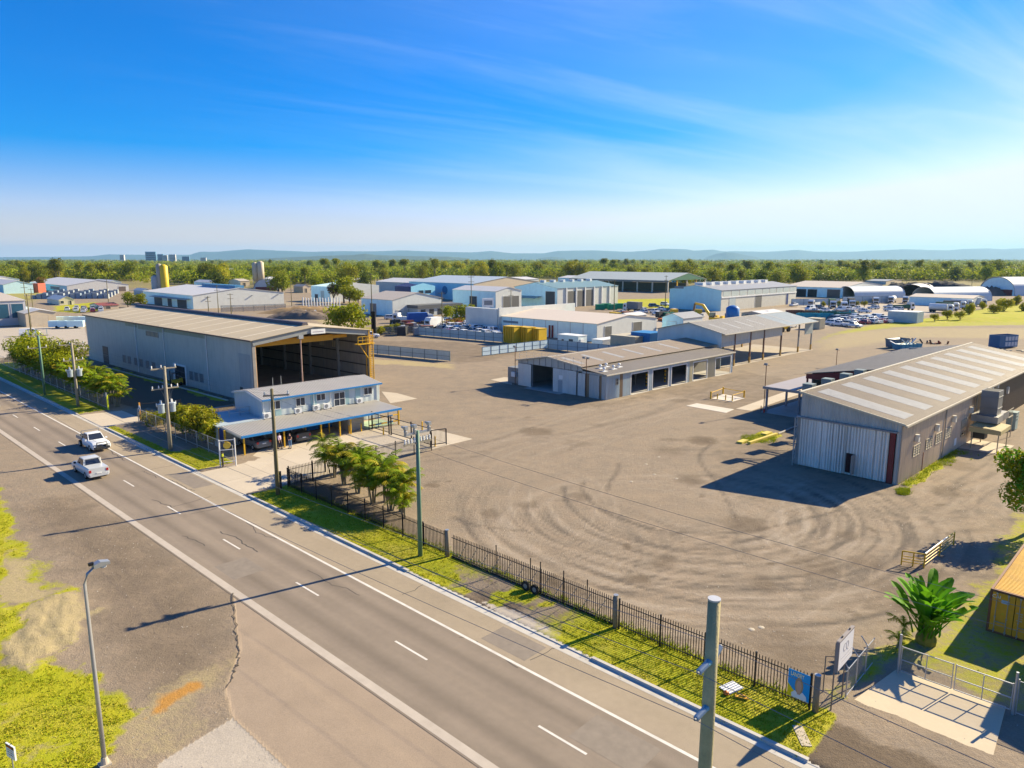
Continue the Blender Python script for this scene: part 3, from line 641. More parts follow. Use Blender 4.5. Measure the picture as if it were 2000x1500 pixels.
# forklift in the side doorway
def forklift(loc, yaw):
    t = T('forklift', 'yellow forklift parked in the small side doorway of the hangar', 'forklift', loc, yaw)
    m = MB(); m.box(-.9,-.5,.3,.6,.5,1.0); m.box(-1.1,-.5,.4,-.7,.5,1.2); m.build('body', yellow, t)
    m = MB()
    for x, y in ((-.8,-.45),(-.8,.45),(.5,-.45),(.5,.45)): m.bar((x,y,1.0),(x*.8,y,2.1),.07)
    m.box(-.7,-.5,2.08,.5,.5,2.15); m.build('guard', blackm, t)
    m = MB(); m.bar((.75,-.3,.1),(.75,-.3,2.6),.1); m.bar((.75,.3,.1),(.75,.3,2.6),.1); m.bar((.75,-.3,2.5),(.75,.3,2.5),.1); m.build('mast', blackm, t)
    m = MB(); m.box(.8,-.3,.1,1.8,-.2,.16); m.box(.8,.2,.1,1.8,.3,.16); m.build('fork', steel, t)
    for x in (-.7, .45):
        for y in (-.52, .52):
            m = MB(); m.tube([(x,y-.1,.3),(x,y+.1,.3)], .3, 12); m.build('wheel', rubber, t)
q = HG.location + Vector((math.cos(yaw_of(42.5))*-1.3 - math.sin(yaw_of(42.5))*24.3, math.sin(yaw_of(42.5))*-1.3 + math.cos(yaw_of(42.5))*24.3, .02)); forklift(q, yaw_of(42.5)+2.9)

# --- site office with carport
OF = TF('office', 'pale blue site office with corrugated grey roof, blue gutters and carport in front', 'office', (-28.94, 74.39), 45.0)
ofw = wallm('office_wall', (.50,.56,.565), 0, .9, .012, .15, (.4,.42,.4), metal=0)
ofw_s = wallm('office_end_wall', (.46,.52,.54), 1, .9, .012, .2, (.3,.34,.36), metal=0)
greyroof = M('zinc_roof', (.43,.40,.355), .5, .25, var=.07, corr=(0, .30, .03), dirt=.2, dirtcol=(.3,.27,.23))
m = MB(); m.box(4.9,5.5,0,21.3,12.9,4.7); m.build('wall', [ofw], OF)
m = MB(); m.prism([(5.5,0),(12.9,0),(12.9,4.7),(9.2,5.3),(5.5,4.7)], 0, 4.86, 4.9); m.build('end_wall', ofw_s, OF)
m = MB(); m.prism([(5.5,4.7),(12.9,4.7),(9.2,5.3)], 0, 21.3, 21.34); m.build('end_wall', ofw_s, OF)
m = MB(); m.slab([(4.7,5.1,4.72),(21.5,5.1,4.72),(21.5,9.2,5.38),(4.7,9.2,5.38)], .06); m.build('roof', greyroof, OF)
m = MB(); m.slab([(4.7,13.2,4.75),(21.5,13.2,4.75),(21.5,9.2,5.38),(4.7,9.2,5.38)], .06); m.build('roof', greyroof, OF)
m = MB(); m.box(4.7,4.98,4.55,21.5,5.09,4.74); m.build('gutter', blue, OF)
m = MB(); m.prism([(5.1,4.55),(5.1,4.68),(9.2,5.34),(13.2,4.7),(13.2,4.58),(9.2,5.2)], 0, 4.62, 4.7); m.build('barge_board', white, OF)
for i, x in enumerate((6.5, 11.2, 15.9, 17.6)):     # teal wall bays between white sheets
    m = MB(); m.box(x,5.455,2.45,x+.75,5.5-.003,4.55); m.build('wall_bay', M('teal_bay', (.30,.44,.45), .6), OF)
for x0, x1, z0, z1 in ((5.9,7.1,3.35,4.3),(9.2,10.35,3.3,4.25),(12.0,13.15,3.6,4.36),(18.9,20.1,3.4,4.28)): window(OF, x0, x1, z0, z1, 5.45, 'y', -1, white, glass, 1, 0)
window(OF, 14.45, 15.95, 2.55, 4.2, 5.45, 'y', -1, white, glass, 1, 1, 'glass_door')
for x in (4.98, 11.55, 13.9, 21.2):
    m = MB(); m.tube([(x,5.38,2.5),(x,5.38,4.6)], .05, 8); m.build('downpipe', white, OF)
for x in (5.2, 9.2, 11.65, 13.1, 17.9):
    m = MB(); m.box(x-.45,4.9,2.52,x+.45,5.25,3.15); a = m.build('air_conditioner', white, OF)
    m = MB(); m.tube([(x-.1,4.885,2.84),(x-.1,4.899,2.84)], .24, 14); m.build('fan_grille', steel, a)
    m = MB(); m.box(x-.5,4.7,2.47,x-.42,5.3,2.54); m.box(x+.42,4.7,2.47,x+.5,5.3,2.54); m.build('bracket', blackm, a)
# carport
m = MB(); m.slab([(-.35,-.25,2.26),(20.6,-.25,2.26),(20.6,5.45,2.5),(4.9,5.45,2.5),(-.35,5.0,2.48)], .05); m.build('carport_roof', greyroof, OF)
m = MB(); m.box(-.4,-.38,2.02,20.65,-.26,2.27); m.build('gutter', blue, OF)
m = MB(); m.slab([(-.42,-.3,2.24),(-.36,-.3,2.24),(-.36,5.0,2.46),(-.42,5.0,2.46)], .22); m.build('barge_board', cream, OF)
for x in (0, 4.65, 9.3, 11.8, 13.3, 20.4):
    m = MB(); m.box(x-.07,-.1,.06,x+.07,.04,2.05); m.build('post', yellow, OF)
for x, y in ((11.9,4.4),(11.7,2.2),(9.3,3.6)):
    m = MB(); m.box(x-.06,y,.06,x+.06,y+.12,2.2); m.build('post', yellow, OF)
m = MB(); m.box(.3,5.35,0,10.3,5.49,2.4); m.build('back_wall', M('carport_wall', (.27,.29,.28), .8), OF)
m = MB(); m.box(10.3,5.35,0,13.9,5.49,2.4); bw = m.build('back_wall', blue, OF)
m = MB(); m.box(12.0,5.28,.1,12.9,5.35,2.1); dd = m.build('door', M('office_door', (.10,.12,.13), .5), bw)
m = MB(); m.box(13.9,1.4,0,16.1,5.45,2.3); m.build('store_room', M('store_wall', (.42,.40,.34), .8), OF)
m = MB(); m.box(-.6,4.9,0,4.8,12.2,2.45); m.build('annex', ofw_s, OF)
m = MB(); m.box(-.8,4.85,2.46,4.84,12.4,2.56); m.build('annex_roof', M('annex_roof', (.40,.47,.50), .6, .1, var=.08), OF)
m = MB(); m.box(-.66,3.5,.05,-.56,4.9,2.3); m.build('panel', navy, OF)
m = MB(); m.box(-.7,3.35,.05,-.5,3.48,2.35); m.box(-.7,4.75,.05,-.5,4.88,2.35); m.build('panel_frame', yellow, OF)
m = MB()
for z in (3.0, 3.5):
    m.bar((.6,12.6,z-.4),(4.6,12.6,z-.4),.05); m.bar((2.2,8.5,z),(4.8,8.5,z),.05)
for x in (.6, 2.6, 4.6): m.bar((x,12.6,2.5),(x,12.6,3.1),.05); 
for x in (2.2, 3.5, 4.7): m.bar((x,8.5,2.55),(x,8.5,3.5),.05)
m.build('guard_rail', galv, OF)
m = MB(); m.tube([(8.2,9.2,5.3),(8.2,9.2,6.5)], .03, 6); m.tube([(10.2,11,5.2),(10.2,11,6.3)], .03, 6); m.build('mast', galv, OF)

# --- low workshop in the middle of the yard and the open high shed joined to its far end
MO, MA = (14.11, 104.89), 45.6
WK = TF('workshop', 'low grey workshop with row of open roller bays along its sunny side', 'workshop', MO, MA)
wk_f = wallm('workshop_front', (.44,.46,.44), 1, .3, .015, .25, (.22,.22,.2))
wk_door = wallm('workshop_door', (.58,.61,.59), 1, .5, .012, .25, (.3,.3,.28))
wk_s = wallm('workshop_side', (.46,.55,.60), 0, .2, .03, .4, (.40,.33,.22))
wk_cream = wallm('cream_sheet', (.55,.50,.34), 0, .2, .02, .3, (.45,.36,.2))
brn = wallm('brown_sheet', (.26,.185,.115), 0, .2, .02, .4, (.34,.28,.2))
brnroof = M('brown_roof', (.30,.235,.165), .6, .1, var=.1, corr=(0, .3, .02), dirt=.4, dirtcol=(.25,.205,.16), scale=.2)
greyr2 = M('grey_lean_roof', (.20,.172,.14), .6, .1, var=.1, corr=(0, .3, .02), dirt=.4, dirtcol=(.19,.165,.14), scale=.2)
D = 14.0
# front gable
m = MB(); m.prism([(4.7,3.85),(18.7,3.85),(18.7,4.2),(11.7,5.35),(4.7,4.6)], 0, 0, .1); m.build('gable', wk_f, WK)
for k in range(10):
    y = 5.6 + k*1.35; zt = 4.6 + (5.35-4.6)*(y-4.7)/7 if y < 11.7 else 5.35 - (5.35-4.2)*(y-11.7)/7
    m = MB(); m.box(-.06,y,3.86,-.003,y+.07,zt-.05); m.build('rib', steel, WK)
for a, b_, mt, xo in ((15.5,18.5,wk_door,-.12),(7.8,10.6,wk_door,-.12),(5.65,7.75,wk_door,-.2),(3.95,5.4,wk_door,-.12),(1.2,3.15,wk_f,-.1),(.02,.75,wk_f,-.05)):
    m = MB(); m.box(xo-.06,a,.05,xo,b_,3.8 if a > 5 else 3.6); d = m.build('sliding_door', mt, WK)
    if a == 7.8:
        m = MB(); m.box(xo-.075,8.6,.1,xo-.063,9.5,2.0); m.build('wicket', M('wicket_grey', (.36,.38,.38)), d)
        m = MB(); m.box(xo-.09,8.5,2.2,xo-.063,9.3,2.8); m.build('notice', white, d)
m = MB(); m.box(-.02,3.15,0,.08,3.95,3.7); m.box(-.02,.75,0,.08,1.2,3.7); m.build('wall', brn, WK)
m = MB(); m.box(0,5.4,0,.1,5.65,3.85); m.box(0,10.62,0,.12,10.8,3.85); m.box(0,15.3,0,.12,15.5,3.85); m.box(0,18.5,0,.1,18.7,3.85); m.build('column', steel, WK)
m = MB(); m.box(0,0,3.6,.1,4.7,3.95); m.build('lintel', wk_f, WK)
m = MB(); m.box(.1,18.6,0,40.3,18.7,4.2); m.build('wall', wallm('workshop_back', (.33,.34,.33), 0, .3), WK)
m = MB(); m.box(9,4.75,0,9.1,18.6,4.3); m.build('inner_wall', M('inner_wall', (.36,.35,.31), .8), WK)
m = MB(); m.box(8.9,14.3,0,8.99,15.3,2.2); m.build('inner_door', dark, WK)
m = MB(); m.box(.1,.1,.005,38,18.6,.05); m.build('floor', conc_grey, WK)
m = MB(); m.box(-1.6,8,.0,0,15.8,.05); m.build('ramp', conc_grey, WK)
# side
for x0, x1, mt in ((0,3.3,wk_s),(3.3,4.1,brn),(4.1,6.1,wk_s),(11.0,11.95,wk_s),(16.8,17.4,wk_s),(22.3,23.0,wk_s),(23.0,24.1,wk_cream),(29,31.6,wk_cream),(37.4,38,wk_s)):
    m = MB(); ribbed(m, x0, x1, 0, 3.75, .0, -1, .2, .035); m.box(x0, .002, 0, x1, .06, 3.75); m.build('wall_sheet', mt, WK)
window(WK, 2.3, 2.9, 2.1, 3.0, -.05, 'y', -1, steel, glass, 0, 1)
for x0, x1 in ((6.1,11),(11.95,16.8),(17.4,22.3),(24.1,29),(31.6,37.4)):
    m = MB(); m.box(x0,-.06,0,x0+.16,.1,3.4); m.box(x1-.16,-.06,0,x1,.1,3.4); m.box(x0+.16,-.06,3.24,x1-.16,.1,3.4); m.build('door_frame', white, WK)
    m = MB(); m.box(x0,-.02,3.4,x1,.06,3.75); m.build('lintel', wk_cream if x0 > 23 else wk_s, WK)
    m = MB(); m.box(x0+.1,-.3,.0,x1-.1,.2,.06); m.build('threshold', kerbm, WK)
    m = MB()
    xm = (x0+x1)/2 - .3
    for k in range(7): m.c = k % 2; m.box(xm,2.5,.05+k*.3,xm+.22,2.72,.35+k*.3)
    m.build('striped_bollard', [yellow, blackm], WK)
m = MB(); m.box(0.1,4.65,0,9,4.75,4.4); m.box(14,4.7,0,14.2,4.9,4.4); m.box(23,4.7,0,23.2,4.9,4.4); m.box(30,4.7,0,38,4.8,4.4); m.build('inner_wall', M('inner_wall2', (.22,.21,.19), .8), WK)
m = MB(); m.slab([(-.3,-.3,3.9),(38.3,-.3,3.9),(38.3,4.75,4.42),(-.3,4.75,4.42)], .07); m.build('roof', greyr2, WK)
m = MB(); m.slab([(-.4,4.55,4.62),(40.45,4.55,4.62),(40.45,11.7,5.48),(-.4,11.7,5.48)], .07); m.build('roof', brnroof, WK)
m = MB(); m.slab([(-.4,19.0,4.22),(40.45,19.0,4.22),(40.45,11.7,5.48),(-.4,11.7,5.48)], .07); m.build('roof', brnroof, WK)
m = MB(); m.box(-.45,11.6,5.44,40.45,11.8,5.52); m.build('ridge_cap', cream, WK)
m = MB(); m.bar((-.43,4.5,4.66),(-.43,11.7,5.52),.1,.14); m.bar((-.43,11.7,5.52),(-.43,19,4.27),.1,.14); m.build('barge_board', cream, WK)
m = MB(); m.box(-.35,-.42,3.74,38.3,-.31,3.92); m.build('gutter', cream, WK)
sky2 = M('old_fibreglass', (.36,.345,.315), .5, var=.1, dirt=.3)
for x in (1.2, 6.2, 11.6, 17.2, 22.8, 28.4):
    z = lambda y: 4.62 + (5.48-4.62)*(y-4.55)/7.15 + .012
    m = MB(); m.slab([(x,5.9,z(5.9)),(x+.95,5.9,z(5.9)),(x+.95,10.4,z(10.4)),(x,10.4,z(10.4))], .02); m.build('skylight_strip', sky2, WK)
for x, y in ((1.5,1.6),(2.6,3.2),(4.2,1.9),(4.4,3.5),(6.3,2.4)):
    m = MB(); zb = 3.9 + y*.103; m.lathe([(zb-.05,.10),(zb+.3,.10),(zb+.32,.22),(zb+.5,.26),(zb+.62,.12)], x, y, 10); m.box(x-.55,y-.35,zb-.03,x+.55,y+.35,zb+.05); m.build('roof_vent', white, WK)
m = MB()
for y in np.arange(5, 18.6, 1.7): m.bar((.2,y,4.4),(.2,y,5.9 if 6 < y < 17 else 5.6),.035)
for z in (5.4, 5.85): m.bar((.2,5,z-.2),(.2,11,z),.03); m.bar((.2,11,z),(.2,18.6,z-.25),.03)
m.build('roof_guardrail', galv, WK)
def flood_pole(loc, h, lab, two=True):
    t = T('floodlight_pole', lab, 'floodlight pole', loc, yaw_of(MA))
    m = MB(); m.tube([(0,0,0),(0,0,h)], .055, 8); m.build('pole', rust, t)
    for y in ((-.4,.4) if two else (0,)):
        m = MB(); m.box(-.28,y-.22,h+.02,-.05,y+.22,h+.32); m.build('floodlight', steel, t)
    m = MB(); m.bar((0,-.45,h),(0,.45,h),.05); m.build('arm', rust, t)
def Lc(o, a, x, y, z=0):
    w = yaw_of(a); return Vector((o[0] + x*math.cos(w) - y*math.sin(w), o[1] + x*math.sin(w) + y*math.cos(w), z))
flood_pole(Lc(MO, MA, -.45, 3.5), 6.0, 'twin floodlight pole in front of the low workshop beside its sliding doors')
flood_pole(Lc(MO, MA, -.5, 18.9), 6.4, 'thin single floodlight pole at the left front corner of the low workshop', False)
flood_pole(G(1633,715), 3.2, 'short floodlight pole in the open yard beyond the big grey shed', False)
flood_pole(Lc((36.23,64.16), 46.2, 21.4, 24.2), 6.6, 'thin floodlight pole beside the low canopy of the big grey shed', False)
m = MB(); m.box(.6,18.9,0,4,21.8,2.7); bx = m.build('side_hut', wallm('hut_wall', (.24,.25,.25), 1, .3), WK)
m = MB(); m.box(.2,19.6,1.2,.6,20.6,2.0); m.build('air_conditioner', white, bx)
m = MB(); m.tube([(.58,19.0,0),(.58,19.0,2.6)], .04, 6); m.build('downpipe', blackm, bx)

HS = TF('open_shed', 'high open sided shed on rusty columns with grey gable wall and roof', 'shed', Lc(MO, MA, 40.5, 3.9), MA)
hs_f = wallm('open_shed_gable', (.54,.62,.62), 1, .3, .015, .2, (.33,.37,.37))
hs_v = wallm('valance_sheet', (.46,.455,.43), 0, .3, .02, .5, (.40,.33,.18))
m = MB(); m.prism([(0,0),(14.6,0),(14.6,6.9),(7.2,8.45),(0,6.85)], 0, 0, .1); m.build('gable_wall', hs_f, HS)
gr3 = M('weathered_roof', (.275,.255,.225), .55, .2, var=.1, corr=(0, .3, .02), dirt=.35, dirtcol=(.22,.19,.16), scale=.2)
gr4 = M('zinc_sheet', (.30,.335,.34), .5, .3, var=.08, corr=(0, .3, .02))
for (x0, x1, mt) in ((-.4, 27, gr3), (27, 42.2, gr4)):
    m = MB(); m.slab([(x0,-.9,6.75),(x1,-.9,6.75),(x1,7.2,8.55),(x0,7.2,8.55)], .07); m.build('roof', mt, HS)
    m = MB(); m.slab([(x0,15.5,6.7),(x1,15.5,6.7),(x1,7.2,8.55),(x0,7.2,8.55)], .07); m.build('roof', mt, HS)
m = MB(); m.box(-.45,7.1,8.5,42.2,7.3,8.6); m.bar((-.45,-.9,6.78),(-.45,7.2,8.6),.1,.14); m.box(-.45,-1.0,6.6,42.2,-.89,6.78); m.build('flashing', cream, HS)
for x, y0, y1 in ((3.5,1.2,5.2),(8.7,1.0,5.2),(13.8,1.0,5.2),(19,1,5.2),(31,-.2,6.8)):
    z = lambda y: 6.75 + 1.8*(y+.9)/8.1 + .012
    m = MB(); m.slab([(x,y0,z(y0)),(x+.9,y0,z(y0)),(x+.9,y1,z(y1)),(x,y1,z(y1))], .02); m.build('skylight_strip', sky2, HS)
for x0, x1, z0 in ((.1,11.6,5.0),(11.9,25.8,4.6)):
    m = MB(); m.box(x0,-.02,z0,x1,.05,6.75); m.build('valance', hs_v, HS)
m = MB(); m.box(.1,-.06,4.2,11.6,.0,5.0); m.build('valance', wallm('valance_blue', (.36,.40,.42), 0, .3), HS)
m = MB(); m.box(37.4,-.02,3.9,41.6,.06,6.75); m.build('valance', gr4, HS)
colr = M('column_red_oxide', (.15,.075,.055), .7, var=.2, dirt=.3, dirtcol=(.25,.2,.15))
for x, y, h in ((5.2,0,7),(17.5,0,7),(26.2,.3,7),(35,.3,7),(41.6,.2,7),(7.5,14,7),(17,14,7),(26,14,7),(35,14,7),(11.6,0,7)):
    m = MB(); m.box(x-.14,y-.14,.0,x+.14,y+.14,h-.2); cc = m.build('column', colr if x < 30 else M('column_grey', (.25,.25,.26), .6), HS)
    m = MB(); m.box(x-.16,y-.16,.0,x+.16,y+.16,1.3 if y < 5 else .9); m.build('column_guard', M('worn_guard', (.45,.27,.06), .7, dirt=.5), cc)
m = MB()
for x in (5.2,17.5,26.2,35,41.6): m.bar((x,0,6.6),(x,7.2,8.2),.18,.3); m.bar((x,7.2,8.2),(x,14.6,6.6),.18,.3)
m.build('rafter', steel, HS)
m = MB(); m.tube([(9,13.6,2.6),(25,13.6,2.6)], .1, 8); m.build('pipe_rail', yellow, HS)
m = MB(); m.box(2,-.4,.0,42,14.5,.05); m.build('floor', M('shed_slab', (.40,.34,.27), .9, var=.15, dirt=.4, dirtcol=(.25,.21,.17)), HS)

# --- big shed at the right
RO2, RA2 = (36.23, 64.16), 46.2
RS = TF('big_shed', 'big grey corrugated shed with pale skylight strips across its brown roof', 'shed', RO2, RA2)
rs_f = wallm('shed_gable_sheet', (.46,.46,.42), 1, .28, .02, .5, (.20,.20,.19), var=.14)
rs_d = wallm('shed_door_sheet', (.84,.82,.74), 1, .28, .02, .35, (.36,.35,.32), var=.1)
rs_s = wallm('shed_side_sheet', (.62,.49,.37), 0, .25, .022, .45, (.20,.175,.145), var=.12, rough=.5)
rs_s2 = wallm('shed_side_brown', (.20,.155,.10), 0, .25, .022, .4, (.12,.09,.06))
LR, WR, ER, RR = 62.0, 9.6, 5.85, 7.6
m = MB(); m.prism([(0,5.05),(WR,5.05),(WR,RR),(0,ER)], 0, 0, .1); m.build('gable', rs_f, RS)
m = MB(); m.box(0,-.0,0,.1,.42,5.05); m.build('wall_sheet', rs_f, RS)
m = MB(); m.box(-.1,.5,.0,.06,.95,5.0); m.build('door_column', redox, RS)
for a, b_, xo in ((1.0,5.02,-.14),(4.95,9.45,-.24)):
    m = MB(); ribbed(m, a, b_, .1, 5.0, xo, -1, .28, .022, 'y'); m.box(xo, a, .1, xo+.05, b_, 5.0); d = m.build('sliding_door', rs_d, RS)
    if a < 2:
        m = MB(); m.box(xo-.06,4.0,.3,xo-.042,4.75,2.25); m.build('doorway', M('dark_red_inside', (.05,.012,.01), .8), d)
        m = MB(); m.box(xo-.85,3.9,.3,xo-.05,3.97,2.25); m.build('wicket', wallm('wicket_sheet', (.34,.33,.31), 0, .28), d)
m = MB(); m.box(-.4,.3,5.0,-.06,WR+.3,5.14); m.build('door_track', steel, RS)
m = MB()
for x in (-.75, -.1):
    m.bar((x,WR+.2,0),(x,WR+.2,5.0),.09)
for k in range(5): z = .3 + k*.95; m.bar((-.75,WR+.2,z),(-.1,WR+.2,z+.95),.06); m.bar((-.75,WR+.2,z),(-.1,WR+.2,z),.06)
m.box(-.1,WR-.1,0,.1,WR+.28,5.0); m.build('lattice_post', M('lattice_grey', (.40,.39,.36), .6, .2, dirt=.3), RS)
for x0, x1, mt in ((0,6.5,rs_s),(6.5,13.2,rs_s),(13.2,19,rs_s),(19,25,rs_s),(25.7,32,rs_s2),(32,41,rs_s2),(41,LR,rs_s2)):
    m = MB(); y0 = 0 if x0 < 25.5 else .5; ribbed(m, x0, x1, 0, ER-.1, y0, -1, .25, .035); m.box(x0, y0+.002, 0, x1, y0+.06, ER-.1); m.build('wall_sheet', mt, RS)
m = MB(); m.box(25,.0,0,25.7,.55,ER-.1); m.build('wall_sheet', rs_s, RS)
m = MB(); m.box(0.1,WR-.1,0,LR,WR,RR-.1); m.build('wall', rs_f, RS)
m = MB(); m.prism([(0,0),(WR,0),(WR,RR-.1),(0,ER-.1)], 0, LR-.1, LR); m.build('wall', rs_f, RS)
rsroof = M('shed_roof_sheet', (.160,.122,.088), .55, .1, var=.12, scale=.25, corr=(0, .22, .03), dirt=.6, dirtcol=(.215,.165,.105))
m = MB(); m.slab([(-.25,-.3,ER),(LR+.2,-.3,ER),(LR+.2,WR+.05,RR+.03),(-.25,WR+.05,RR+.03)], .07); m.build('roof', rsroof, RS)
skw = M('milky_skylight', (.31,.305,.305), .5, var=.14, scale=1.5, corr=(0, .22, .03), dirt=.45, dirtcol=(.24,.23,.215))
for k in range(10):
    x = 1.9 + k*6.02; zr = lambda y: ER + (RR-ER+.03)*(y+.3)/(WR+.35) + .014
    m = MB(); m.slab([(x,.5,zr(.5)),(x+2.7,.5,zr(.5)),(x+2.7,8.9,zr(8.9)),(x,8.9,zr(8.9))], .03); m.build('skylight_strip', skw, RS)
m = MB(); m.box(-.25,WR-.02,RR+.03,LR+.2,WR+.22,RR+.13); m.build('ridge_cap', cream, RS)
m = MB(); m.bar((-.3,-.35,ER+.02),(-.3,WR+.1,RR+.06),.08,.2); m.build('barge_board', M('barge_cream', (.55,.48,.34), .6, dirt=.2), RS)
m = MB(); m.box(-.25,-.5,ER-.2,LR+.2,-.31,ER-.02); m.build('gutter', M('gutter_cream', (.48,.42,.32), .6, dirt=.2), RS)
for x in (13.2, 24.9):
    m = MB(); m.tube([(x,-.12,.1),(x,-.12,ER-.2)], .07, 8); m.build('downpipe', M('pipe_grey', (.33,.32,.30), .5), RS)
scr = M('window_screen', (.42,.36,.26), .7, var=.1)
for x0, x1 in ((3.6,5.5),(7.4,9.2),(10.5,12.3),(13.8,15.7)):
    window(RS, x0, x1, 2.1, 3.1, -.05, 'y', -1, M('frame_sand', (.46,.40,.30), .6), scr, 2, 3, 'louvre_window')
window(RS, 19.7, 21.8, 2.2, 3.05, -.05, 'y', -1, M('frame_sand', (.46,.40,.30), .6), scr, 3, 2, 'louvre_window')
window(RS, 19.9, 21.3, 1.2, 1.7, -.05, 'y', -1, M('frame_sand', (.46,.40,.30), .6), glass, 0, 0, 'window')
for x in (3.8, 10.0, 15.9, 22.4):
    m = MB(); m.box(x-.2,-.42,3.6,x+.2,-.06,4.05); m.tube([(x,-.24,4.0),(x,-.24,4.3)], .2, 10); m.build('exhaust_cowl', M('cowl_white', (.60,.58,.52), .6), RS)
m = MB(); m.box(17.5,-.07,.6,18.3,-.045,1.4); m.build('notice', white, RS)
m = MB(); m.box(6.8,-.1,0,6.85,-.045,1.9); m.build('pipe', rust, RS)
# awning, fan stack, plenum, cabinet
m = MB(); m.slab([(19.9,-3.75,2.5),(24.3,-3.75,2.5),(24.3,-.8,2.68),(19.9,-.8,2.68)], .06); aw = m.build('awning_roof', M('awning_tan', (.40,.32,.15), .6, corr=(0,.2,.01)), RS)
m = MB(); m.box(19.9,-3.8,2.0,24.3,-3.72,2.47); m.box(19.86,-3.75,2.0,19.92,-.8,2.5); m.build('awning_skirt', M('skirt_tan', (.46,.38,.18), .6), aw)
for x, y in ((20,-1.1),(20,-3.6),(24.1,-3.6),(24.1,-1.1)):
    m = MB(); m.box(x-.05,y-.05,.0,x+.05,y+.05,2.5); m.build('awning_post', M('post_tan', (.40,.34,.22)), aw)
m = MB(); m.box(19.4,-4.2,.0,25,-.05,.05); m.build('awning_slab', cslab, RS)
m = MB(); m.box(21.8,-1.9,0.9,23.2,-.6,1.7); m.build('bench', M('bench_dark', (.06,.055,.05)), RS)
m = MB(); m.box(22.3,-2.9,2.75,27.3,-.3,3.5); pl = m.build('plenum', M('duct_grey', (.31,.30,.28), .5, .3, dirt=.25), RS)
m = MB(); m.box(23.0,-2.6,3.5,25.0,-.9,6.3); m.box(22.94,-2.66,4.3,25.06,-.84,4.36); m.box(22.94,-2.66,5.6,25.06,-.84,5.66); stk = m.build('fan_stack', M('stack_grey', (.20,.20,.20), .5, .3, dirt=.2), RS)
m = MB(); m.box(23.1,-2.5,6.3,24.9,-1.0,6.305); m.build('stack_mouth', dark, stk)
m = MB(); m.tube([(26,-.6,3.4),(26,-.6,5.0),(28,-.5,5.6)], .16, 8); m.tube([(28.6,-.3,1.5),(28.6,-.3,5.7)], .1, 8); m.build('duct', M('duct_sand', (.45,.38,.22), .5), RS)
m = MB()
for k in range(8): m.bar((25+k*.6,-2.9,2.7),(25+k*.6,-2.9,3.6),.04)
m.bar((25,-2.9,3.6),(29.5,-2.9,3.6),.05); m.bar((27.3,-2.9,2.7),(29.5,-2.9,2.7),.1); m.bar((29.4,-2.9,0),(29.4,-2.9,2.7),.08); m.build('stair_rail', M('rail_sand', (.42,.36,.26)), RS)
for x, z in ((31.2,4.3),(33.4,4.6),(36,4.7),(42,3.2)):
    m = MB(); m.box(x,.2,z,x+.5,.46,z+.9); m.build('vent_cowl', M('cowl_white', (.6,.58,.52)), RS)
for x in (30, 34.5):
    m = MB(); m.box(x,.3,1.2,x+2.2,.46,3.6); m.build('panel', M('yellow_panel', (.50,.38,.10), .6), RS)
cb = T('switch_cabinet', 'pale green switch cabinet standing beside the awning of the big shed', 'cabinet', Lc(RO2, RA2, 34.4, -2.0), yaw_of(RA2))
m = MB(); m.box(-.7,-.5,.1,.7,.5,2.2); m.box(-.75,-.55,2.2,.75,.55,2.27); m.build('cabinet_body', M('cabinet_green', (.30,.38,.34), .5), cb)
m = MB(); m.box(-.72,-.35,.3,-.702,.35,2.0); m.build('door', M('cabinet_green2', (.27,.36,.32), .5), cb)
m = MB(); m.box(-.5,-.54,1.3,.0,-.502,1.4); m.box(-.5,-.54,1.7,0,-.502,1.8); m.build('vent', dark, cb)
# lean-to on the far side of the ridge
m = MB(); m.slab([(24,WR+.2,7.45),(LR+.2,WR+.2,7.45),(LR+.2,20,5.72),(24,20,5.72)], .08); m.build('leanto_roof', M('leanto_roof', (.165,.15,.135), .6, .1, var=.12, corr=(0, .25, .02), scale=.2), RS)
m = MB(); m.box(24.1,WR+.3,5.0,24.3,19.8,5.55); m.prism([(WR+.3,5.55),(19.8,5.55),(19.8,5.6),(WR+.3,7.25)], 0, 24.1, 24.2); m.build('leanto_truss', redox, RS)
m = MB(); m.box(60,WR,0,60.1,18.3,6.3); m.box(26,19.7,0,62,19.8,5.6); m.build('leanto_wall', rs_f, RS)
for x in (24.3, 33, 42):
    m = MB(); m.box(x,19.6,0,x+.2,19.8,5.6); m.build('leanto_column', redox, RS)
for x in (7.4, 12.4, 17.7, 22.2):
    m = MB(); m.box(x,WR+2.2,6.3,x+1.15,WR+3.3,7.2); cl_ = m.build('cooler', M('cooler_grey', (.22,.265,.25), .5, .1, dirt=.2), RS)
    m = MB(); m.box(x+.1,WR+.0,6.1,x+.25,WR+3.4,6.29); m.box(x+.9,WR,6.1,x+1.05,WR+3.4,6.29); m.bar((x+.2,WR,4.6),(x+.2,WR+3.2,6.1),.1); m.bar((x+.95,WR,4.6),(x+.95,WR+3.2,6.1),.1); m.build('bracket', steel, cl_)
    m = MB(); m.box(x-.02,WR+2.35,6.45,x-.003,WR+3.15,7.05); m.build('louvre_face', M('cooler_dark', (.22,.26,.25)), cl_)
m = MB(); m.box(21.2,20.1,3.55,45,24.3,3.68); m.build('canopy_roof', M('canopy_mauve', (.33,.30,.31), .6, .1, var=.06), RS)
m = MB(); m.box(21.1,18.4,3.35,21.3,24.4,3.7); m.build('canopy_beam', steel, RS)
for x, y in ((21.5,23.9),(27.5,23.9),(23.4,20.2),(33.5,23.9),(39.5,23.9)):
    m = MB(); m.box(x-.12,y-.12,0,x+.12,y+.12,3.4); m.build('canopy_post', M('post_grey_pink', (.27,.24,.25), .6, dirt=.3), RS)
m = MB(); m.box(21.2,18.2,.0,45,24.5,.05); m.build('canopy_slab', conc_grey, RS)
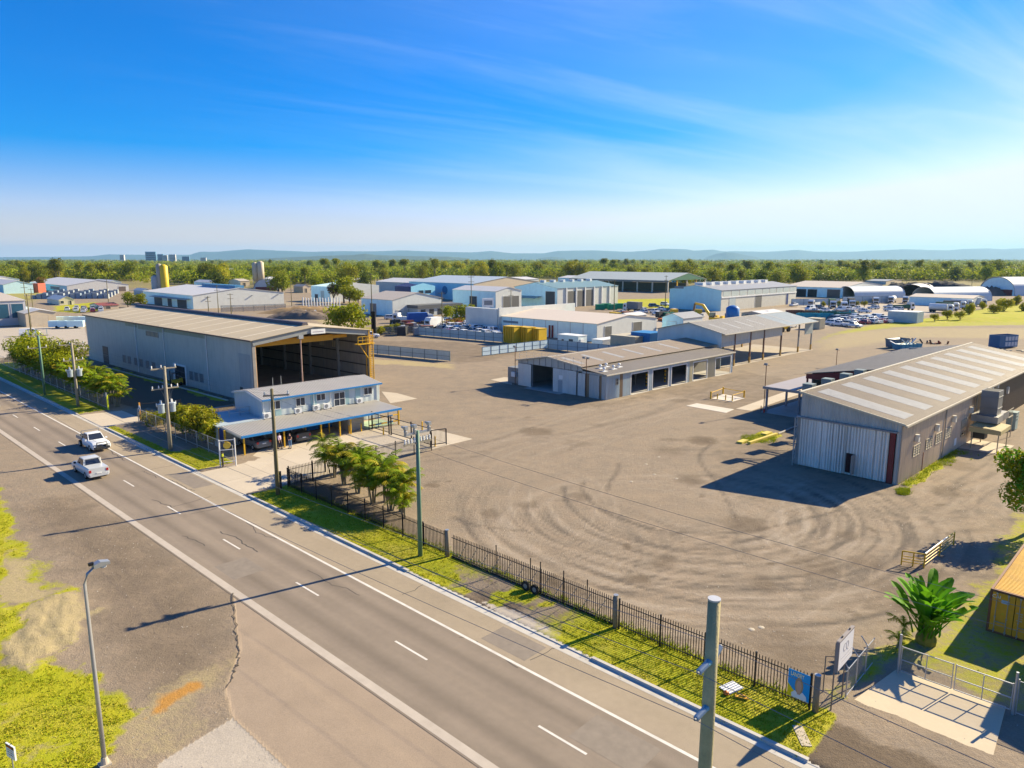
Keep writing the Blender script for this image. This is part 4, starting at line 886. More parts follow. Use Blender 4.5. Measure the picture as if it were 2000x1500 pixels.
# ------------------------------------------------------------------ picket fences
def picket_fence(name, label, cat, a, b, hgt_=1.75, post_every=2.42, pitch=.155, posts=True, zb=.09, gate=False, group=None):
    """black steel pickets from a to b; every picket and post is a part"""
    a = Vector(a); b = Vector(b); d = b - a; Ln = d.length; yw = math.atan2(d.y, d.x)
    t = T(name, label, cat, (a.x, a.y, zb), yw, group)
    m = MB(); m.box(-.017,-.017,.08,.017,.017,hgt_); m.add([(-.017,-.017,hgt_),(.017,-.017,hgt_),(.017,.017,hgt_),(-.017,.017,hgt_),(0,0,hgt_+.06)], [(0,1,4),(1,2,4),(2,3,4),(3,0,4)]); pm = m.mesh('picket', blackm)
    n = int(Ln/pitch)
    for i in range(n):
        o = obj('picket', pm, t, (pitch*(i+.5), 0, 0))
    for z in (.22, hgt_-.22):
        m = MB(); m.box(0,-.02,z-.02,Ln,.02,z+.02); m.build('rail', blackm, t)
    if posts:
        m = MB(); m.box(-.04,-.04,-.1,.04,.04,hgt_+.08); m.box(-.05,-.05,hgt_+.08,.05,.05,hgt_+.12); qm = m.mesh('post', blackm)
        k = max(1, round(Ln/post_every))
        for i in range(k+1): obj('post', qm, t, (Ln*i/k, .045, 0))
    if gate:
        m = MB()
        for i in range(12):
            x = .5 + i*(Ln-1)/12; m.bar((x,.05,hgt_-.25),(x+.75,.05,.25),.03)
        m.build('brace', steel, t)
        m = MB(); m.box(0,-.05,.02,Ln,.05,.12); m.build('bottom_beam', blackm, t)
        for x in (Ln*.42, Ln*.475):
            m = MB(); m.tube([(x,.2,.33),(x,.32,.33)], .33, 16); w = m.build('wheel', rubber, t)
            m = MB(); m.tube([(x,.19,.33),(x,.33,.33)], .16, 12); m.build('rim', steel, w)
        for x in (1.9, 3.7, Ln*.40, Ln*.46, Ln*.68):
            m = MB(); m.bar((x,.05,.1),(x,.05,hgt_+.5),.05); m.build('upright', blackm, t)
    return t
picket_fence('picket_fence', 'black picket fence with the candidate poster, between the sliding gate and the white billboard', 'fence', P(-2.1,6.65), P(8.7,6.6))
picket_fence('sliding_gate', 'long black picket sliding gate on two wheels with diagonal braces', 'gate', P(9.2,6.75), P(23.1,6.65), 1.7, posts=False, gate=True)
picket_fence('picket_fence', 'black picket fence in front of the palm clump beside the grass verge', 'fence', P(23.7,6.6), P(45.9,6.75))
picket_fence('picket_fence', 'black picket fence running back from the road along the office forecourt', 'fence', P(46.0,6.9), P(46.25,24.4), 1.85)
def timber_post(loc, label, h=2.0):
    t = T('gate_post', label, 'post', loc)
    m = MB(); m.tube([(0,0,0),(0,0,h)], [.15,.14], 10); m.build('shaft', M('weathered_post', (.24,.20,.15), .9, bump=.01, bscale=20, dirt=.5, streak=True), t, True)
    m = MB(); m.tube([(0,0,h),(0,0,h+.03)], .15, 10); m.build('cap', galv, t)
timber_post(P(8.95,6.55,.09), 'round timber post at the near end of the long sliding gate')
timber_post(P(23.4,6.5,.09), 'round timber post at the far end of the sliding gate beside the green pole')
timber_post(P(-2.35,6.65,.09), 'grey end post of the picket fence beside the candidate poster', 1.85)
# poster hung on the fence
po = T('poster', 'blue and yellow candidate poster tied to the near end of the picket fence', 'poster', P(-1.55,6.55,.09), YS)
po.scale = (.54, 1, 1)
m = MB(); m.box(-.95,.0,.35,.95,.015,1.72); m.build('poster_sheet', M('poster_blue', (.01,.30,.68), .4, var=.03), po)
pf = math.radians(90)
def flat(name, mat, pts, y0): 
    m = MB(); m.prism(pts, 1, y0, y0+.004); return m.build(name, mat, po)
flat('yellow_corner', M('poster_yellow', (.80,.60,.02), .4, var=.03), [(.95,.35),(.95,1.0),(.45,.72),(-.1,.6),(-.35,.35)], .016)
skin = M('skin', (.55,.33,.24), .55, var=.06); hairb = M('blonde_hair', (.42,.27,.13), .6)
flat('shirt', M('poster_white', (.75,.75,.77), .5, var=.02), [(.55,.36),(.6,.55),(.3,.72),(-.05,.62),(-.38,.74),(-.7,.58),(-.75,.36)], .021)
flat('hair', hairb, [(-.05+.36*math.cos(a), 1.02+.42*math.sin(a)) for a in np.linspace(0, 6.28, 15)[:-1]], .026)
flat('face', skin, [(-.05+.23*math.cos(a), .98+.32*math.sin(a)) for a in np.linspace(0, 6.28, 15)[:-1]], .031)
flat('neck', skin, [(.08,.58),(.1,.72),(-.2,.72),(-.18,.58)], .029)
text('LANDRY', .30, M('poster_letter', (.95,.85,.40), .5, var=.02), po, (.15, .022, 1.52), (pf, 0, math.pi))
# billboard
bb = T('billboard', 'white billboard on three thin rusty posts beside the concrete gate apron', 'billboard', P(-2.95,7.15,0), YN)
m = MB(); m.box(.05,-.06,2.15,2.0,.06,3.6); m.build('panel', M('board_white', (.74,.72,.74), .5, var=.03), bb)
m = MB(); m.box(.0,-.08,2.1,.05,.08,3.65); m.box(.05,-.08,3.6,2.05,.08,3.66); m.build('panel_edge', M('board_edge', (.24,.21,.20), .6), bb)
for x in (.1, 1.55):
    m = MB(); m.tube([(x,.1,0),(x,.1,3.5)], .035, 8); m.build('post', M('post_rust', (.26,.19,.14), .7), bb)
m = MB(); m.tube([(1.3,.9,0),(1.3,.9,2.0),(1.2,.12,2.3)], .03, 8); m.build('post', M('post_rust', (.26,.19,.14)), bb)
for x in (.5, 1.5):
    m = MB(); m.box(x,-.03,3.66,x+.1,.03,3.72); m.build('clip', blackm, bb)
bl = M('board_ink', (.42,.40,.42), .6)
text('CQ', .62, bl, bb, (1.0, -.065, 3.05), (pf, 0, 0), sx=.8)
m = MB(); m.box(.4,-.066,2.62,1.85,-.062,2.65); m.box(.5,-.066,2.42,1.75,-.062,2.45); m.build('rule', bl, bb)
# chain-link double gate
def mesh_panel(par, x0, x1, z0, z1, y=0, name='mesh'):
    m = MB(); m.box(x0,y-.004,z0,x1,y+.004,z1); return m.build(name, chain, par)
cg = T('chain_link_gate', 'double chain link gate of grey pipe behind the concrete apron', 'gate', P(-4.2,12.85,.08), YS + math.pi)
for x, h in ((0,2.1),(4.9,2.1)):
    m = MB(); m.tube([(x,0,-.1),(x,0,h)], .06, 10); m.build('post', galv, cg)
for x0, x1 in ((.1,2.38),(2.5,4.8)):
    m = MB()
    for z in (.15,.75,1.45): m.bar((x0,0,z),(x1,0,z),.045)
    for x in (x0,(x0+x1)/2,x1): m.bar((x,0,.15),(x,0,1.5 if x != (x0+x1)/2 else 1.4),.045)
    l = m.build('gate_leaf', galv, cg); mesh_panel(l, x0, x1, .15, 1.45)
cf = T('chain_link_fence', 'leaning chain link fence with bent posts running back from the billboard', 'fence', P(-3.0,8.6,.03), YN)
for x in (.2, 1.6, 3.0):
    m = MB(); m.tube([(x,0,0),(x,0,1.6),(x+.1,.35,1.95)], .035, 8); m.build('post', galv, cf)
m = MB(); m.bar((0,0,1.5),(4.2,0,1.5),.03); m.bar((0,0,.1),(4.2,0,.1),.03); m.build('rail', galv, cf); mesh_panel(cf, 0, 4.2, .1, 1.5)
cf = T('chain_link_fence', 'chain link fence behind the concrete gate apron at the right edge', 'fence', P(-9.2,12.9,.05), YS + math.pi)
for x in (0, 2.4, 4.8):
    m = MB(); m.tube([(x,0,0),(x,0,1.8)], .035, 8); m.build('post', galv, cf)
m = MB(); m.bar((0,0,1.7),(5,0,1.7),.03); m.bar((0,0,.1),(5,0,.1),.03); m.build('rail', galv, cf); mesh_panel(cf, 0, 5, .1, 1.7)
def chain_fence(label, s0, s1, n, h=1.9, step=3.0, zb=.09):
    t = T('chain_link_fence', label, 'fence', P(s0, n, zb), YS)
    k = round((s1-s0)/step)
    for i in range(k+1):
        x = (s1-s0)*i/k; m = MB(); m.tube([(x,0,0),(x,0,h)], .04, 8); m.build('post', galv, t)
    m = MB()
    m.bar((0,0,h-.05),(s1-s0,0,h-.05),.035); m.bar((0,0,.3),(s1-s0,0,.3),.05); m.build('rail', galv, t)
    for i in range(k): mesh_panel(t, (s1-s0)*i/k+.05, (s1-s0)*(i+1)/k-.05, .05, h-.07)
chain_fence('grey chain link fence in front of the round green bushes beside the office', 57.4, 84.0, 6.95)
chain_fence('grey chain link fence hidden behind the row of golden palms along the verge', 96.0, 160.0, 7.0, step=4)
# gate at side driveway
sg = T('swing_gate', 'open grey pipe gate with a round warning disc and yellow post at the side driveway', 'gate', P(84.3,7.3,.06), YN)
m = MB(); m.box(-.08,-.08,0,.08,.08,2.6); m.build('post', M('orange_post', (.65,.30,.05), .6), sg)
m = MB(); m.bar((0,0,2.4),(5.2,0,2.2),.08); m.bar((0,0,.3),(5.2,0,.3),.08); m.bar((0,0,.3),(5.2,0,2.2),.06); m.bar((5.2,0,.2),(5.2,0,2.3),.08); m.build('gate_leaf', blackm, sg)
m = MB(); m.tube([(-.12,-.3,1.95),(-.14,-.3,1.95)], .38, 18); dsc = m.build('disc', white, sg)
m = MB(); m.bar((-.15,-.45,1.8),(-.15,-.1,2.1),.06); m.build('mark', blackm, dsc)
yp = T('marker_post', 'bright yellow marker post with round plate at the end of the palm row', 'post', P(95.7,7.0,.06), YN)
m = MB(); m.box(-.09,-.09,0,.09,.09,2.1); m.build('post', M('lime_yellow', (.62,.66,.02), .5), yp)
m = MB(); m.tube([(-.1,0,2.2),(-.13,0,2.2)], .36, 16); m.build('plate', cream, yp)
for s_, n_, lab in ((79,9,'yellow bollard behind the yellow flowering shrub near the side driveway'),(73.2,9.2,'yellow bollard behind the palm bush beside the side car park')):
    t = T('bollard', lab, 'bollard', P(s_, n_, .0)); m = MB(); m.tube([(0,0,0),(0,0,1.5)], .1, 10); m.build('bollard_post', orange if s_ > 75 else yellow, t)
# forecourt gates and cage
wf = Lc((-28.94,74.39),45,0,0)
def OL(x, y, z=0): return Lc((-28.94,74.39),45,x,y,z)
g2 = T('entry_gate', 'tall black double leaf gate frame at the inner end of the office forecourt', 'gate', OL(16.5,.2,.05), yaw_of(135))
m = MB()
for x in (0, 3.6, 4.0, 8.0, 11.6):
    m.bar((x,0,0),(x,0,2.3),.12)
m.build('post', blackm, g2)
for x0, x1 in ((.1,3.5),(4.1,7.9),(8.1,11.5)):
    m = MB(); m.bar((x0,0,2.1),(x1,0,2.1),.07); m.bar((x0,0,.25),(x1,0,.25),.07); l = m.build('gate_leaf', blackm, g2)
    for k in range(int((x1-x0)/.16)):
        m = MB(); m.box(x0+.08+k*.16-.01,-.01,.25,x0+.08+k*.16+.01,.01,2.1); m.build('picket', blackm, l)
g3 = T('entry_gate', 'black swing gate folded back beside the yellow bollard past the green pole', 'gate', OL(16.3,-11.7,.05), yaw_of(60))
m = MB(); m.bar((0,0,0),(0,0,2.0),.14); m.bar((1.9,0,.1),(1.9,0,1.95),.1); m.bar((0,0,1.95),(1.9,0,1.95),.08); m.bar((0,0,.3),(1.9,0,.3),.08)
for k in range(12): m.bar((.15+k*.15,0,.3),(.15+k*.15,0,1.95),.025)
m.build('gate_leaf', blackm, g3)
cage = T('cage', 'mesh cage with yellow and blue banded rails beside the carport end', 'cage', OL(15.8,.5,.05), yaw_of(45))
m = MB()
for k in range(5): m.c = k % 2; m.bar((.3+k*.9,-.2,.5),(1.2+k*.9,-.2,.5),.16); m.bar((.3+k*.9,-.2,1.3),(1.2+k*.9,-.2,1.3),.12)
m.build('rail', [yellow, M('rail_blue', (.05,.22,.42), .5)], cage)
m = MB(); m.box(.4,.3,.0,4.6,3.8,.06); m.build('mat', M('mint_mat', (.42,.55,.40), .8), cage)
m = MB()
for x in (.3, 1.7, 3.2, 4.7): m.bar((x,-.2,0),(x,-.2,1.9),.07)
m.bar((.3,-.2,1.9),(4.7,-.2,1.9),.06); m.build('frame', blackm, cage)
for x, y, h, lab in ((13.3,.35,1.0,'short yellow bollard under the carport edge'),(15.0,.35,1.0,'short yellow bollard at the corner of the store room'),(15.8,-3.2,.95,'yellow bollard in the open forecourt in front of the black gate'),(16.9,-11.7,1.15,'yellow bollard past the green pole at the far corner of the fence'),(20.6,-4.6,1.1,'yellow bollard behind the black gate beside the concrete strip')):
    t = T('bollard', lab, 'bollard', OL(x, y, .05)); m = MB(); m.tube([(0,0,0),(0,0,h)], .085, 10); m.lathe([(h,.085),(h+.05,.05),(h+.06,.0)], 0, 0, 10); m.build('bollard_post', yellow, t)
# white sign frame at the driveway
sf = T('sign_frame', 'white pipe sign frame with a round yellow plate beside the driveway', 'sign', P(56.3,6.7,.07), YS + math.radians(60))
for x in (0, 1.5):
    m = MB(); m.tube([(x,0,0),(x,0,2.9 if x == 0 else 2.8)], .06, 8); m.build('post', white, sf)
m = MB()
for z in (2.75, 1.75, .5): m.bar((0,0,z),(1.5,0,z-.05),.06)
m.build('rail', white, sf)
m = MB(); m.tube([(.75,-.04,2.2),(.75,.04,2.2)], .36, 18); m.build('plate', M('plate_yellow', (.68,.46,.05), .5), sf)
mp_ = T('marker_post', 'dark post with a lime yellow band at the driveway corner', 'post', P(56.9,5.6,.07))
m = MB(); m.box(-.07,-.07,0,.07,.07,1.7); m.build('post', M('dark_post', (.07,.05,.04)), mp_)
m = MB(); m.box(-.075,-.075,1.05,.075,.075,1.35); m.build('band', M('lime_yellow', (.62,.66,.02)), mp_)
mp_ = T('marker_post', 'black double post with a lime yellow band at the far picket fence end', 'post', P(46.1,5.9,.07))
m = MB(); m.box(-.07,-.07,0,.07,.07,1.7); m.box(.12,-.07,0,.26,.07,1.7); m.build('post', blackm, mp_)
m = MB(); m.box(-.075,-.075,1.25,.075,.075,1.55); m.build('band', M('lime_yellow', (.62,.66,.02)), mp_)
# ------------------------------------------------------------------ poles, lamp, wires
WIRES = []
def insul(par, x, y, z, h=.35, r=.07, mat=None):
    m = MB(); m.lathe([(z,r*.6),(z+h*.2,r),(z+h*.3,r*.6),(z+h*.5,r),(z+h*.6,r*.6),(z+h*.8,r*.9),(z+h,r*.4)], x, y, 8); return m.build('insulator', mat or porcelain, par)
# near transmission pole
NP = Vector((0, 0, 0)); d_ = 9.0
NPx, NPy = G(1390, 1335)[0], 0
r_t = ((1397-1000)/F, CTH - ((1170-750)/F)*STH, -STH - ((1170-750)/F)*CTH)
tt = 15.0/r_t[1]; NPT = Vector((r_t[0]*tt, 15.0, H + r_t[2]*tt))
npole = T('power_pole', 'thick weathered timber pole with three ribbed insulators, closest in the foreground', 'power pole', (NPT.x-.02, NPT.y, 0), YS)
m = MB(); hN = NPT.z
m.tube([(0,0,-.3),(.02,0,hN*.4),(.0,.01,hN*.75),(.0,0,hN-.02)], [.20,.185,.160,.142], 20); shaft = m.build('shaft', M('near_pole_timber', (.44,.37,.20), .92, var=.25, scale=3, fine=26, bump=.012, bscale=14, dirt=.7, dirtcol=(.13,.115,.07), streak=True), npole, True)
m = MB(); m.tube([(0,0,hN-.02),(0,0,hN+.02)], .147, 20); m.build('cap', M('zinc_cap', (.55,.55,.56), .5, .4), npole)
def big_ins(z, ang, ln=.62):
    dv = Vector((math.cos(ang), math.sin(ang), .08)).normalized(); a = dv*.12 + Vector((0,0,z))
    m = MB(); m.tube([a, a+dv*.16], [.085,.07], 12); o = m.build('insulator', porc_blue, npole)
    pts = []; rs = []
    for k in range(19): pts.append(a + dv*(.16 + (ln-.16)*k/18)); rs.append(.074 if k % 2 else .056)
    m = MB(); m.tube(pts, rs, 12); m.build('sheds', porcelain, o)
    m = MB(); m.tube([a+dv*ln, a+dv*(ln+.07)], [.04,.028], 8); m.build('bolt', steel, o)
    return npole.matrix_basis @ (a + dv*(ln+.06))
I1 = big_ins(hN-1.5, math.pi/2+.12); I2 = big_ins(hN-2.65, math.pi/2+.10); I3 = big_ins(hN-1.6, -math.pi/2+.2)
for I in (I1, I2, I3):
    for sgn in (1, -1):
        e = I + RU*(62*sgn) + Vector((0,0,-.2 if sgn > 0 else .2)); WIRES.append((I, e, .9, .008))
for z, a_ in ((hN-.5,2.2),(hN-2.0,1.2),(hN-3.2,2.6),(hN-4.2,1.7),(hN-4.8,2.9)):
    m = MB(); m.tube([(.13*math.cos(a_),.13*math.sin(a_),z),(.165*math.cos(a_),.165*math.sin(a_),z)], .018, 8); m.build('bolt_head', galv, npole)
for a_, z0, z1 in ((2.0,hN-1.6,hN-.03),(2.75,hN-3.6,hN-1.9),(1.1,hN-3.2,hN-.8)):
    m = MB(); m.add([((.137+.012*(hN-z)/1.5*.5)*math.cos(a_+da),(.137+.012*(hN-z)/1.5*.5)*math.sin(a_+da),z) for z, da in ((z1,-.02),(z1,.02),((z0+z1)/2,.13),((z0+z1)/2,.04),(z0,.2),(z0,.17))], [(0,1,2,3),(3,2,4,5)]); m.build('crack', M('timber_crack', (.03,.025,.018), .95), npole)
m = MB(); m.bar((.15,-.05,2),(.147,-.05,hN-.3),.03); m.build('earth_strip', M('earth_strip', (.10,.09,.07)), npole)
def pole(loc, h, r0, r1, mat, label, arms=(), extra=None, yaw=YS, name='power_pole', lean=(0,0)):
    t = T(name, label, 'power pole', loc, yaw)
    m = MB(); m.tube([(0,0,-.2),(lean[0]*.5,lean[1]*.5,h*.5),(lean[0],lean[1],h)], [r0,(r0+r1)/2,r1], 12); m.build('shaft', mat, t, True)
    for (z, wd, n, ins, ofs) in arms:
        m = MB(); m.box(-.06,-wd+ofs,z-.07,.06,wd+ofs,z+.07); a = m.build('crossarm', timber if ins != 'sw' else galv, t)
        for i in range(n):
            y = -wd+ofs+.12 + (2*wd-.24)*i/max(n-1,1)
            if abs(y) < .1 and n > 2: y += .25
            if ins == 'sw':
                m = MB(); m.tube([(0,y,z),(0,y,z+.25),(.05,y,z+.5),(.35,y+.05,z+.55)], [.1,.13,.13,.06], 8); m.box(-.15,y-.12,z+.4,.12,y+.12,z+.62); m.build('switch', galv, a)
            else: insul(a, 0, y, z+.07, .32, .08, white if ins == 'w' else porcelain)
    if extra: extra(t)
    return t
def transformer(z, sides=(-1, 1)):
    def f(t):
        for sd in sides:
            m = MB(); m.lathe([(z-.95,.05),(z-.9,.34),(z,.36),(z+.05,.40),(z+.1,.36),(z+.12,.1)], .0, sd*.58, 14); tr = m.build('transformer', M('transformer_grey', (.36,.42,.46), .45, .2), t)
            for k in (-.15,.15): insul(tr, k, sd*.58, z+.1, .4, .07, white)
            m = MB(); m.tube([(.1,sd*.95,z-.2),(.1,sd*1.02,z-.1),(.1,sd*1.02,z+.2)], .05, 8); m.build('bushing', white, tr)
        m = MB(); m.bar((0,-.6,z+.02),(0,.6,z+.02),.1); m.build('bracket', galv, t)
        for k in range(5):
            m = MB(); m.tube([(0,-.9+k*.35,z+1.7),(.1,-.6+k*.2,z+1.1),(0,-.5+k*.15,z+.5)], .015, 5); m.build('lead', wire, t)
    return f
gp = G(821,1088)
pole((gp.x,gp.y,.08), 9.2, .17, .13, greenpole, 'green steel pole with grey switchgear on its crossarms beside the palm clump', ((9.05,1.15,3,'sw',0),(8.35,1.2,9,'w',0)), yaw=YS)
bp_ = G(543,968)
pole((bp_.x,bp_.y,.08), 9.7, .19, .13, timber_dark, 'slim brown timber pole in front of the carport with one small crossarm', ((9.1,1.1,2,'p',-.35),), yaw=YS-.5)
l1 = G(333,880)
pole((l1.x,l1.y,.08), 9.4, .22, .15, timber, 'pale timber pole with two transformers in front of the round bushes', ((9.15,1.35,3,'w',0),(6.95,1.45,5,'w',0)), transformer(5.2), lean=(-.25,0))
l2 = G(153,795)
pole((l2.x,l2.y,.08), 9.2, .22, .15, timber, 'pale timber pole with two transformers standing among the golden palms', ((8.95,1.6,3,'p',0),(6.7,1.3,4,'w',0)), transformer(5.3))
l3 = G(88,772)
def sw3(t):
    for y in (-1.2,.25,1.2):
        m = MB(); m.bar((0,y,9.35),(0,y,10.2),.08); m.bar((0,y-.25,10.2),(0,y+.25,10.2),.06); m.build('switch', M('switch_blue', (.30,.40,.45), .5), t)
pole((l3.x,l3.y,.08), 9.3, .2, .15, greenpole, 'pale green pole with a three armed switch top at the far left verge', ((9.25,1.35,0,'p',0),(7.4,1.3,2,'w',.3)), sw3)
l4 = G(63,668)
pole((l4.x,l4.y,.0), 12.2, .2, .12, timber_dark, 'dark slim pole in the pale concrete yard beside the tan shed', ((11.8,.6,2,'p',0),))
def catenary(a, b, sag, r, n=14, name='wire'):
    pts = [a.lerp(b, i/n) - Vector((0,0,sag*4*(i/n)*(1-i/n))) for i in range(n+1)]
    m = MB(); m.tube(pts, r, 4, False); return m
w = MB()
for (a, b, sag, r) in WIRES: w.v, w.f = w.v, w.f; q = catenary(a, b, sag, r); w.add(q.v, q.f)
tag(w.build('wires', wire), 'thin power wires strung from the near timber pole insulators', 'wires')
def line(p0, p1, offs, z0, z1, sag, label):
    w = MB()
    for o in offs: q = catenary(p0 + RN*o + Vector((0,0,z0)), p1 + RN*o + Vector((0,0,z1)), sag, .008); w.add(q.v, q.f)
    tag(w.build('wires', wire), label, 'wires')
line(gp, bp_, (-.8,.4), 9.4, 9.5, .5, 'thin power wires between the green pole and the slim brown pole')
line(bp_, l1, (-.8,.3), 9.5, 9.5, .5, 'thin power wires between the slim brown pole and the transformer pole by the bushes')
line(l1, l2, (-1.2,0,1.2), 9.4, 9.2, .6, 'thin power wires between the two transformer poles')
line(l2, l3, (-1.2,0,1.2), 9.2, 9.5, .3, 'thin power wires at the far left transformer pole')
line(gp, P(-30,5), (-1.1,1.1), 8.6, 9, .8, 'thin power wires from the green pole above the sliding gate')
lamp = T('street_lamp', 'tall grey steel street lamp with a curved arm, at the lower left', 'street lamp', G(205,1495), YN)
m = MB(); hL = 8.75; m.tube([(0,0,.25),(0,0,4),(0,0,hL-.6),(.12,0,hL-.2),(.4,0,hL)], [.10,.085,.06,.05,.045], 12); m.build('pole', M('lamp_galv', (.46,.47,.48), .4, .6, var=.08), lamp, True)
m = MB(); m.box(-.22,-.22,0,.22,.22,.12); m.tube([(0,0,.12),(0,0,.4)], [.17,.12], 12); m.build('footing', concrete, lamp)
m = MB(); m.prism([(.35,hL-.04),(.95,hL+.02),(.95,hL+.12),(.6,hL+.2),(.35,hL+.12)], 1, -.16, .16); hd = m.build('lamp_head', galv, lamp)
m = MB(); m.lathe([(hL-.12,.02),(hL-.1,.12),(hL-.02,.14)], .72, 0, 12); m.build('lens', M('lamp_lens', (.55,.57,.58), .2), hd)
m = MB(); m.box(.2,-.06,hL+.1,.38,.06,hL+.22); m.build('sensor', blackm, hd)
ss = T('small_sign', 'small white notice with a red and black band on a post in the grass', 'sign', G(30,1530) , YN + .25)
m = MB(); m.tube([(0,0,0),(0,0,1.75)], .03, 8); m.build('post', galv, ss)
m = MB(); m.box(-.03,-.32,1.15,.03,.32,1.75); pn = m.build('panel', white, ss)
m = MB(); m.box(-.036,-.30,1.6,-.031,.30,1.72); m.build('band', blackm, pn)
m = MB(); m.box(-.037,-.18,1.62,-.0365,.18,1.69); m.build('band', red, pn)
for z in (1.5, 1.4, 1.3):
    m = MB(); m.box(-.036,-.2,z,-.031,.2,z+.02); m.build('print_line', steel, pn)
# ------------------------------------------------------------------ yard objects
rl = T('guard_rail', 'yellow pipe guard rail with an L shape standing in the dirt yard', 'guard rail', (27.12,46.55,0.02), math.atan2(45.97-46.55, 28.36-27.12))
m = MB()
for x in (0,.7,1.37): m.tube([(x,0,0),(x,0,1.0)], .045, 8)
for z in (.25,.45,.65,1.0): m.tube([(0,0,z),(1.37,0,z)], .03 if z < 1 else .05, 8)
m.build('short_panel', yellow, rl)
yr = math.atan2(49.97-45.97, 32.85-28.36) - math.atan2(45.97-46.55, 28.36-27.12); cx_, sx_ = math.cos(yr), math.sin(yr)
def q_(t, z): return (1.37 + t*cx_, t*sx_, z)
m = MB()
for t_ in (0, 3.0, 6.0): m.tube([q_(t_,0), q_(t_,1.0)], .05, 8)
for z in (.25,.5,.75): m.tube([q_(0,z), q_(6.0,z)], .03, 8)
m.tube([q_(0,1.0), q_(6,1.0)], .055, 8); m.build('long_panel', yellow, rl)
m = MB(); m.tube([q_(.0,1.05), q_(4.4,1.05)], .05, 8); m.build('white_top', white, rl)
# shipping container at right edge
ct = TF('shipping_container', 'rusty orange shipping container with lock rods, at the right edge', 'container', (27.15,37.65), 45)
co_ = M('container_orange', (.74,.36,.02), .6, var=.2, scale=1.5, dirt=.35, dirtcol=(.20,.075,.045)); cr_ = M('container_frame', (.20,.085,.045), .65, var=.2, dirt=.4); ctop = M('container_top', (.70,.43,.05), .55, var=.14, dirt=.35, dirtcol=(.32,.15,.05))
m = MB(); ribbed(m, .15, 12.0, .16, 2.5, -2.40, -1, .3, -.035); ribbed(m, .15, 12.0, .16, 2.5, -.03, 1, .3, -.035); m.box(11.9,-2.3,.16,12.0,-.1,2.5); m.build('side_wall', co_, ct)
m = MB(); m.box(.05,-2.38,2.42,12.1,-.05,2.52); 
for k in range(60): m.box(.3+k*.195,-2.3,2.52,.3+k*.195+.10,-.13,2.56)
m.build('roof', ctop, ct)
m = MB()
for y in (-2.44,-.12): m.box(0,y,0,.14,y+.12,2.6); m.box(11.98,y,0,12.12,y+.12,2.6); m.box(.14,y,.0,11.98,y+.12,.16); m.box(.14,y,2.5,11.98,y+.12,2.6)
m.box(0,-2.32,0,.14,-.12,.16); m.box(0,-2.32,2.48,.14,-.12,2.6); m.build('frame', cr_, ct)
for a, b_ in ((-1.2,-.14),(-2.3,-1.24)):
    m = MB(); m.box(-.02,a,.17,.05,b_,2.47); d = m.build('door', co_, ct)
    for y in (a+.30, b_-.22):
        m = MB(); m.tube([(-.06,y,.1),(-.06,y,2.5)], .022, 8); m.build('lock_rod', galv, d)
        for z in (.2, 1.0, 2.4):
            m = MB(); m.box(-.08,y-.05,z,-.02,y+.05,z+.06); m.build('keeper', galv, d)
    m = MB(); m.box(-.09,a+.3,.75,-.065,b_-.22,.79); m.build('handle', galv, d)
dd = [c for c in ct.children if c.name.startswith('door')]
text('CAI', .26, white, dd[0], (-.025, -.32, 2.22), (pf, 0, -pf))
m = MB(); m.box(-.03,-.95,1.92,-.021,-.58,2.12); m.build('data_plate', M('plate_blue', (.40,.52,.60)), dd[0])
m = MB(); m.prism([(-.78,1.25),(-.62,1.25),(-.70,1.4)], 0, -.03, -.021); m.build('warning_mark', M('warn_yellow', (.7,.45,.03)), dd[0])
m = MB()
for k in range(4): m.box(-.03,-1.62,1.55-k*.14,-.021,-1.62+(.30,.2,.14,.26)[k],1.61-k*.14)
m.build('print_line', M('stencil_white', (.55,.45,.3)), dd[1])
# bollards with rails on a slab
bg_ = T('bollard_enclosure', 'yellow bollards and rails round a small concrete pad in the yard', 'bollards', G(1420,781), 0)
pts = [(1388,779),(1401,780),(1417,782),(1430,784),(1453,777),(1412,770)]
for a in pts:
    g = G(*a) - bg_.location; m = MB(); big = a in ((1388,779),(1453,777),(1412,770)); m.tube([(g.x,g.y,0),(g.x,g.y,1.15 if big else .85)], .13 if big else .09, 10); m.build('bollard_post', yellow, bg_)
for a, b_ in (((1388,779),(1412,770)),((1412,770),(1453,777)),((1430,784),(1453,777))):
    u, v = G(*a)-bg_.location, G(*b_)-bg_.location; m = MB(); m.tube([(u.x,u.y,.95),(v.x,v.y,.95)], .05, 8); m.build('rail', yellow, bg_)
kb = T('kerb_block', 'yellow painted concrete beam lying along the weedy yard island', 'kerb block', G(1463,868)); g = G(1517,850) - kb.location
m = MB(); m.bar((0,0,.15),(g.x,g.y,.15),.35,.3); m.build('beam', M('faded_yellow', (.62,.50,.10), .7, dirt=.4), kb)
for a, lab in (((1450,864),'yellow edged concrete block at the near end of the weedy yard island'),((1497,848),'yellow edged concrete block at the far end of the weedy yard island')):
    t = T('kerb_block', lab, 'kerb block', G(*a), .8); m = MB(); m.box(-.8,-.35,0,.8,.35,.22); m.build('block', M('faded_yellow', (.6,.5,.1)), t)
pb = T('pipe', 'grey pipe lying in the shade between the yard island and the big shed', 'pipe', G(1520,849)); g = G(1560,832) - pb.location
m = MB(); m.tube([(0,0,.12),(g.x,g.y,.12)], .12, 8); m.build('pipe_body', conc_grey, pb)
fe = T('safety_post', 'small red and white safety post at the foot of the canopy column', 'post', G(1492,806)); m = MB(); m.tube([(0,0,0),(0,0,.55)], .12, 8); m.build('base', red, fe); m = MB(); m.tube([(0,0,.55),(0,0,.95)], .05, 8); m.build('tip', white, fe)
fe = T('safety_post', 'thin brown stake beside the red safety post near the canopy', 'post', G(1486,804)); m = MB(); m.tube([(0,0,0),(0,0,.85)], .05, 6); m.build('stake', rust, fe)
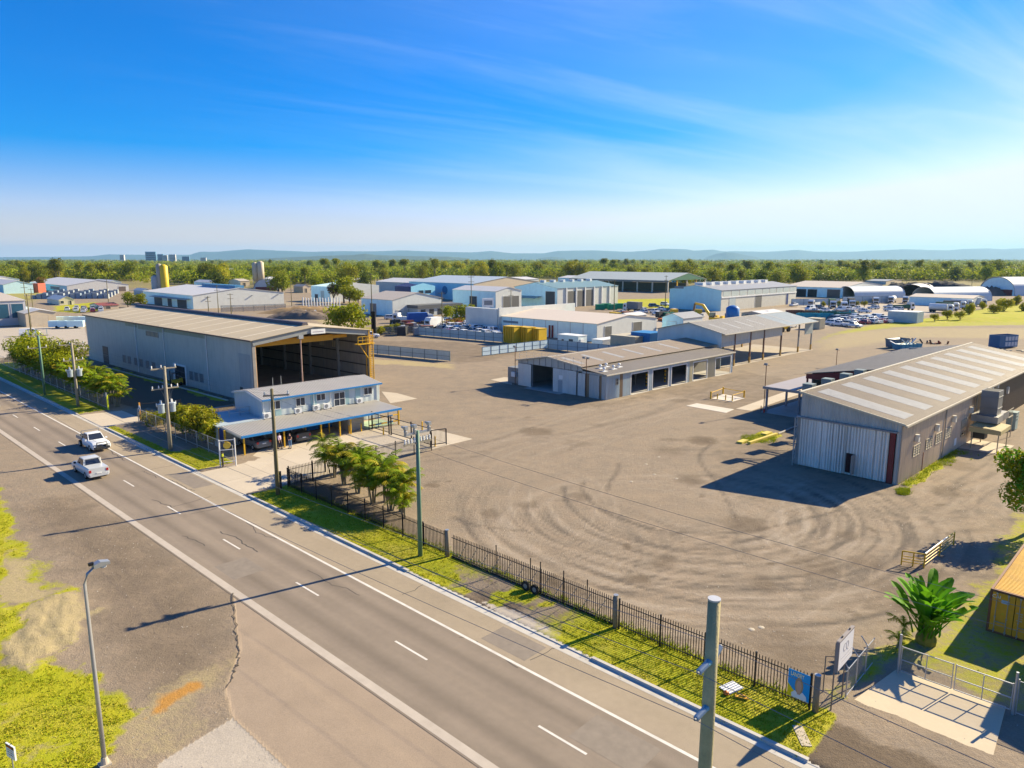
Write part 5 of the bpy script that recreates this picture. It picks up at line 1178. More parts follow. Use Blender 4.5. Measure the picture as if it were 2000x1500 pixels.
# litter
t = T('fallen_board', 'white board lying on the grass in front of the picket fence', 'board', G(1428,1348) + Vector((0,0,.11)), .55); m = MB(); m.box(-.5,-.35,.03,.5,.35,.05); b_ = m.build('board', white, t)
m = MB()
for k in range(5): m.box(-.48+k*.2,-.33,.051,-.47+k*.2,.33,.053)
m.build('rule', steel, b_)
t = T('litter', 'crumpled orange bag lying on the verge grass', 'litter', G(1418,1360) + Vector((0,0,.1))); m = MB(); m.lathe([(.02,.12),(.08,.16),(.16,.1),(.2,.03)], 0, 0, 7); m.build('bag', orange, t)
t = T('litter', 'strip of yellow orange plastic lying on the verge grass', 'litter', G(1448,1368) + Vector((0,0,.1)), -.4); m = MB(); m.box(-.3,-.08,.04,.3,.08,.1); m.box(-.1,.02,.1,.2,.12,.15); m.build('strip', M('plastic_amber', (.75,.38,.03)), t)
t = T('concrete_block', 'short concrete edge block beside the gate apron driveway', 'concrete block', G(1566,1441) + Vector((0,0,.02)), YS-.9); m = MB(); m.box(-.7,-.22,0,.7,.22,.1); m.build('block', cslab, t)
t = T('service_cover', 'blue grey cover plate beside the billboard foot', 'cover', G(1603,1404) + Vector((0,0,.03)), 1.0); m = MB(); m.box(-.4,-.14,0,.4,.14,.05); m.build('plate', M('cover_blue', (.20,.30,.33)), t)
for i, (a, b_) in enumerate(((1468,1230),(1487,1226),(1278,927),(1262,907),(1287,893),(1321,935),(1233,941))):
    t = T('stone', ('pale stone lying in the dirt yard', 'white stone lying in the dirt yard')[i % 2], 'stone', G(a, b_), i, 'loose pale stones in the yard'); m = MB(); m.lathe([(0,.16),(.03,.19),(.05,.12),(.06,.01)], 0, 0, 7); m.build('stone_body', concrete, t)
# shed just past the right edge of the view; its shade falls over the corner of the gate apron drive
ns = TF('corner_shed', 'plain grey shed standing just beyond the right edge whose shade falls beside the gate apron', 'shed', (27.6,33.2), 45)
m = MB(); m.box(0,-9,0,7,-.3,4.1); m.build('wall', rs_f, ns)
m = MB(); m.slab([(-.3,-9.2,4.12),(7.3,-9.2,4.12),(7.3,-4.6,4.9),(-.3,-4.6,4.9)], .08); m.slab([(-.3,0,4.12),(7.3,0,4.12),(7.3,-4.6,4.9),(-.3,-4.6,4.9)], .08); m.build('roof', galv, ns)
# ------------------------------------------------------------------ vehicles
def carpaint(name, col): return M('car_'+name, col, .28, .0, var=.03, spec=.6)
PAINT = dict(white=carpaint('white',(.72,.73,.75)), silver=carpaint('silver',(.52,.54,.56)), grey=carpaint('grey',(.16,.165,.17)), dark=carpaint('dark',(.035,.04,.05)), red=carpaint('red',(.28,.02,.04)), blue=carpaint('blue',(.03,.10,.26)))
cglass = M('car_glass', (.02,.025,.04), .06, 0, var=.05, spec=.7)
tail = M('tail_lamp', (.40,.02,.02), .25); head = M('head_lamp', (.65,.68,.70), .15); trimm = M('black_trim', (.025,.025,.028), .6)
KIND = {  # L, W, belt, roof, windscreen base/top x, rear top/base x, top profile of the lower body
 'sedan': (4.75,1.82,.92,1.45,1.05,.35,-.95,-1.65,[(-2.37,.62),(-2.3,.95),(-1.6,1.0),(1.05,.95),(2.0,.82),(2.33,.66),(2.37,.5)]),
 'hatch': (4.2,1.76,.95,1.5,1.0,.3,-1.5,-1.95,[(-2.1,.6),(-2.05,.98),(1.0,.95),(1.8,.82),(2.07,.66),(2.1,.5)]),
 'suv': (4.75,1.9,1.08,1.76,1.05,.45,-1.95,-2.25,[(-2.37,.62),(-2.33,1.1),(1.05,1.08),(2.05,.98),(2.33,.78),(2.37,.55)]),
 'van': (5.2,1.95,1.2,2.05,1.75,.95,-2.5,-2.57,[(-2.6,.6),(-2.58,1.25),(1.75,1.2),(2.45,.95),(2.57,.75),(2.6,.55)]),
 'ute': (5.3,1.87,1.12,1.78,1.15,.5,-.72,-.98,[(-2.65,.62),(-2.62,1.14),(1.15,1.10),(2.25,1.02),(2.6,.82),(2.65,.58)]),
 'tray': (5.2,1.87,1.12,1.78,1.15,.5,-.52,-.68,[(-.75,.62),(-.72,1.12),(1.15,1.10),(2.25,1.02),(2.55,.82),(2.6,.58)]),
}
CARMESH = {}
def car(kind, colour, label, loc, yaw, group=None, detail=False, cat=None):
    key = (kind, colour, detail); mt = PAINT[colour]
    nice = {'van':'van','ute':'ute','tray':'ute'}.get(kind, 'car')
    t = T({'van':'parked_van','ute':'ute','tray':'tray_ute'}.get(kind,'parked_car'), label, cat or nice, loc, yaw, group)
    if key not in CARMESH:
        Lg, Wd, bz, rz, wb, wt, rt, rb, prof = KIND[kind]; w = Wd/2; out = []
        m = MB(); vs = []; n = len(prof); zb = .30
        for x, z in prof:
            e = .90 if x in (prof[0][0], prof[-1][0]) else 1.0
            vs += [(x,-w*.9*e,zb),(x,-w*e,zb+.18),(x,-w*e,min(z-.08,zb+.5)),(x,-w*.95*e,z-.06),(x,-w*.86*e,z),(x,w*.86*e,z),(x,w*.95*e,z-.06),(x,w*e,min(z-.08,zb+.5)),(x,w*e,zb+.18),(x,w*.9*e,zb)]
        fs = []
        for i in range(n-1):
            for j in range(10): fs.append((i*10+j, i*10+(j+1)%10, i*10+10+(j+1)%10, i*10+10+j))
        fs += [tuple(range(10)), tuple(range((n-1)*10, n*10))]
        m.add(vs, fs)
        cw, rw = w*.90, w*.74
        C = [(wb,-cw,bz-.03),(wb,cw,bz-.03),(rb,cw,bz-.03),(rb,-cw,bz-.03),(wt,-rw,rz-.03),(wt,rw,rz-.03),(rt,rw,rz-.03),(rt,-rw,rz-.03)]
        xm = (wt+rt)/2
        m.add(C + [(wt-.12,-rw*.8,rz),(wt-.12,rw*.8,rz),(rt+.12,rw*.8,rz),(rt+.12,-rw*.8,rz)], [(0,4,5,1),(1,5,6,2),(2,6,7,3),(3,7,4,0),(4,8,9,5),(5,9,10,6),(6,10,11,7),(7,11,8,4),(8,11,10,9)])
        if kind == 'ute':   # open-looking rear tub with a soft cover
            m.box(-2.58,-w*.90,1.10,-1.0,w*.90,1.17)
        out.append(('body', m.mesh('body', mt), None))
        m = MB()
        def pane(a, b, c, d, u0, u1, v0, v1, off):
            a, b, c, d = map(Vector, (a, b, c, d)); f = lambda u, v: (a*(1-u)+b*u)*(1-v) + (d*(1-u)+c*u)*v
            nn = (b-a).cross(d-a).normalized(); ctr = (a+b+c+d)/4
            if nn.dot(ctr - Vector((xm,0,(bz+rz)/2))) < 0: nn = -nn
            q = [f(u0,v0),f(u1,v0),f(u1,v1),f(u0,v1)]; m.add([p+nn*off for p in q]+[p-nn*.01 for p in q], [(0,1,2,3),(0,4,5,1),(1,5,6,2),(2,6,7,3),(3,7,4,0)])
        if detail:
            for nm, args in (('windscreen',[(0,1,5,4,.06,.94,.08,.92)]),('rear_window',[(2,3,7,6,.08,.92,.12,.9)]),('side_window',[(1,2,6,5,.08,.50,.12,.88),(1,2,6,5,.54,.94,.12,.88)]),('side_window',[(3,0,4,7,.06,.46,.12,.88),(3,0,4,7,.50,.92,.12,.88)])):
                m = MB()
                for a in args: pane(*[C[i] for i in a[:4]], *a[4:], .012)
                out.append((nm, m.mesh(nm, cglass), None))
        else:
            for a in ((0,1,5,4,.06,.94,.08,.92),(2,3,7,6,.08,.92,.12,.9),(1,2,6,5,.08,.50,.12,.88),(1,2,6,5,.54,.94,.12,.88),(3,0,4,7,.06,.46,.12,.88),(3,0,4,7,.50,.92,.12,.88)):
                if kind == 'van' and a[4:6] in ((.54,.94),(.06,.46)) : continue
                pane(*[C[i] for i in a[:4]], *a[4:], .012)
            out.append(('windows', m.mesh('windows', cglass), None))
        wr = .36 if kind in ('suv','ute','tray','van') else .32; xw = (-Lg*.31, Lg*.31) if kind not in ('tray',) else (-1.7, 1.55)
        m = MB(); m.tube([(0,-.11,0),(0,.11,0)], wr, 14); wm = m.mesh('wheel', rubber)
        m = MB(); m.tube([(0,-.115,0),(0,.115,0)], wr*.6, 10); rm_ = m.mesh('rim', galv)
        for x in xw:
            for y in (-w+.10, w-.10): out.append(('wheel', wm, (x,y,wr), rm_))
        for y in (-w*.72, w*.72):
            m = MB(); x1 = prof[-2][0]; m.box(x1-.18,y-.2,prof[-2][1]-.16,x1+.035,y+.2,prof[-2][1]+.0); out.append(('headlight', m.mesh('headlight', head), None))
            if kind != 'tray':
                m = MB(); x0 = prof[0][0]; m.box(x0-.02,y-(.13 if kind!='ute' else .1)+(.08 if y>0 else -.08),.75,x0+.1,y+.1+(.08 if y>0 else -.08),1.0); out.append(('tail_light', m.mesh('tail_light', tail), None))
        m = MB(); m.box(prof[-1][0]-.08,-w*.84,.34,prof[-1][0]+.06,w*.84,.58); m.box(prof[0][0]-.06,-w*.84,.34,prof[0][0]+.08,w*.84,.56); out.append(('bumper', m.mesh('bumper', trimm if kind in ('tray','suv') else mt), None))
        if detail:
            for sy in (-1, 1):
                m = MB(); m.box(wb-.3,sy*(w+.02),bz-.05,wb-.12,sy*(w+.2),bz+.12) if sy > 0 else m.box(wb-.3,-(w+.2),bz-.05,wb-.12,-(w+.02),bz+.12); out.append(('mirror', m.mesh('mirror', trimm if kind == 'ute' else mt), None))
            m = MB(); m.box(prof[-1][0]+.061,-.22,.42,prof[-1][0]+.07,.22,.53); m.box(prof[0][0]-.07,-.22,.60 if kind=='ute' else .7,prof[0][0]-.025,.22,.71 if kind=='ute' else .81); out.append(('number_plate', m.mesh('number_plate', white), None))
            m = MB(); m.box(prof[-1][0]-.02,-.5,.6,prof[-1][0]+.03,.5,.78); out.append(('grille', m.mesh('grille', trimm), None))
            if kind == 'ute':
                m = MB(); m.box(-2.66,-.6,.35,-2.62,.6,.6); out.append(('rear_step', m.mesh('rear_step', galv), None))
                m = MB(); m.bar((-1.15,-.72,1.15),(-1.0,-.66,1.75),.06); m.bar((-1.15,.72,1.15),(-1.0,.66,1.75),.06); m.bar((-1.0,-.66,1.75),(-1.0,.66,1.75),.06); out.append(('sports_bar', m.mesh('sports_bar', galv), None))
            if kind == 'tray':
                m = MB(); m.box(-2.65,-.95,.85,-.8,.95,.95); m.box(-2.65,-.95,.95,-2.6,.95,1.2); m.box(-2.6,-.95,.95,-.8,-.91,1.2); m.box(-2.6,.91,.95,-.8,.95,1.2); m.bar((-.85,-.9,.95),(-.85,-.9,1.9),.06); m.bar((-.85,.9,.95),(-.85,.9,1.9),.06); m.bar((-.85,-.9,1.9),(-.85,.9,1.9),.06); m.bar((-.85,-.9,1.4),(-.85,.9,1.4),.05); out.append(('tray', m.mesh('tray', M('tray_grey', (.30,.30,.31), .5, .4)), None))
                m = MB(); m.box(-1.9,-.7,.95,-1.1,.7,1.35); out.append(('toolbox', m.mesh('toolbox', trimm), None))
                m = MB(); m.bar((2.75,-.75,.45),(2.75,.75,.45),.2,.16); m.bar((2.72,-.55,.5),(2.70,-.5,1.05),.07); m.bar((2.72,.55,.5),(2.70,.5,1.05),.07); m.bar((2.7,-.5,1.05),(2.7,.5,1.05),.07); out.append(('bull_bar', m.mesh('bull_bar', trimm), None))
        if detail:
            import bmesh
            for q in out:
                if q[0] in ('body',):
                    bm = bmesh.new(); bm.from_mesh(q[1]); bmesh.ops.bevel(bm, geom=[e for e in bm.edges if len(e.link_faces) == 2 and e.calc_face_angle(0) > .5], offset=.05, segments=2, affect='EDGES', clamp_overlap=True); bm.to_mesh(q[1]); bm.free(); q[1].polygons.foreach_set('use_smooth', [True]*len(q[1].polygons)); q[1].set_sharp_from_angle(angle=.9)
        CARMESH[key] = out
    for e in CARMESH[key]:
        o = obj(e[0], e[1], t, e[2])
        if len(e) > 3: obj('rim', e[3], o)
    return t
car('tray', 'white', 'white tray back ute with a black bull bar driving towards the camera', P(75.0,-.95,.03), YS+math.pi+.02, None, True)
car('ute', 'silver', 'silver pickup ute with a rear tray cover driving away up the road', P(64.2,-4.45,.03), YS, None, True)
car('hatch', 'white', 'nose of a white car cut off by the left edge on the road', P(108.9,-4.3,.03), YS, None, True)
car('sedan', 'grey', 'dark grey sedan parked under the carport with its tail out', OL(2.4,2.9,.06), yaw_of(45)+math.pi/2+.05, None, True)
car('ute', 'dark', 'black pickup ute with pale tray cover parked under the carport behind the two people', OL(7.3,2.9,.06), yaw_of(45)+math.pi/2-.03, None, True)

# ------------------------------------------------------------------ people
def person(label, loc, yaw, shirt_m, pants_m, hair_m, h=1.76, arms='front', sleeves=True, stride=.0):
    t = T('person', label, 'person', loc, yaw); k = h/1.76
    def skinmesh(name, verts, edges, rad, mat, sub=1):
        me = bpy.data.meshes.new(name); me.from_pydata([Vector(v)*k for v in verts], edges, []); me.materials.append(mat)
        o = obj(name, me, t); md = o.modifiers.new('skin', 'SKIN'); md.use_smooth_shade = True
        for i, r in enumerate(rad):
            r = r if isinstance(r, tuple) else (r, r); me.skin_vertices[0].data[i].radius = (r[0]*k, r[1]*k); me.skin_vertices[0].data[i].use_root = (i == 0)
        o.modifiers.new('sub', 'SUBSURF').levels = sub; o.modifiers['sub'].render_levels = sub; return o
    st = stride
    B = [(0,0,.95),(0,0,1.15),(0,0,1.38),(.0,0,1.48),(.02,0,1.55),(.03,0,1.63),(.02,0,1.72),
         (0,.10,.90),(st,.11,.50),(st*.7,.11,.09),(st*.7+.14,.12,.035), (0,-.10,.90),(-st,-.11,.50),(-st*1.3,-.11,.09),(-st*1.3+.14,-.12,.035), (0,.17,1.40),(0,-.17,1.40)]
    Ed = [(0,1),(1,2),(2,3),(3,4),(4,5),(5,6),(0,7),(7,8),(8,9),(9,10),(0,11),(11,12),(12,13),(13,14),(2,15),(2,16)]
    Rd = [(.13,.10),(.13,.095),(.15,.10),.06,.055,(.085,.10),(.06,.075),.085,.06,.042,.035,.085,.06,.042,.035,.06,.06]
    if arms == 'front':
        A = [(.02,.22,1.16),(.20,.10,1.06),(.27,.05,1.05),(.02,-.22,1.16),(.20,-.08,1.06),(.27,-.03,1.07)]
    elif arms == 'phone':
        A = [(.03,.22,1.14),(.22,.12,1.22),(.28,.06,1.27),(.0,-.23,1.14),(.05,-.22,.92),(.06,-.22,.84)]
    else:
        A = [(-.06,.23,1.14),(.0,.22,.90),(.02,.22,.80),(.04,-.23,1.14),(.12,-.20,.92),(.15,-.19,.83)]
    b0 = len(B); B += A; Ed += [(15,b0),(b0,b0+1),(b0+1,b0+2),(16,b0+3),(b0+3,b0+4),(b0+4,b0+5)]; Rd += [.045,.033,.026,.045,.033,.026]
    for side, w, e in ((1, b0+2, b0+1), (-1, b0+5, b0+4)):
        wv = Vector(B[w]); dv = (wv - Vector(B[e])).normalized(); lat = dv.cross(Vector((0,0,1))); lat = lat.normalized() if lat.length > .05 else Vector((0,1,0))
        for q, ln in enumerate((.075,.085,.08,.065)):
            i = len(B); p = wv + dv*.06 + lat*(.03-.02*q); B += [tuple(p), tuple(p + dv*ln*.6), tuple(p + dv*ln + Vector((0,0,-.012)))]; Ed += [(w,i),(i,i+1),(i+1,i+2)]; Rd += [.010,.009,.008]
        i = len(B); p = wv + lat*.035*side + dv*.02; B += [tuple(p), tuple(p + dv*.045 + lat*.02*side)]; Ed += [(w,i),(i,i+1)]; Rd += [.011,.009]
    skinmesh('body', B, Ed, Rd, skin)
    x = .008
    sv = [(0,0,.90),(0,0,1.15),(0,0,1.38),(0,0,1.46),(0,.18,1.405),(0,-.18,1.405)]; se = [(0,1),(1,2),(2,3),(2,4),(2,5)]; sr = [(.155,.12),(.15,.115),(.17,.12),.085,.078,.078]
    for i, a in ((4, 0), (5, 3)):
        j = len(sv); f = 1.0 if sleeves else .55; p0 = Vector(sv[i]); p1 = Vector(A[a]); sv.append(tuple(p0.lerp(p1, f))); se.append((i, j)); sr.append(.06)
        if sleeves: j2 = len(sv); sv.append(tuple(p1.lerp(Vector(A[a+1]), .8))); se.append((j, j2)); sr.append(.045)
    skinmesh('shirt', sv, se, sr, shirt_m)
    skinmesh('trousers', [(0,0,.96),(0,.10,.90),(st,.11,.50),(st*.7,.11,.10),(0,-.10,.90),(-st,-.11,.50),(-st*1.3,-.11,.10)], [(0,1),(1,2),(2,3),(0,4),(4,5),(5,6)], [(.15,.115),.105,.082,.068,.105,.082,.068], pants_m)
    m = MB(); c = Vector((.015,0,1.665))*k; vs = []; fs = []
    for i in range(6):
        for j in range(12):
            a = 2*math.pi*j/12; f = math.pi*.58*i/5; r = .102*k; vs.append(c + Vector((math.sin(f)*math.cos(a)*r - .012*i/5, math.sin(f)*math.sin(a)*r*.86, math.cos(f)*r*1.12)))
    for i in range(5):
        for j in range(12):
            if 2 <= i and (j in (0,1,2,10,11)): continue
            fs.append((i*12+j, i*12+(j+1)%12, (i+1)*12+(j+1)%12, (i+1)*12+j))
    m.add(vs, fs); m.build('hair', hair_m, t, True)
    m = MB()
    for y in (-.033,.033): m.box(.105*k,y*k-.012,1.645*k,.118*k,y*k+.012,1.66*k)
    m.build('eyes', M('eye_dark', (.03,.025,.02)), t)
    m = MB(); m.add([Vector(p)*k for p in ((.105,0,1.655),(.11,-.016,1.61),(.11,.016,1.61),(.135,0,1.612))], [(0,1,3),(0,3,2),(1,2,3)]); m.build('nose', skin, t)
    m = MB(); m.box(.098*k,-.025*k,1.575*k,.112*k,.025*k,1.583*k); m.build('mouth', M('lip', (.38,.16,.13)), t)
    m = MB()
    for y in (-.092,.092): m.box(.0,y*k-.008,1.615*k,.035*k,y*k+.008,1.665*k)
    m.build('ears', skin, t)
    m = MB()
    for sgn, xx in ((1, st*.7), (-1, -st*1.3)): m.box((xx-.06)*k,(sgn*.115-.05)*k,.0,(xx+.19)*k,(sgn*.115+.05)*k,.085*k)
    m.build('shoes', M('shoe_black', (.02,.02,.02)), t)
p1 = G(547,877); p2 = G(567,876.5)
person('person in a pale pink shirt and dark trousers walking beside the carport post', (p1.x,p1.y,.07), -.5, M('pink_shirt', (.62,.46,.60), .8), M('dark_trousers', (.035,.03,.045), .8), M('grey_hair', (.20,.15,.12), .7), 1.78, 'down', True, .16)
person('person in a dark top and blue jeans standing with hands held in front', (p2.x,p2.y,.07), -1.75, M('dark_top', (.05,.03,.035), .8), M('blue_jeans', (.10,.20,.36), .8), M('dark_hair', (.045,.03,.02), .7), 1.72, 'front', False)

# ------------------------------------------------------------------ vegetation
def leafm(name, col, rnd=.30, tr=.35, var=.35): return M(name, col, .6, 0, var=var, scale=.7, fine=5, rnd=rnd, trans=tr, spec=.12)
LF = dict(tree=leafm('leaf_green', (.19,.24,.008)), bright=leafm('leaf_bright', (.28,.29,.008)), olive=leafm('leaf_olive', (.22,.22,.016)), dark=leafm('leaf_dark', (.085,.115,.014)), palm=leafm('palm_leaf', (.19,.265,.008), tr=.45), gold=leafm('palm_gold', (.36,.30,.018)), big=leafm('strelitzia_leaf', (.13,.34,.012), tr=.4), wood=leafm('leaf_wood', (.27,.30,.010)), orange=leafm('leaf_rust', (.22,.10,.03)))
bark = M('bark', (.13,.10,.075), .95, var=.3, scale=4)
palebark = M('pale_bark', (.22,.19,.12), .9, var=.25, scale=3)
def np_mesh(name, v, f, mats, mi=None):
    me = bpy.data.meshes.new(name); v = np.asarray(v, np.float32); f = np.asarray(f, np.int32); k = f.shape[1]
    me.vertices.add(len(v)); me.vertices.foreach_set('co', v.ravel()); me.loops.add(f.size); me.polygons.add(len(f)); me.loops.foreach_set('vertex_index', f.ravel())
    me.polygons.foreach_set('loop_start', np.arange(0, f.size, k, dtype=np.int32))
    for m in mats: me.materials.append(m)
    if mi is not None: me.polygons.foreach_set('material_index', np.asarray(mi, np.int32))
    me.update(); me.validate(); return me
def leaf_cloud(rng, blobs, n, size, squash=.75):
    """quads scattered through ellipsoidal clumps, denser near each clump's skin"""
    b = np.array(blobs); w = b[:,3]**2; idx = rng.choice(len(b), n, p=w/w.sum()); d = rng.normal(size=(n,3)); d /= np.linalg.norm(d, axis=1)[:,None]
    r = (.45 + .6*rng.random(n)**.6)[:,None]*b[idx,3][:,None]; c = b[idx,:3] + d*r*np.array([1,1,squash])
    nn = d*.7 + rng.normal(size=(n,3))*.6 + np.array([0,0,.3]); nn /= np.linalg.norm(nn, axis=1)[:,None]
    u = np.cross(nn, rng.normal(size=(n,3))); u /= np.linalg.norm(u, axis=1)[:,None]; v = np.cross(nn, u)
    s = size*(.55 + .9*rng.random(n))[:,None]; u = u*s; v = v*s*.62
    V = np.stack([c-u*.9, c-v*.6+u*.1, c+u, c+v*.6], 1).reshape(-1, 3); Fq = np.arange(4*n).reshape(n, 4); return V, Fq
def tree_meshes(seed, h, cw, n, size, mats, trunk_h=.35, tm=None, tall=1.0, nb=9):
    rng = np.random.default_rng(seed); blobs = []
    for i in range(nb):
        a = rng.random()*6.28; rr_ = cw*.5*np.sqrt(rng.random())*.75; z = h*(trunk_h + (1-trunk_h)*(.25+.6*rng.random()))
        blobs.append((math.cos(a)*rr_, math.sin(a)*rr_, z, cw*(.17+.16*rng.random())))
    blobs.append((0,0,h*(trunk_h+(1-trunk_h)*.55),cw*.32)); blobs.append((rng.normal()*.3,rng.normal()*.3,h*.86,cw*.2))
    V, Fq = leaf_cloud(rng, blobs, n, size, .8*tall); mi = (rng.random(len(Fq)) < .3).astype(int)*(len(mats) > 1)
    crown = np_mesh('crown', V, Fq, mats, mi)
    m = MB(); top = h*.62; m.tube([(0,0,-.1),(.02*h,0,h*trunk_h*.8),(.0,.02*h,top)], [cw*.04,cw*.03,cw*.012], 6)
    for b in blobs[:6]: m.tube([(0,0,h*trunk_h*.75),(b[0]*.5,b[1]*.5,(h*trunk_h+b[2])*.5),(b[0],b[1],b[2])], [cw*.018,cw*.012,cw*.005], 5)
    return m.mesh('trunk', tm or bark), crown
def tree_at(loc, yaw, meshes, label, cat='tree', group=None, scale=1.0, name='tree'):
    t = T(name, label, cat, loc, yaw, group); t.scale = (scale,)*3
    obj('trunk', meshes[0], t); obj('crown', meshes[1], t); return t
def frond(V, Fc, base, yaw, lift, ln, droop, rng, nl=15, lw=.055, ll=.52, mi=None, kind=0):
    pts = []; d = Vector((math.cos(yaw), math.sin(yaw), 0)); side = Vector((-math.sin(yaw), math.cos(yaw), 0)); p = Vector(base); a = lift
    for i in range(nl+1):
        pts.append(p.copy()); p = p + (d*math.cos(a) + Vector((0,0,math.sin(a))))*(ln/nl); a -= droop/nl
    def tri(q): o = len(V); V.extend(q); Fc.append((o, o+1, o+2, o+3)); mi.append(kind)
    for i in range(nl):
        q = pts[i]; r_ = pts[i+1]; tri([q - side*.012, q + side*.012, r_ + side*.01, r_ - side*.01])
        if i < 2: continue
        t = i/nl; lf = ll*ln/2.0*(math.sin(math.pi*(.12+.86*t))**.6)
        ax = (r_-q).normalized()
        for sgn in (-1, 1):
            tip = q + (side*sgn*.82 + ax*.55 + Vector((0,0,-.55 + .35*rng.random())))*lf
            w = ax*(lw*ln/2 + .03); tri([q - w*.3, q + w, tip + w*.25, tip])
def palm_mesh(seed, stems, h, nfr, ln, golds=.3, mats=None, lift=(1.0,1.52), droop=(1.5,2.4)):
    rng = random.Random(seed); V, Fc, mi = [], [], []; m = MB()
    for s in range(stems):
        a = rng.random()*6.28; rr_ = rng.random()*.5 if stems > 1 else 0; hh = h*(.3+.7*rng.random()) if s else h
        b = Vector((math.cos(a)*rr_*.5, math.sin(a)*rr_*.5, 0)); tp = Vector((math.cos(a)*rr_*1.5, math.sin(a)*rr_*1.5, hh))
        m.tube([b-Vector((0,0,.1)), b.lerp(tp,.5)+Vector((0,0,.05)), tp], [.07,.055,.045], 6)
        for k in range(nfr):
            frond(V, Fc, tp, 6.28*k/nfr + rng.random()*.7, rng.uniform(*lift), ln*rng.uniform(.8,1.15), rng.uniform(*droop), rng, mi=mi, kind=1 if rng.random() < golds else 0)
    return m.mesh('stems', palebark), np_mesh('fronds', V, Fc, mats or [LF['palm'], LF['gold']], mi)
PALMS = [palm_mesh(10+i, 5, 2.2, 9, 1.8, .26) for i in range(4)]
PALMT = [palm_mesh(20+i, 3, 2.9, 9, 1.9, .15) for i in range(2)]
def palm_at(loc, yaw, ms, label, group, scale=1.0):
    t = T('palm', label, 'palm', loc, yaw, group); t.scale = (scale,)*3; obj('stems', ms[0], t); obj('fronds', ms[1], t); return t
rr = random.Random(11)
cl_pts = [(a_-16, b_-2, k_, c_2) for a_, b_, k_, c_2 in ((652,925,1,1.0),(668,935,0,.9),(690,948,0,1.0),(712,945,0,.9),(715,965,0,1.0),(738,972,1,.8),(745,985,0,1.05),(768,982,0,1.0),(778,1000,0,1.05),(800,1002,0,1.0),(806,1015,0,.9),(730,950,0,1.05))]
for i, (a, b, k, sc) in enumerate(cl_pts):
    lab = {0:'tallest feathery palm at the far end of the clump behind the picket fence'}.get(i, f'{ORD[i]} palm of the clump behind the picket fence, counted from its far end')
    palm_at(G(a, b) + Vector((0,0,.05)), rr.random()*6, (PALMT if k else PALMS)[i % (2 if k else 4)], lab, 'palms in the clump behind the picket fence' if i else None, sc*(1.0 + .35*((i*7) % 5)/4))
for i in range(24):
    s_ = 97.3 + i*2.2 + rr.uniform(-.4,.4); n_ = 8.1 + rr.uniform(-.5,.6)
    palm_at(P(s_, n_, .05), rr.random()*6, PALMS[i % 4], f'{ORD[i]} golden green palm of the verge hedge row, counted from the yellow marker post', 'palms along the left verge fence', 1.3 + rr.random()*.4)
for i in range(3): palm_at(P(77.4 + i*1.6, 8.3, .05), i*2., PALMS[i], f'{ORD[i]} low palm beyond the round bushes behind the chain link fence', 'low palms beside the round bushes', .62)
BUSH = [tree_meshes(40+i, 2.6, 2.8, 1500, .16, [LF['bright'], LF['gold']], .12, nb=8) for i in range(3)]
for i, (s_, n_, sc) in enumerate(((65.9,8.7,.80),(67.6,8.5,.86),(69.2,8.7,.92),(70.9,8.6,.95),(72.6,8.8,.92),(74.3,8.6,.88),(75.9,8.6,.8))):
    tree_at(P(s_, n_, .03), i*1.3, BUSH[i % 3], f'{ORD[i]} round yellow green bush behind the fence, counted from the office annex', 'bush', 'round bushes behind the fence', sc*1.5, 'bush')
YB = [tree_meshes(50+i, 1.4, 2.4, 800, .14, [LF['gold'], LF['bright']], .1, nb=7) for i in range(2)]
for i, s_ in enumerate((80.6,82.2,83.6)): tree_at(P(s_, 8.0, .03), i*2., YB[i % 2], f'{ORD[i]} low yellow flowering shrub over the fence towards the side driveway', 'shrub', 'yellow shrubs near the side driveway', 1.0, 'shrub')
BIG = [tree_meshes(60+i, 6.5, 6.8, 4200, .26, [LF['bright'], LF['tree']], .2) for i in range(2)]
for i, (s_, n_, sc, lab) in enumerate(((126,9.5,1.0,'leafy green tree behind the far palms at the left edge'),(134,8.5,1.05,'leafy green tree at the left edge beyond the row of palms'),(120,8.8,.8,'smaller leafy tree next to the green pole at the left'),(143,8,1.05,'leafy tree cut off by the left edge at the end of the verge'))):
    tree_at(P(s_, n_, .0), i*1.7, BIG[i % 2], lab, 'tree', None, sc)
rt = G(2012, 1040); RT = tree_meshes(71, 6.6, 5.6, 4600, .20, [LF['bright'], LF['big']], .25)
tree_at((rt.x, rt.y, 0), .4, RT, 'leafy bright green tree leaning in at the right edge above the dirt track', 'tree', None, 1.0)
# strelitzia: big paddle leaves, each a part
def paddle(rng, base, yaw, lift, stalk, ln, wd):
    d = Vector((math.cos(yaw), math.sin(yaw), 0)); side = Vector((-math.sin(yaw), math.cos(yaw), 0)); a = lift; p = Vector(base); m = MB(); pts = [p.copy()]
    for i in range(4): p = p + (d*math.cos(a)+Vector((0,0,math.sin(a))))*(stalk/4); a -= .05; pts.append(p.copy())
    m.tube(pts, [.05,.045,.04,.03,.025], 5); n = 8; ctr = []
    for i in range(n+1):
        up = (-d*math.sin(a) + Vector((0,0,math.cos(a)))); t = i/n; w = wd*(math.sin(math.pi*min(1,.10+.86*t))**.55)*(1 if i < n else .1); ctr.append((p.copy(), up, w)); p = p + (d*math.cos(a)+Vector((0,0,math.sin(a))))*(ln/n); a -= .05+.05*rng.random()
    for i in range(n):
        (p0,u0,w0),(p1,u1,w1) = ctr[i], ctr[i+1]
        for sgn in (-1, 1):
            if rng.random() < .06: continue
            g = .03*rng.random(); m.add([p0, p0+side*sgn*w0+u0*w0*.28, p1+side*sgn*w1*(1-g)+u1*w1*.28, p1], [(0,1,2,3)])
    return m
st = T('bird_of_paradise', 'big bird of paradise plant with paddle leaves beside the concrete gate apron', 'plant', G(1808,1256) , 0)
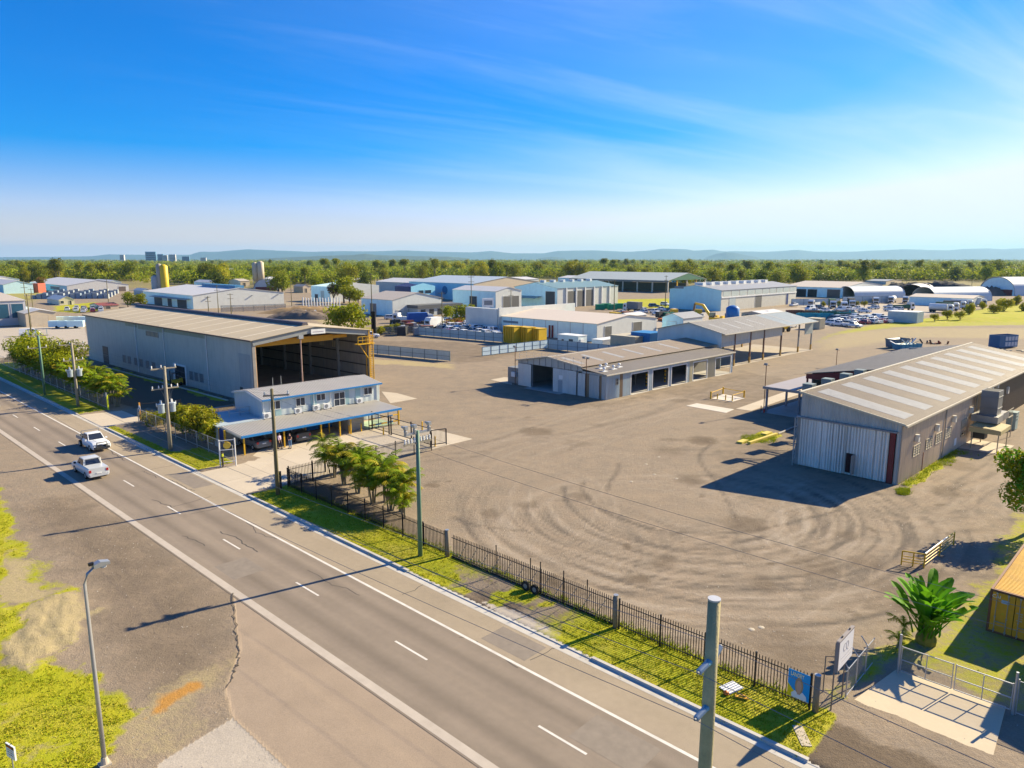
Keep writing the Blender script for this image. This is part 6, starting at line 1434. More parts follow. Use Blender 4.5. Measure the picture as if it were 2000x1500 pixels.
rg = random.Random(5)
for k in range(58):
    m = paddle(rg, (rg.gauss(0,.25), rg.gauss(0,.25), .25+rg.random()*.5), rg.random()*6.28, rg.uniform(1.0,1.55), rg.uniform(.9,2.1), rg.uniform(1.3,1.9), rg.uniform(.22,.34)); m.build('leaf', LF['big'], st)
m = MB(); m.lathe([(-.1,.5),(.3,.55),(.7,.4),(1.1,.25)], 0, 0, 10); m.build('base', M('plant_base', (.20,.19,.03), .9, var=.3, scale=4), st)
ps = palm_mesh(77, 2, 1.3, 6, 1.3, .1)
g = G(1752,1265); palm_at((g.x,g.y,0), 1.0, ps, 'small leaning palm at the left foot of the bird of paradise plant', None, .9)
# grass tufts and weeds as loose cover
def tufts(name, pts, hgt_, mats, seed, blades=6, spread=.10, zf=0.02):
    rng = np.random.default_rng(seed); p = np.asarray(pts); n = len(p)*blades; base = np.repeat(p, blades, 0) + np.c_[rng.normal(0, spread, (n,2)), np.zeros(n)]
    a = rng.random(n)*6.283; h = hgt_*(.4+.8*rng.random(n)); lean = h*(.2+.7*rng.random(n)); w = .014 + .022*rng.random(n)
    dx_ = np.c_[np.cos(a), np.sin(a), np.zeros(n)]; sx = np.c_[-np.sin(a), np.cos(a), np.zeros(n)]
    V = np.stack([base - sx*w[:,None], base + sx*w[:,None], base + dx_*lean[:,None] + np.c_[np.zeros((n,2)), h]], 1).reshape(-1,3)
    me = np_mesh(name, V, np.arange(3*n).reshape(n,3), mats, (rng.random(n) < .4).astype(int) if len(mats) > 1 else None)
    return tag(obj(name, me), kind='stuff')
gm1 = M('grass_blade', (.29,.33,.010), .7, var=.3, scale=.5, trans=.3, spec=.08); gm2 = M('grass_dry_blade', (.46,.39,.022), .7, var=.3, scale=.5, trans=.3)
gi = RNG
cand = []
sel = np.where((grass > .45) & (gy < 75))[0]
def scatter(n, test):
    q = []; xs = RNG.uniform(-60, 45, n); yy = 20 + 80*RNG.random(n)**1.6
    ti = np.clip(((xs/yy + 1)/2*(nx-1)).round().astype(int), 0, nx-1); yi = np.clip((np.log(yy/17.0)/np.log(760/17.0)*(ny-1)).round().astype(int), 0, ny-1); id_ = yi*nx + ti
    ok = (np.abs(xs/yy) < .95) & test(id_); return np.c_[xs[ok], yy[ok], gz[id_[ok]]]
pts = scatter(420000, lambda i: RNG.random(len(i)) < np.clip(grass[i]*2.2-1.2, 0, 1)*.5)
if len(pts) > 42000: pts = pts[RNG.choice(len(pts), 42000, False)]
tufts('grass', pts, .075, [gm1, gm2], 3, 6)
wp = []
for k in range(110): t_ = RNG.random(); wp.append(Lc(RO2, RA2, t_*14 + .2, -.25 - abs(RNG.normal())*.35, .02))
for k in range(90): wp.append(Lc(RO2, RA2, 10 + RNG.random()*8, -.3 - abs(RNG.normal())*.6, .02))
for k in range(160): g = G(1755 + RNG.random()*20, 955 + RNG.random()*12); wp.append(g)
for k in range(200):
    g = G(1450 + RNG.random()*65, 850 + RNG.random()*16); wp.append(g)
for k in range(500): wp.append(P(-2 + RNG.random()*48, 6.75 + abs(RNG.normal())*.3, .09))
tufts('weeds', wp, .26, [M('weed_green', (.22,.28,.010), .7, var=.3, trans=.3), gm1], 9, 9, .14)
# scattered pebbles on the gravel shoulder
pb = []
rng = np.random.default_rng(4); pts = scatter(60000, lambda i: ((gn[i] < -6.8) | (gn[i] > 8)) & (grass[i] < .3) & (asph[i] < .3) & (RNG.random(len(i)) < .3)); pts = pts[:6500]
n = len(pts); s = (.02 + .05*rng.random(n)**3)[:,None]; T4 = np.array([(1,0,-.3),(-.5,.87,-.3),(-.5,-.87,-.3),(0,0,.8)]); V = (pts[:,None,:] + T4[None]*s[:,None]).reshape(-1,3)
Fq = (np.arange(n)[:,None,None]*4 + np.array([(0,1,3),(1,2,3),(2,0,3)])[None]).reshape(-1,3)
tag(obj('gravel', np_mesh('gravel', V, Fq, [M('pebble', (.40,.36,.31), .9, var=.3)])), kind='stuff')
# ------------------------------------------------------------------ sheds and yards beyond
def span(o, d, tx, z=0.0):
    k = (tx-1000)/F; return (k*(CTH*o[1] - (z-H)*STH) - o[0])/(d[0] - k*CTH*d[1])
bw_l = wallm('far_wall_blue_and_shade', (.62,.84,.88), 1, .4, .01, .12, (.3,.36,.38)); bw_r = wallm('far_wall_pale', (.60,.61,.585), 0, .4, .01, .12, (.45,.45,.42))  # shade's blue put into the white sheds' left walls; plain blue elsewhere
bw_g = wallm('far_wall_grey', (.42,.48,.49), 1, .4, .01, .15); bw_t = M('far_wall_tan', (.56,.46,.33), .7, var=.06); bw_sky = wallm('far_wall_sky', (.30,.64,.80), 1, .4, .01, .1, (.2,.36,.45))
rf_w = M('far_roof_white', (.62,.60,.57), .5, .1, var=.06, dirt=.15); rf_t = M('far_roof_tan', (.50,.43,.35), .6, .05, var=.07); rf_g = M('far_roof_teal', (.17,.27,.29), .5, .1, var=.06); rf_grey = M('far_roof_grey', (.30,.30,.30), .5, .1, var=.08)
rdoor = M('roller_door_dark', (.075,.075,.08), .6, .1, corr=(2,.3,.02)); bdoor = M('roller_door_blue', (.03,.11,.17), .5, .1, corr=(2,.3,.02)); gdoor = M('roller_door_grey', (.33,.34,.35), .5, corr=(2,.3,.02))
FRONT = {}
def shed(name, label, corner, topy, lx, rx, axis='y', rise=1.6, a=45.0, wl=None, wr=None, roof=None, doors=(), panels=0, base=None, cat='shed', group=None, flat_par=False, mono=0):
    """portal shed from its nearest ground corner; left face runs left-forward (local y), right face runs right-forward (local x)"""
    o = G(*corner); t = TF(name, label, cat, o, a, group); ar = math.radians(a)
    dx_ = (math.sin(ar), math.cos(ar)); dy_ = (-math.cos(ar), math.sin(ar))
    Ly = abs(span(o, dy_, lx)); Lx = abs(span(o, dx_, rx)); e = hgt(corner[0], corner[1], topy)
    wl = wl or bw_l; wr = wr or bw_r; roof = roof or rf_w
    yf = lambda px: span(o, dy_, px); xf = lambda px: span(o, dx_, px)
    if axis == 'y': gr = [(0,0),(Lx,0),(Lx,e),(Lx/2,e+rise),(0,e)]; gl = [(0,0),(Ly,0),(Ly,e),(0,e)]
    else: gr = [(0,0),(Lx,0),(Lx,e),(0,e)]; gl = [(0,0),(Ly,0),(Ly,e),(Ly/2,e+rise),(0,e)]
    m = MB(); m.prism(gl, 0, -.1, 0); m.build('wall', wl, t)
    m = MB(); m.prism(gr, 1, -.1, 0); m.build('wall', wr, t)
    m = MB(); m.prism([(p[0], p[1]) for p in gl], 0, Lx-.1, Lx); m.prism(gr, 1, Ly-.1, Ly); m.build('back_wall', wl, t)
    ov = .35
    if flat_par:
        m = MB(); m.box(.1,.1,e-.8,Lx-.1,Ly-.1,e-.6); m.build('roof', roof, t)
    elif axis == 'y':
        for x0 in (-ov, Lx+ov):
            m = MB(); m.slab([(x0,-ov,e-.03),(Lx/2,-ov,e+rise+.05),(Lx/2,Ly+ov,e+rise+.05),(x0,Ly+ov,e-.03)], .1); m.build('roof', roof, t)
    else:
        for y0 in (-ov, Ly+ov):
            m = MB(); m.slab([(-ov,y0,e-.03),(-ov,Ly/2,e+rise+.05),(Lx+ov,Ly/2,e+rise+.05),(Lx+ov,y0,e-.03)], .1); m.build('roof', roof, t)
    for (f, p0, p1, z0, z1, mt, nm) in doors:
        if f == 'l': q0, q1 = sorted((yf(p0), yf(p1))); m = MB(); m.box(-.18,q0,z0*e,-.101,q1,z1*e); d = m.build(nm, mt, t); m = MB(); m.box(-.2,q0-.15,z0*e,-.11,q0,z1*e); m.box(-.2,q1,z0*e,-.11,q1+.15,z1*e); m.box(-.2,q0-.15,z1*e,-.11,q1+.15,z1*e+.15)
        else: q0, q1 = sorted((xf(p0), xf(p1))); m = MB(); m.box(q0,-.18,z0*e,q1,-.101,z1*e); d = m.build(nm, mt, t); m = MB(); m.box(q0-.15,-.2,z0*e,q0,-.11,z1*e); m.box(q1,-.2,z0*e,q1+.15,-.11,z1*e); m.box(q0-.15,-.2,z1*e,q1+.15,-.11,z1*e+.15)
        m.build('frame', wr, d)
    for k in range(1, panels):
        m = MB(); y = Ly*k/panels; m.box(-.13,y-.06,0,-.101,y+.06,e-.05); m.build('panel_joint', M('joint_grey', (.25,.30,.33)), t)
    FRONT[name+str(corner)] = (t, o, Lx, Ly, e); return t, Lx, Ly, e, o
D_ = 'roller_door'
# the long white factory beyond the hangar
w1, Lx, Ly, e, o = shed('factory', 'long white factory with blue ridge vent right behind the big hangar roof', (378,604), 577, 282, 555, 'y', 2.6, doors=(('l',303,318,0,.62,rdoor,D_),('l',329,337,0,.6,rdoor,D_),('l',348,366,0,.62,rdoor,D_)))
m = MB(); m.box(Lx*.46,1,e+2.4,Lx*.56,Ly*.62,e+3.6); m.build('ridge_vent', M('vent_blue', (.06,.20,.36), .5), w1)
m = MB(); m.slab([(-2.6,2,e*.68),(0,2,e*.74),(0,Ly*.75,e*.74),(-2.6,Ly*.75,e*.68)], .12); m.build('awning', rf_grey, w1)
for x, z in ((.15,.8),(.62,.8),(.92,.8)):
    m = MB(); m.box(Lx*x,-.8,e*z,Lx*x+.5,-.1,e*z+.3); m.build('wall_lamp', steel, w1)
shed('warehouse', 'white flat topped warehouse behind the small roadside trees', (645,590), 560, 609, 741, flat_par=True, doors=(('l',628,634,0,.7,bw_g,'pilaster'),('l',616,622,0,.45,rdoor,D_)))
w3, Lx, Ly, e, o = shed('warehouse', 'pale blue gabled warehouse with tan roof beside the parked vans', (767,618), 586, 707, 863, 'y', 2.4, roof=rf_t, doors=(('l',724,736,0,.7,M('door_brown',(.30,.22,.17)),D_),('r',774,783,0,.35,gdoor,D_)))
m = MB(); m.box(Lx*.30,-6,0,Lx*1.2,-.15,2.9); fo = m.build('front_office', M('front_office_wall', (.45,.48,.47)), w3)
m = MB(); m.box(Lx*.28,-6.6,2.9,Lx*1.22,-.15,4.0); m.build('fascia', M('charcoal_fascia', (.10,.105,.11), .5), fo)
for k in range(5):
    x = Lx*(.36+.17*k); m = MB(); m.box(x,-6.06,.4 if k != 2 else .05,x+2.2,-6.005,2.4); m.build('window', glass, fo)
shed('warehouse', 'white gabled shed with two dark roller doors beside the tall flag sign', (968,612), 569, 885, 1018, 'y', 1.5, doors=(('l',918,932,0,.72,rdoor,D_),('r',982,996,0,.75,rdoor,D_),('r',999,1013,0,.75,rdoor,D_)))
w5, Lx, Ly, e, o = shed('workshop_hall', 'white hall with teal roof and three tall grey roller doors', (1088,602), 563, 1005, 1206, 'x', 2.2, roof=rf_g, doors=(('l',1066,1084,0,.82,rdoor,D_),('r',1108,1122,0,.82,rdoor,D_),('r',1126,1140,0,.84,rdoor,D_),('r',1143,1157,0,.86,rdoor,D_)))
for k in range(6):
    m = MB(); x = Lx*(.1+.15*k); m.box(x,Ly*.45,e+2.0,x+1.4,Ly*.55,e+3.1); m.build('roof_vent', white, w5)
m = MB(); m.slab([(-5,Ly*.35,e*.48),(0,Ly*.35,e*.56),(0,Ly*.95,e*.56),(-5,Ly*.95,e*.48)], .15); m.build('awning', rf_g, w5)
for x in (1105,1124.5,1141.5,1159,1174,1189):
    q = span(o, (math.sin(math.pi/4), math.cos(math.pi/4)), x); m = MB(); m.box(q-.3,-.5,0,q+.3,-.2,e); m.build('pilaster', white, w5)
w6, Lx, Ly, e, o = shed('hall', 'huge sky blue hall with pale metal roof towering behind the white gabled shed', (925,588), 554, 800, 1052, 'y', 3.0, wl=bw_sky, wr=bw_t, roof=M('far_roof_blue', (.44,.50,.54), .5, .1, var=.05))
m = MB(); m.tube([(-.12,Ly*.42,e*.55),(-.2,Ly*.42,e*.55)], 2.2, 16); m.build('round_emblem', M('emblem_blue', (.03,.20,.38)), w6)
shed('office_block', 'dark blue and pale office block with strip windows left of the huge sky blue hall', (803,588), 560, 772, 850, flat_par=True, wl=navy, wr=bw_sky, doors=(('r',818,827,.5,.72,glass,'window'),('r',830,842,.5,.72,glass,'window'),('l',780,795,.3,.6,steel,'window')))
shed('warehouse', 'grey green warehouse with white roof in front of the tree belt', (800,575), 552, 735, 870, 'y', 2.0, wl=bw_g)
# green canopy hall
o = G(1304,572); a = math.radians(45); dx_ = (math.sin(a), math.cos(a)); dy_ = (-math.cos(a), math.sin(a)); Ly = abs(span(o, dy_, 1112)); Lx = abs(span(o, dx_, 1378)); e = hgt(1304,572,548)
cn = TF('canopy_hall', 'open sided hall with long green roof on columns behind the lawn', 'shed', o, 45)
grn = M('canopy_green', (.06,.17,.10), .6)
for x0 in (-.5, Lx+.5):
    m = MB(); m.slab([(x0,-.5,e),(Lx/2,-.5,e+4.5),(Lx/2,Ly,e+4.5),(x0,Ly,e)], .2); m.build('roof', M('canopy_pale', (.46,.49,.44), .5, var=.06), cn)
m = MB(); m.prism([(0,e),(Lx,e),(Lx/2,e+4.3)], 1, -.4, -.3); m.build('gable', grn, cn)
for k in range(8):
    m = MB(); y = Ly*k/7; m.box(.2,y,0,.9,y+.7,e); m.build('column', cream, cn)
for k in range(1,5):
    m = MB(); x = Lx*k/4 - .9; m.box(x,0,0,x+.7,.7,e); m.build('column', yellow if k % 2 else cream, cn)
m = MB(); m.box(-.1,0,e-1.2,0,Ly,e-.1); m.build('fascia', M('fascia_grey', (.20,.22,.22)), cn)
m = MB(); m.box(Lx*.5,1,0,Lx*.55,Ly,e*.7); m.build('inner_wall', M('canopy_shade', (.09,.12,.11)), cn)  # dark panel paints the shade under the open canopy
w8, Lx, Ly, e, o = shed('factory', 'large pale green factory with white roof vents and loading doors, right of the lawn', (1407,608), 567, 1307, 1553, 'x', 1.8, wl=wallm('far_teal', (.46,.74,.80), 1, .4, .01, .1, (.3,.42,.45)), wr=M('far_cream', (.56,.54,.47), .7, var=.06, dirt=.2), roof=rf_grey, doors=(('r',1423,1435,0,.62,bw_g,D_),('r',1474,1486,0,.62,rdoor,D_),('r',1534,1538,0,.6,navy,'door')))
for k in range(9):
    m = MB(); x = Lx*(.04+.1*k); m.box(x,Ly*.42,e+1.5,x+2.6,Ly*.58,e+2.8); m.build('roof_vent', white, w8)
m = MB(); m.box(-.05,-.35,e*.62,Lx,-.11,e*.68); m.build('ledge', white, w8)
for k in range(10):
    m = MB(); x = Lx*(.02+.098*k); m.box(x,-.16,e*.7,x+Lx*.085,-.105,e*.95); m.build('clerestory_panel', M('clerestory', (.50,.55,.51), .4), w8)
m = MB(); m.box(-.25,Ly*.72,e*1.02,-.11,Ly*.9,e*1.14); m.build('faded_print', M('faded_dark', (.16,.22,.27)), w8)
w9, Lx, Ly, e, o = shed('warehouse', 'long low white warehouse with cream roof behind the grey panel fence', (1165,668), 632, 979, 1281, 'y', 1.5, roof=M('far_roof_cream', (.66,.56,.45), .6, var=.04), panels=8, doors=(('r',1180,1193,0,.78,rdoor,D_),('r',1235,1252,.08,.85,rdoor,D_)))
m = MB(); m.box(-.2,Ly*.80,e*.62,-.101,Ly*.97,e*.75); m.build('faded_lettering', M('faded_dark', (.16,.22,.27)), w9)
m = MB(); m.box(-1,Ly-.2,0,Lx+6,Ly+.3,e+2.3); m.build('parapet_wall', bw_r, w9)
m = MB(); m.box(-1.4,Ly+.3,0,.2,Ly+14,e+2.0); m.build('parapet_wall', bw_r, w9)
m = MB(); m.box(-.5,Ly*.42,0,-.11,Ly*.43,e*.7); m.box(-.5,Ly*.45,0,-.11,Ly*.46,e*.7); m.build('drain_stack', redox, w9)
shed('small_shed', 'small white gabled shed with dark roof behind the high open shed', (1333,652), 622, 1293, 1371, 'x', 1.3, roof=rf_grey, doors=(('l',1303,1320,0,.75,bw_l,D_),))
shed('depot', 'long tan roofed depot with dark open bays beyond the truck yard', (1645,582), 562, 1528, 1722, 'y', 2.4, roof=rf_t, wl=bw_l, doors=(('l',1555,1574,0,.75,dark,D_),('l',1577,1595,0,.75,dark,D_),('l',1615,1640,0,.8,M('bay_shade',(.16,.12,.10)),D_)))  # dark panels in the left face paint the shade inside open bays
w, Lx, Ly, e, o = shed('truck_shed', 'long white truck wash shed with cream edge behind the parked tankers', (1898,600), 583, 1775, 1920, 'y', 1.0, roof=rf_t)
# left side group
shed('roller_shed', 'grey shed with two big blue roller doors at the left edge', (-60,640), 590, -150, 54, 'x', 1.6, wr=M('grey_lilac', (.50,.49,.50), .6, var=.05), roof=rf_t, doors=(('r',-36,-8,.30,.86,bdoor,D_),('r',-3,20,.30,.86,bdoor,D_),('r',26,49,.30,.86,bdoor,D_)))
shed('tan_shed', 'small tan shed with one wide roller door in the pale concrete yard', (52,639), 612, 26, 111, 'y', 1.0, wl=bw_t, wr=bw_t, roof=rf_w, doors=(('r',63,96,0,.82,M('tan_door',(.60,.50,.37),corr=(2,.3,.02)),D_),))
shed('house', 'single storey cream house with pale hip roof beyond the tan shed', (116,596), 586, 93, 146, 'y', 1.6, wl=bw_g, wr=M('house_cream', (.62,.56,.40)), roof=rf_w, cat='house', doors=(('r',119,125,.35,.8,glass,'window'),('r',136,140,0,.8,glass,'door')))
shed('warehouse', 'wide white warehouse with shining roof at the far left', (132,572), 558, 60, 252, 'y', 3.2, wl=bw_sky, wr=rf_w, doors=(('l',100,118,.3,.7,navy,'window'),('r',232,246,0,.7,M('bay_shade',(.16,.12,.10)),D_)))  # right-hand panel paints the shade inside an open bay
shed('warehouse', 'pale blue warehouse group at the left edge behind the roller shed', (8,574), 556, -60, 66, 'y', 2.2, wl=bw_sky, wr=bw_l)
shed('warehouse', 'white stepped building at the left edge in front of the tree belt', (-20,566), 546, -90, 40, 'y', 2.0, wl=bw_l, wr=rf_w)
# more sheds of the estate, seen between the larger ones
for (cx, cy, ty, lx, rx, ax, ri, lw_, rw_, rf_, lb) in (
 (1128,556,543,1090,1165,'y',1.6,bw_l,bw_r,rf_w,'white roofed shed half hidden by trees behind the teal roofed hall'),
 (1235,551,540,1196,1262,'x',1.5,bw_t,bw_t,rf_w,'long pale roofed shed behind the green canopy hall'),
 (1345,552,540,1312,1372,'y',1.4,bw_sky,bw_l,M('roof_blue',(.10,.34,.46)),'low blue roofed shed left of the tree group behind the pale factory'),
 (1402,551,540,1378,1424,'y',1.4,bw_l,bw_r,M('roof_blue',(.10,.34,.46)),'second low blue roofed shed behind the pale factory'),
 (1548,541,531,1515,1562,'x',1.5,bw_l,bw_r,rf_w,'small white shed deep in the trees right of the pale factory'),
 (1672,533,525,1657,1684,'y',1.0,bw_l,bw_l,rf_w,'lone pale shed standing in the right hand tree belt'),
 (1600,546,536,1575,1640,'x',1.2,bw_t,bw_t,rf_t,'low tan shed in the trees behind the tan roofed depot'),
 (1730,556,549,1690,1760,'y',1.0,bw_g,bw_t,rf_grey,'row of low grey yard shelters beyond the depot'),
 (410,563,552,380,432,'y',1.6,bw_l,bw_r,rf_w,'white roofed shed among the trees behind the long white factory'),
 (470,560,549,446,488,'x',1.5,bw_g,bw_t,rf_t,'tan roofed shed left of the cream silos'),
 (540,566,553,524,556,'y',1.4,bw_l,bw_r,rf_w,'small white shed right of the cream silos'),
 (592,572,560,574,606,'y',1.3,bw_t,bw_t,rf_t,'small tan shed behind the substation posts'),
 (690,560,548,655,722,'x',1.5,bw_l,bw_r,rf_w,'white sawtooth shed behind the flat topped warehouse'),
 (1010,557,546,962,1052,'x',1.6,bw_l,bw_r,rf_w,'long white shed rising behind the sky blue hall'),
 (212,560,551,180,238,'y',1.4,bw_l,bw_r,rf_w,'white shed behind the wide white warehouse at the far left'),
 (280,578,568,262,296,'y',1.2,bw_g,bw_g,rf_w,'low grey shed left of the long white factory'),
 (196,604,597,176,232,'x',.8,bw_g,bw_t,M('far_roof_maroon',(.24,.07,.06)),'low shed with maroon roof left of the long white factory'),
 (1230,626,617,1206,1262,'x',.8,bw_l,bw_r,rf_w,'low white lean-to in the cluttered yard behind the white warehouse'),
 (1490,622,613,1448,1530,'x',.7,bw_t,bw_r,rf_w,'low white office strip behind the ridge of the open shed')):
    shed('shed', lb, (cx, cy), ty, lx, rx, ax, ri, wl=lw_, wr=rw_, roof=rf_, doors=(('r', cx+(rx-cx)*.3, cx+(rx-cx)*.55, 0, .7, rdoor, D_),))
def panel_thing(name, label, cat, a, b, h, mat, th=.3):
    A, B = G(*a), G(*b); d = B - A; t = T(name, label, cat, A, math.atan2(d.y, d.x)); m = MB(); m.box(0,-th/2,0,d.length,th/2,h); m.build('panel', mat, t); return t, d.length
panel_thing('red_wall', 'square red wall panel left of the white warehouses', 'wall', (22,573), (37,572), 5.5, M('brick_red', (.42,.10,.06)), 5)
panel_thing('red_wall', 'square red wall panel beside the leafy rust tree at the far left', 'wall', (68,572), (83,571), 5.8, M('brick_red', (.42,.10,.06)), 5)
# igloo shelters
def igloo(label, p0, p1, w, h, mat, ends=None, name='igloo_shelter'):
    A, B = G(*p0), G(*p1); d = B - A; Lg = d.length; t = T(name, label, 'shelter', A, math.atan2(d.y, d.x)); n = 12; m = MB(); vs = []
    for x in (0, Lg):
        for i in range(n+1): a = math.pi*i/n; vs.append((x, w/2*math.cos(a)*(1), h*math.sin(a)**.8))
    m.add(vs, [(i, i+1, n+2+i, n+1+i) for i in range(n)]); m.build('vault', mat, t, True)
    if ends:
        m = MB(); m.add([(Lg-.3, w/2*.97*math.cos(math.pi*i/n), h*.97*math.sin(math.pi*i/n)**.8) for i in range(n+1)], [tuple(range(n+1))]); en = m.build('end_wall', ends, t)
        m = MB(); m.box(Lg-.25,-w*.42,0,Lg-.15,w*.42,h*.32); m.build('dado', redox, en)
    for k in range(2):
        m = MB(); x = Lg*k; m.tube([(x, w/2*1.01*math.cos(math.pi*i/n), h*1.01*math.sin(math.pi*i/n)**.8+.03) for i in range(n+1)], .09, 5, False); m.build('hoop', galv, t)
    return t
tarp = M('tarp_white', (.55,.60,.63), .55, var=.06, dirt=.15)
igloo('white igloo shelter with yellow end wall behind the parked trucks', (1650,582), (1748,580), 14, 6.2, tarp, M('end_yellow', (.60,.40,.10)))
igloo('white igloo shelter with yellow end wall at the right behind the tankers', (1802,588), (1912,586), 15, 7.0, tarp, M('end_yellow', (.60,.40,.10)))
igloo('big white igloo shelter cut off by the right edge', (2080,574), (1945,576), 24, 10.5, tarp, bw_l)
igloo('short open igloo arch between the two yellow ended shelters', (1778,578), (1800,573), 15, 6.4, M('tarp_cream', (.62,.60,.58)))
# silos
def silo(label, p, h, r, mat, frame=False):
    t = T('silo', label, 'silo', G(*p)); m = MB(); m.lathe([(2.5 if frame else 0, .6 if frame else r),(4 if frame else .01, r),(h, r),(h+1.2, r*.35),(h+1.3,.02)], 0, 0, 16); m.build('bin', mat, t, True)
    if frame:
        for a in range(4):
            m = MB(); x, y = r*.8*math.cos(a*1.57+.8), r*.8*math.sin(a*1.57+.8); m.tube([(x,y,0),(x,y,5)], .2, 6); m.build('leg', galv, t)
    return t
silo('tall bright yellow silo beside the factory roof', (323,566), 16.0, 2.6, M('silo_yellow', (.62,.44,.02), .5))
silo('tall grey silo touching the yellow silo', (314,566), 16.6, 2.0, M('silo_grey', (.34,.30,.25), .6))
silo('short grey silo at the foot of the yellow silo', (304,566), 8.5, 2.4, M('silo_grey2', (.36,.36,.36), .6))
silo('left one of the two cream silos among the trees', (500,556), 17, 2.3, M('silo_cream', (.50,.42,.32), .7), True)
silo('right one of the two cream silos among the trees', (511,556), 18, 2.6, M('silo_cream2', (.54,.45,.34), .7), True)
igloo('white domed shed beside the cream silos', (530,562), (520,568), 16, 8, M('dome_white', (.55,.56,.57)), M('dome_end', (.5,.52,.53)))
# steel panel fences
def panel_fence(label, a, b, h, mat, step=3.0, framem=None, zb=0.05, mid=True):
    A, B = G(*a), G(*b); d = B - A; Lg = d.length; t = T('panel_fence', label, 'fence', A, math.atan2(d.y, d.x)); k = max(1, round(Lg/step)); framem = framem or M('fence_frame', (.12,.17,.20), .5, .2)
    for i in range(k):
        x0, x1 = Lg*i/k, Lg*(i+1)/k; m = MB(); m.box(x0+.06,-.02,zb+.12,x1-.06,.02,h); m.build('panel', mat, t)
        m = MB(); m.box(x0-.06,-.07,0,x0+.06,.07,h+.05); m.build('post', framem, t)
    m = MB(); m.box(Lg-.06,-.07,0,Lg+.06,.07,h+.05); m.build('post', framem, t)
    m = MB(); m.box(0,-.05,h,Lg,.05,h+.07); 
    if mid: m.box(0,-.045,h*.5,Lg,.045,h*.5+.07)
    m.build('rail', framem, t); return t
fpan = M('fence_panel_grey', (.40,.50,.52), .55, .15, var=.08, dirt=.2, streak=True)
panel_fence('grey steel panel fence running out from the hangar ladder tower into the yard', (716,690), (879,706), 2.1, fpan, 3.2)
panel_fence('blue grey steel panel fence along the crowded car lot', (817,655), (1000,671), 2.3, fpan, 3.0)
panel_fence('pale framed mesh gate of blue and cream panels in the middle of the yard', (942,696), (1070,680), 2.0, M('gate_panel_pale', (.55,.68,.75), .5, var=.14, scale=.4), 2.6)
panel_fence('blue grey steel panel fence between the yellow bins and the tan container', (1071,682), (1232,699), 2.3, fpan, 3.0)
panel_fence('grey mesh yard fence in front of the long white factory', (432,610), (558,606), 2.6, M('mesh_grey', (.26,.29,.31), .6, alpha=.3), 4)
panel_fence('grey picket yard fence on the road behind the hangar roof', (735,655), (845,652), 2.2, M('mesh_grey2', (.20,.21,.20), .6, alpha=.5), 4)
panel_fence('pale wall of white hoarding panels in front of the truck yard sheds', (1545,597), (1640,596), 3.0, M('hoarding', (.45,.52,.55), .6), 6)
panel_fence('pale wall of white hoarding panels below the first igloo shelter', (1645,594), (1740,592), 3.4, M('hoarding', (.45,.52,.55), .6), 6)
# bins, huts, containers
def box_thing(name, label, cat, corner, L_, W_, h, mat, roofm=None, a=45, extra=None, ribs=True):
    t = TF(name, label, cat, G(*corner), a); m = MB(); 
    if ribs: ribbed(m, 0, L_, 0.1, h, 0, -1, .4, .05); ribbed(m, 0, W_, .1, h, 0, -1, .4, .05, 'y'); m.box(.05,.05,.1,L_,W_,h-.02)
    else: m.box(0,0,.1,L_,W_,h)
    b = m.build('body', mat, t); m = MB(); m.box(-.08,-.08,h,L_+.08,W_+.08,h+.12); m.build('roof', roofm or mat, t)
    m = MB(); m.box(.1,.1,0,L_-.1,W_-.1,.1); m.build('base', steel, t)
    if extra: extra(t, L_, W_, h)
    return t
tanc = M('container_tan', (.50,.44,.31), .6, var=.06)
box_thing('storage_container', 'tan storage container beside the blue container at the gable of the open shed', 'container', (1239,698), 6.1, 6.6, 4.3, tanc)
box_thing('storage_container', 'bright blue container beside the tan container behind the low workshop roof', 'container', (1268,697), 5, 5, 5.0, M('container_blue', (.03,.20,.45), .5))
box_thing('storage_container', 'low white container in front of the long white warehouse gable', 'container', (1176,690), 8, 3.0, 2.9, white)
def hut_x(t, L_, W_, h):
    m = MB(); m.box(-.06,W_*.25,1.3,-.002,W_*.45,2.2); m.build('window', glass, t); m = MB(); m.box(-.06,W_*.7,1.4,-.002,W_*.8,2.0); m.build('window', glass, t)
    m = MB(); m.box(.6,-.35,1.6,1.6,-.02,2.3); m.build('air_conditioner', white, t)
box_thing('site_hut', 'white site hut with two small windows behind the panel fence', 'hut', (1129,682), 3.2, 6.4, 3.0, M('hut_white', (.58,.66,.67), .6), white, 45, hut_x, False)
def bins(t, L_, W_, h):
    for k in range(5):
        m = MB(); m.box(-.25,W_*k/5+.1,.2,-.02,W_*k/5+.4,h); m.build('rib', yellow, t)
box_thing('hopper_bin', 'row of large yellow hopper bins standing at the corner of the panel fence', 'bin', (1004,672), 3, 4, 4.2, M('bin_yellow', (.62,.40,.015), .5), None, 45, bins, False)
box_thing('hopper_bin', 'second large yellow hopper bin beyond the first at the panel fence', 'bin', (1030,672), 3, 4, 4.0, M('bin_yellow', (.62,.40,.015), .5), None, 45, bins, False)
box_thing('hopper_bin', 'third large yellow hopper bin nearest the pale mesh gate', 'bin', (1052,672), 3, 3.6, 3.7, M('bin_yellow', (.62,.40,.015), .5), None, 45, bins, False)
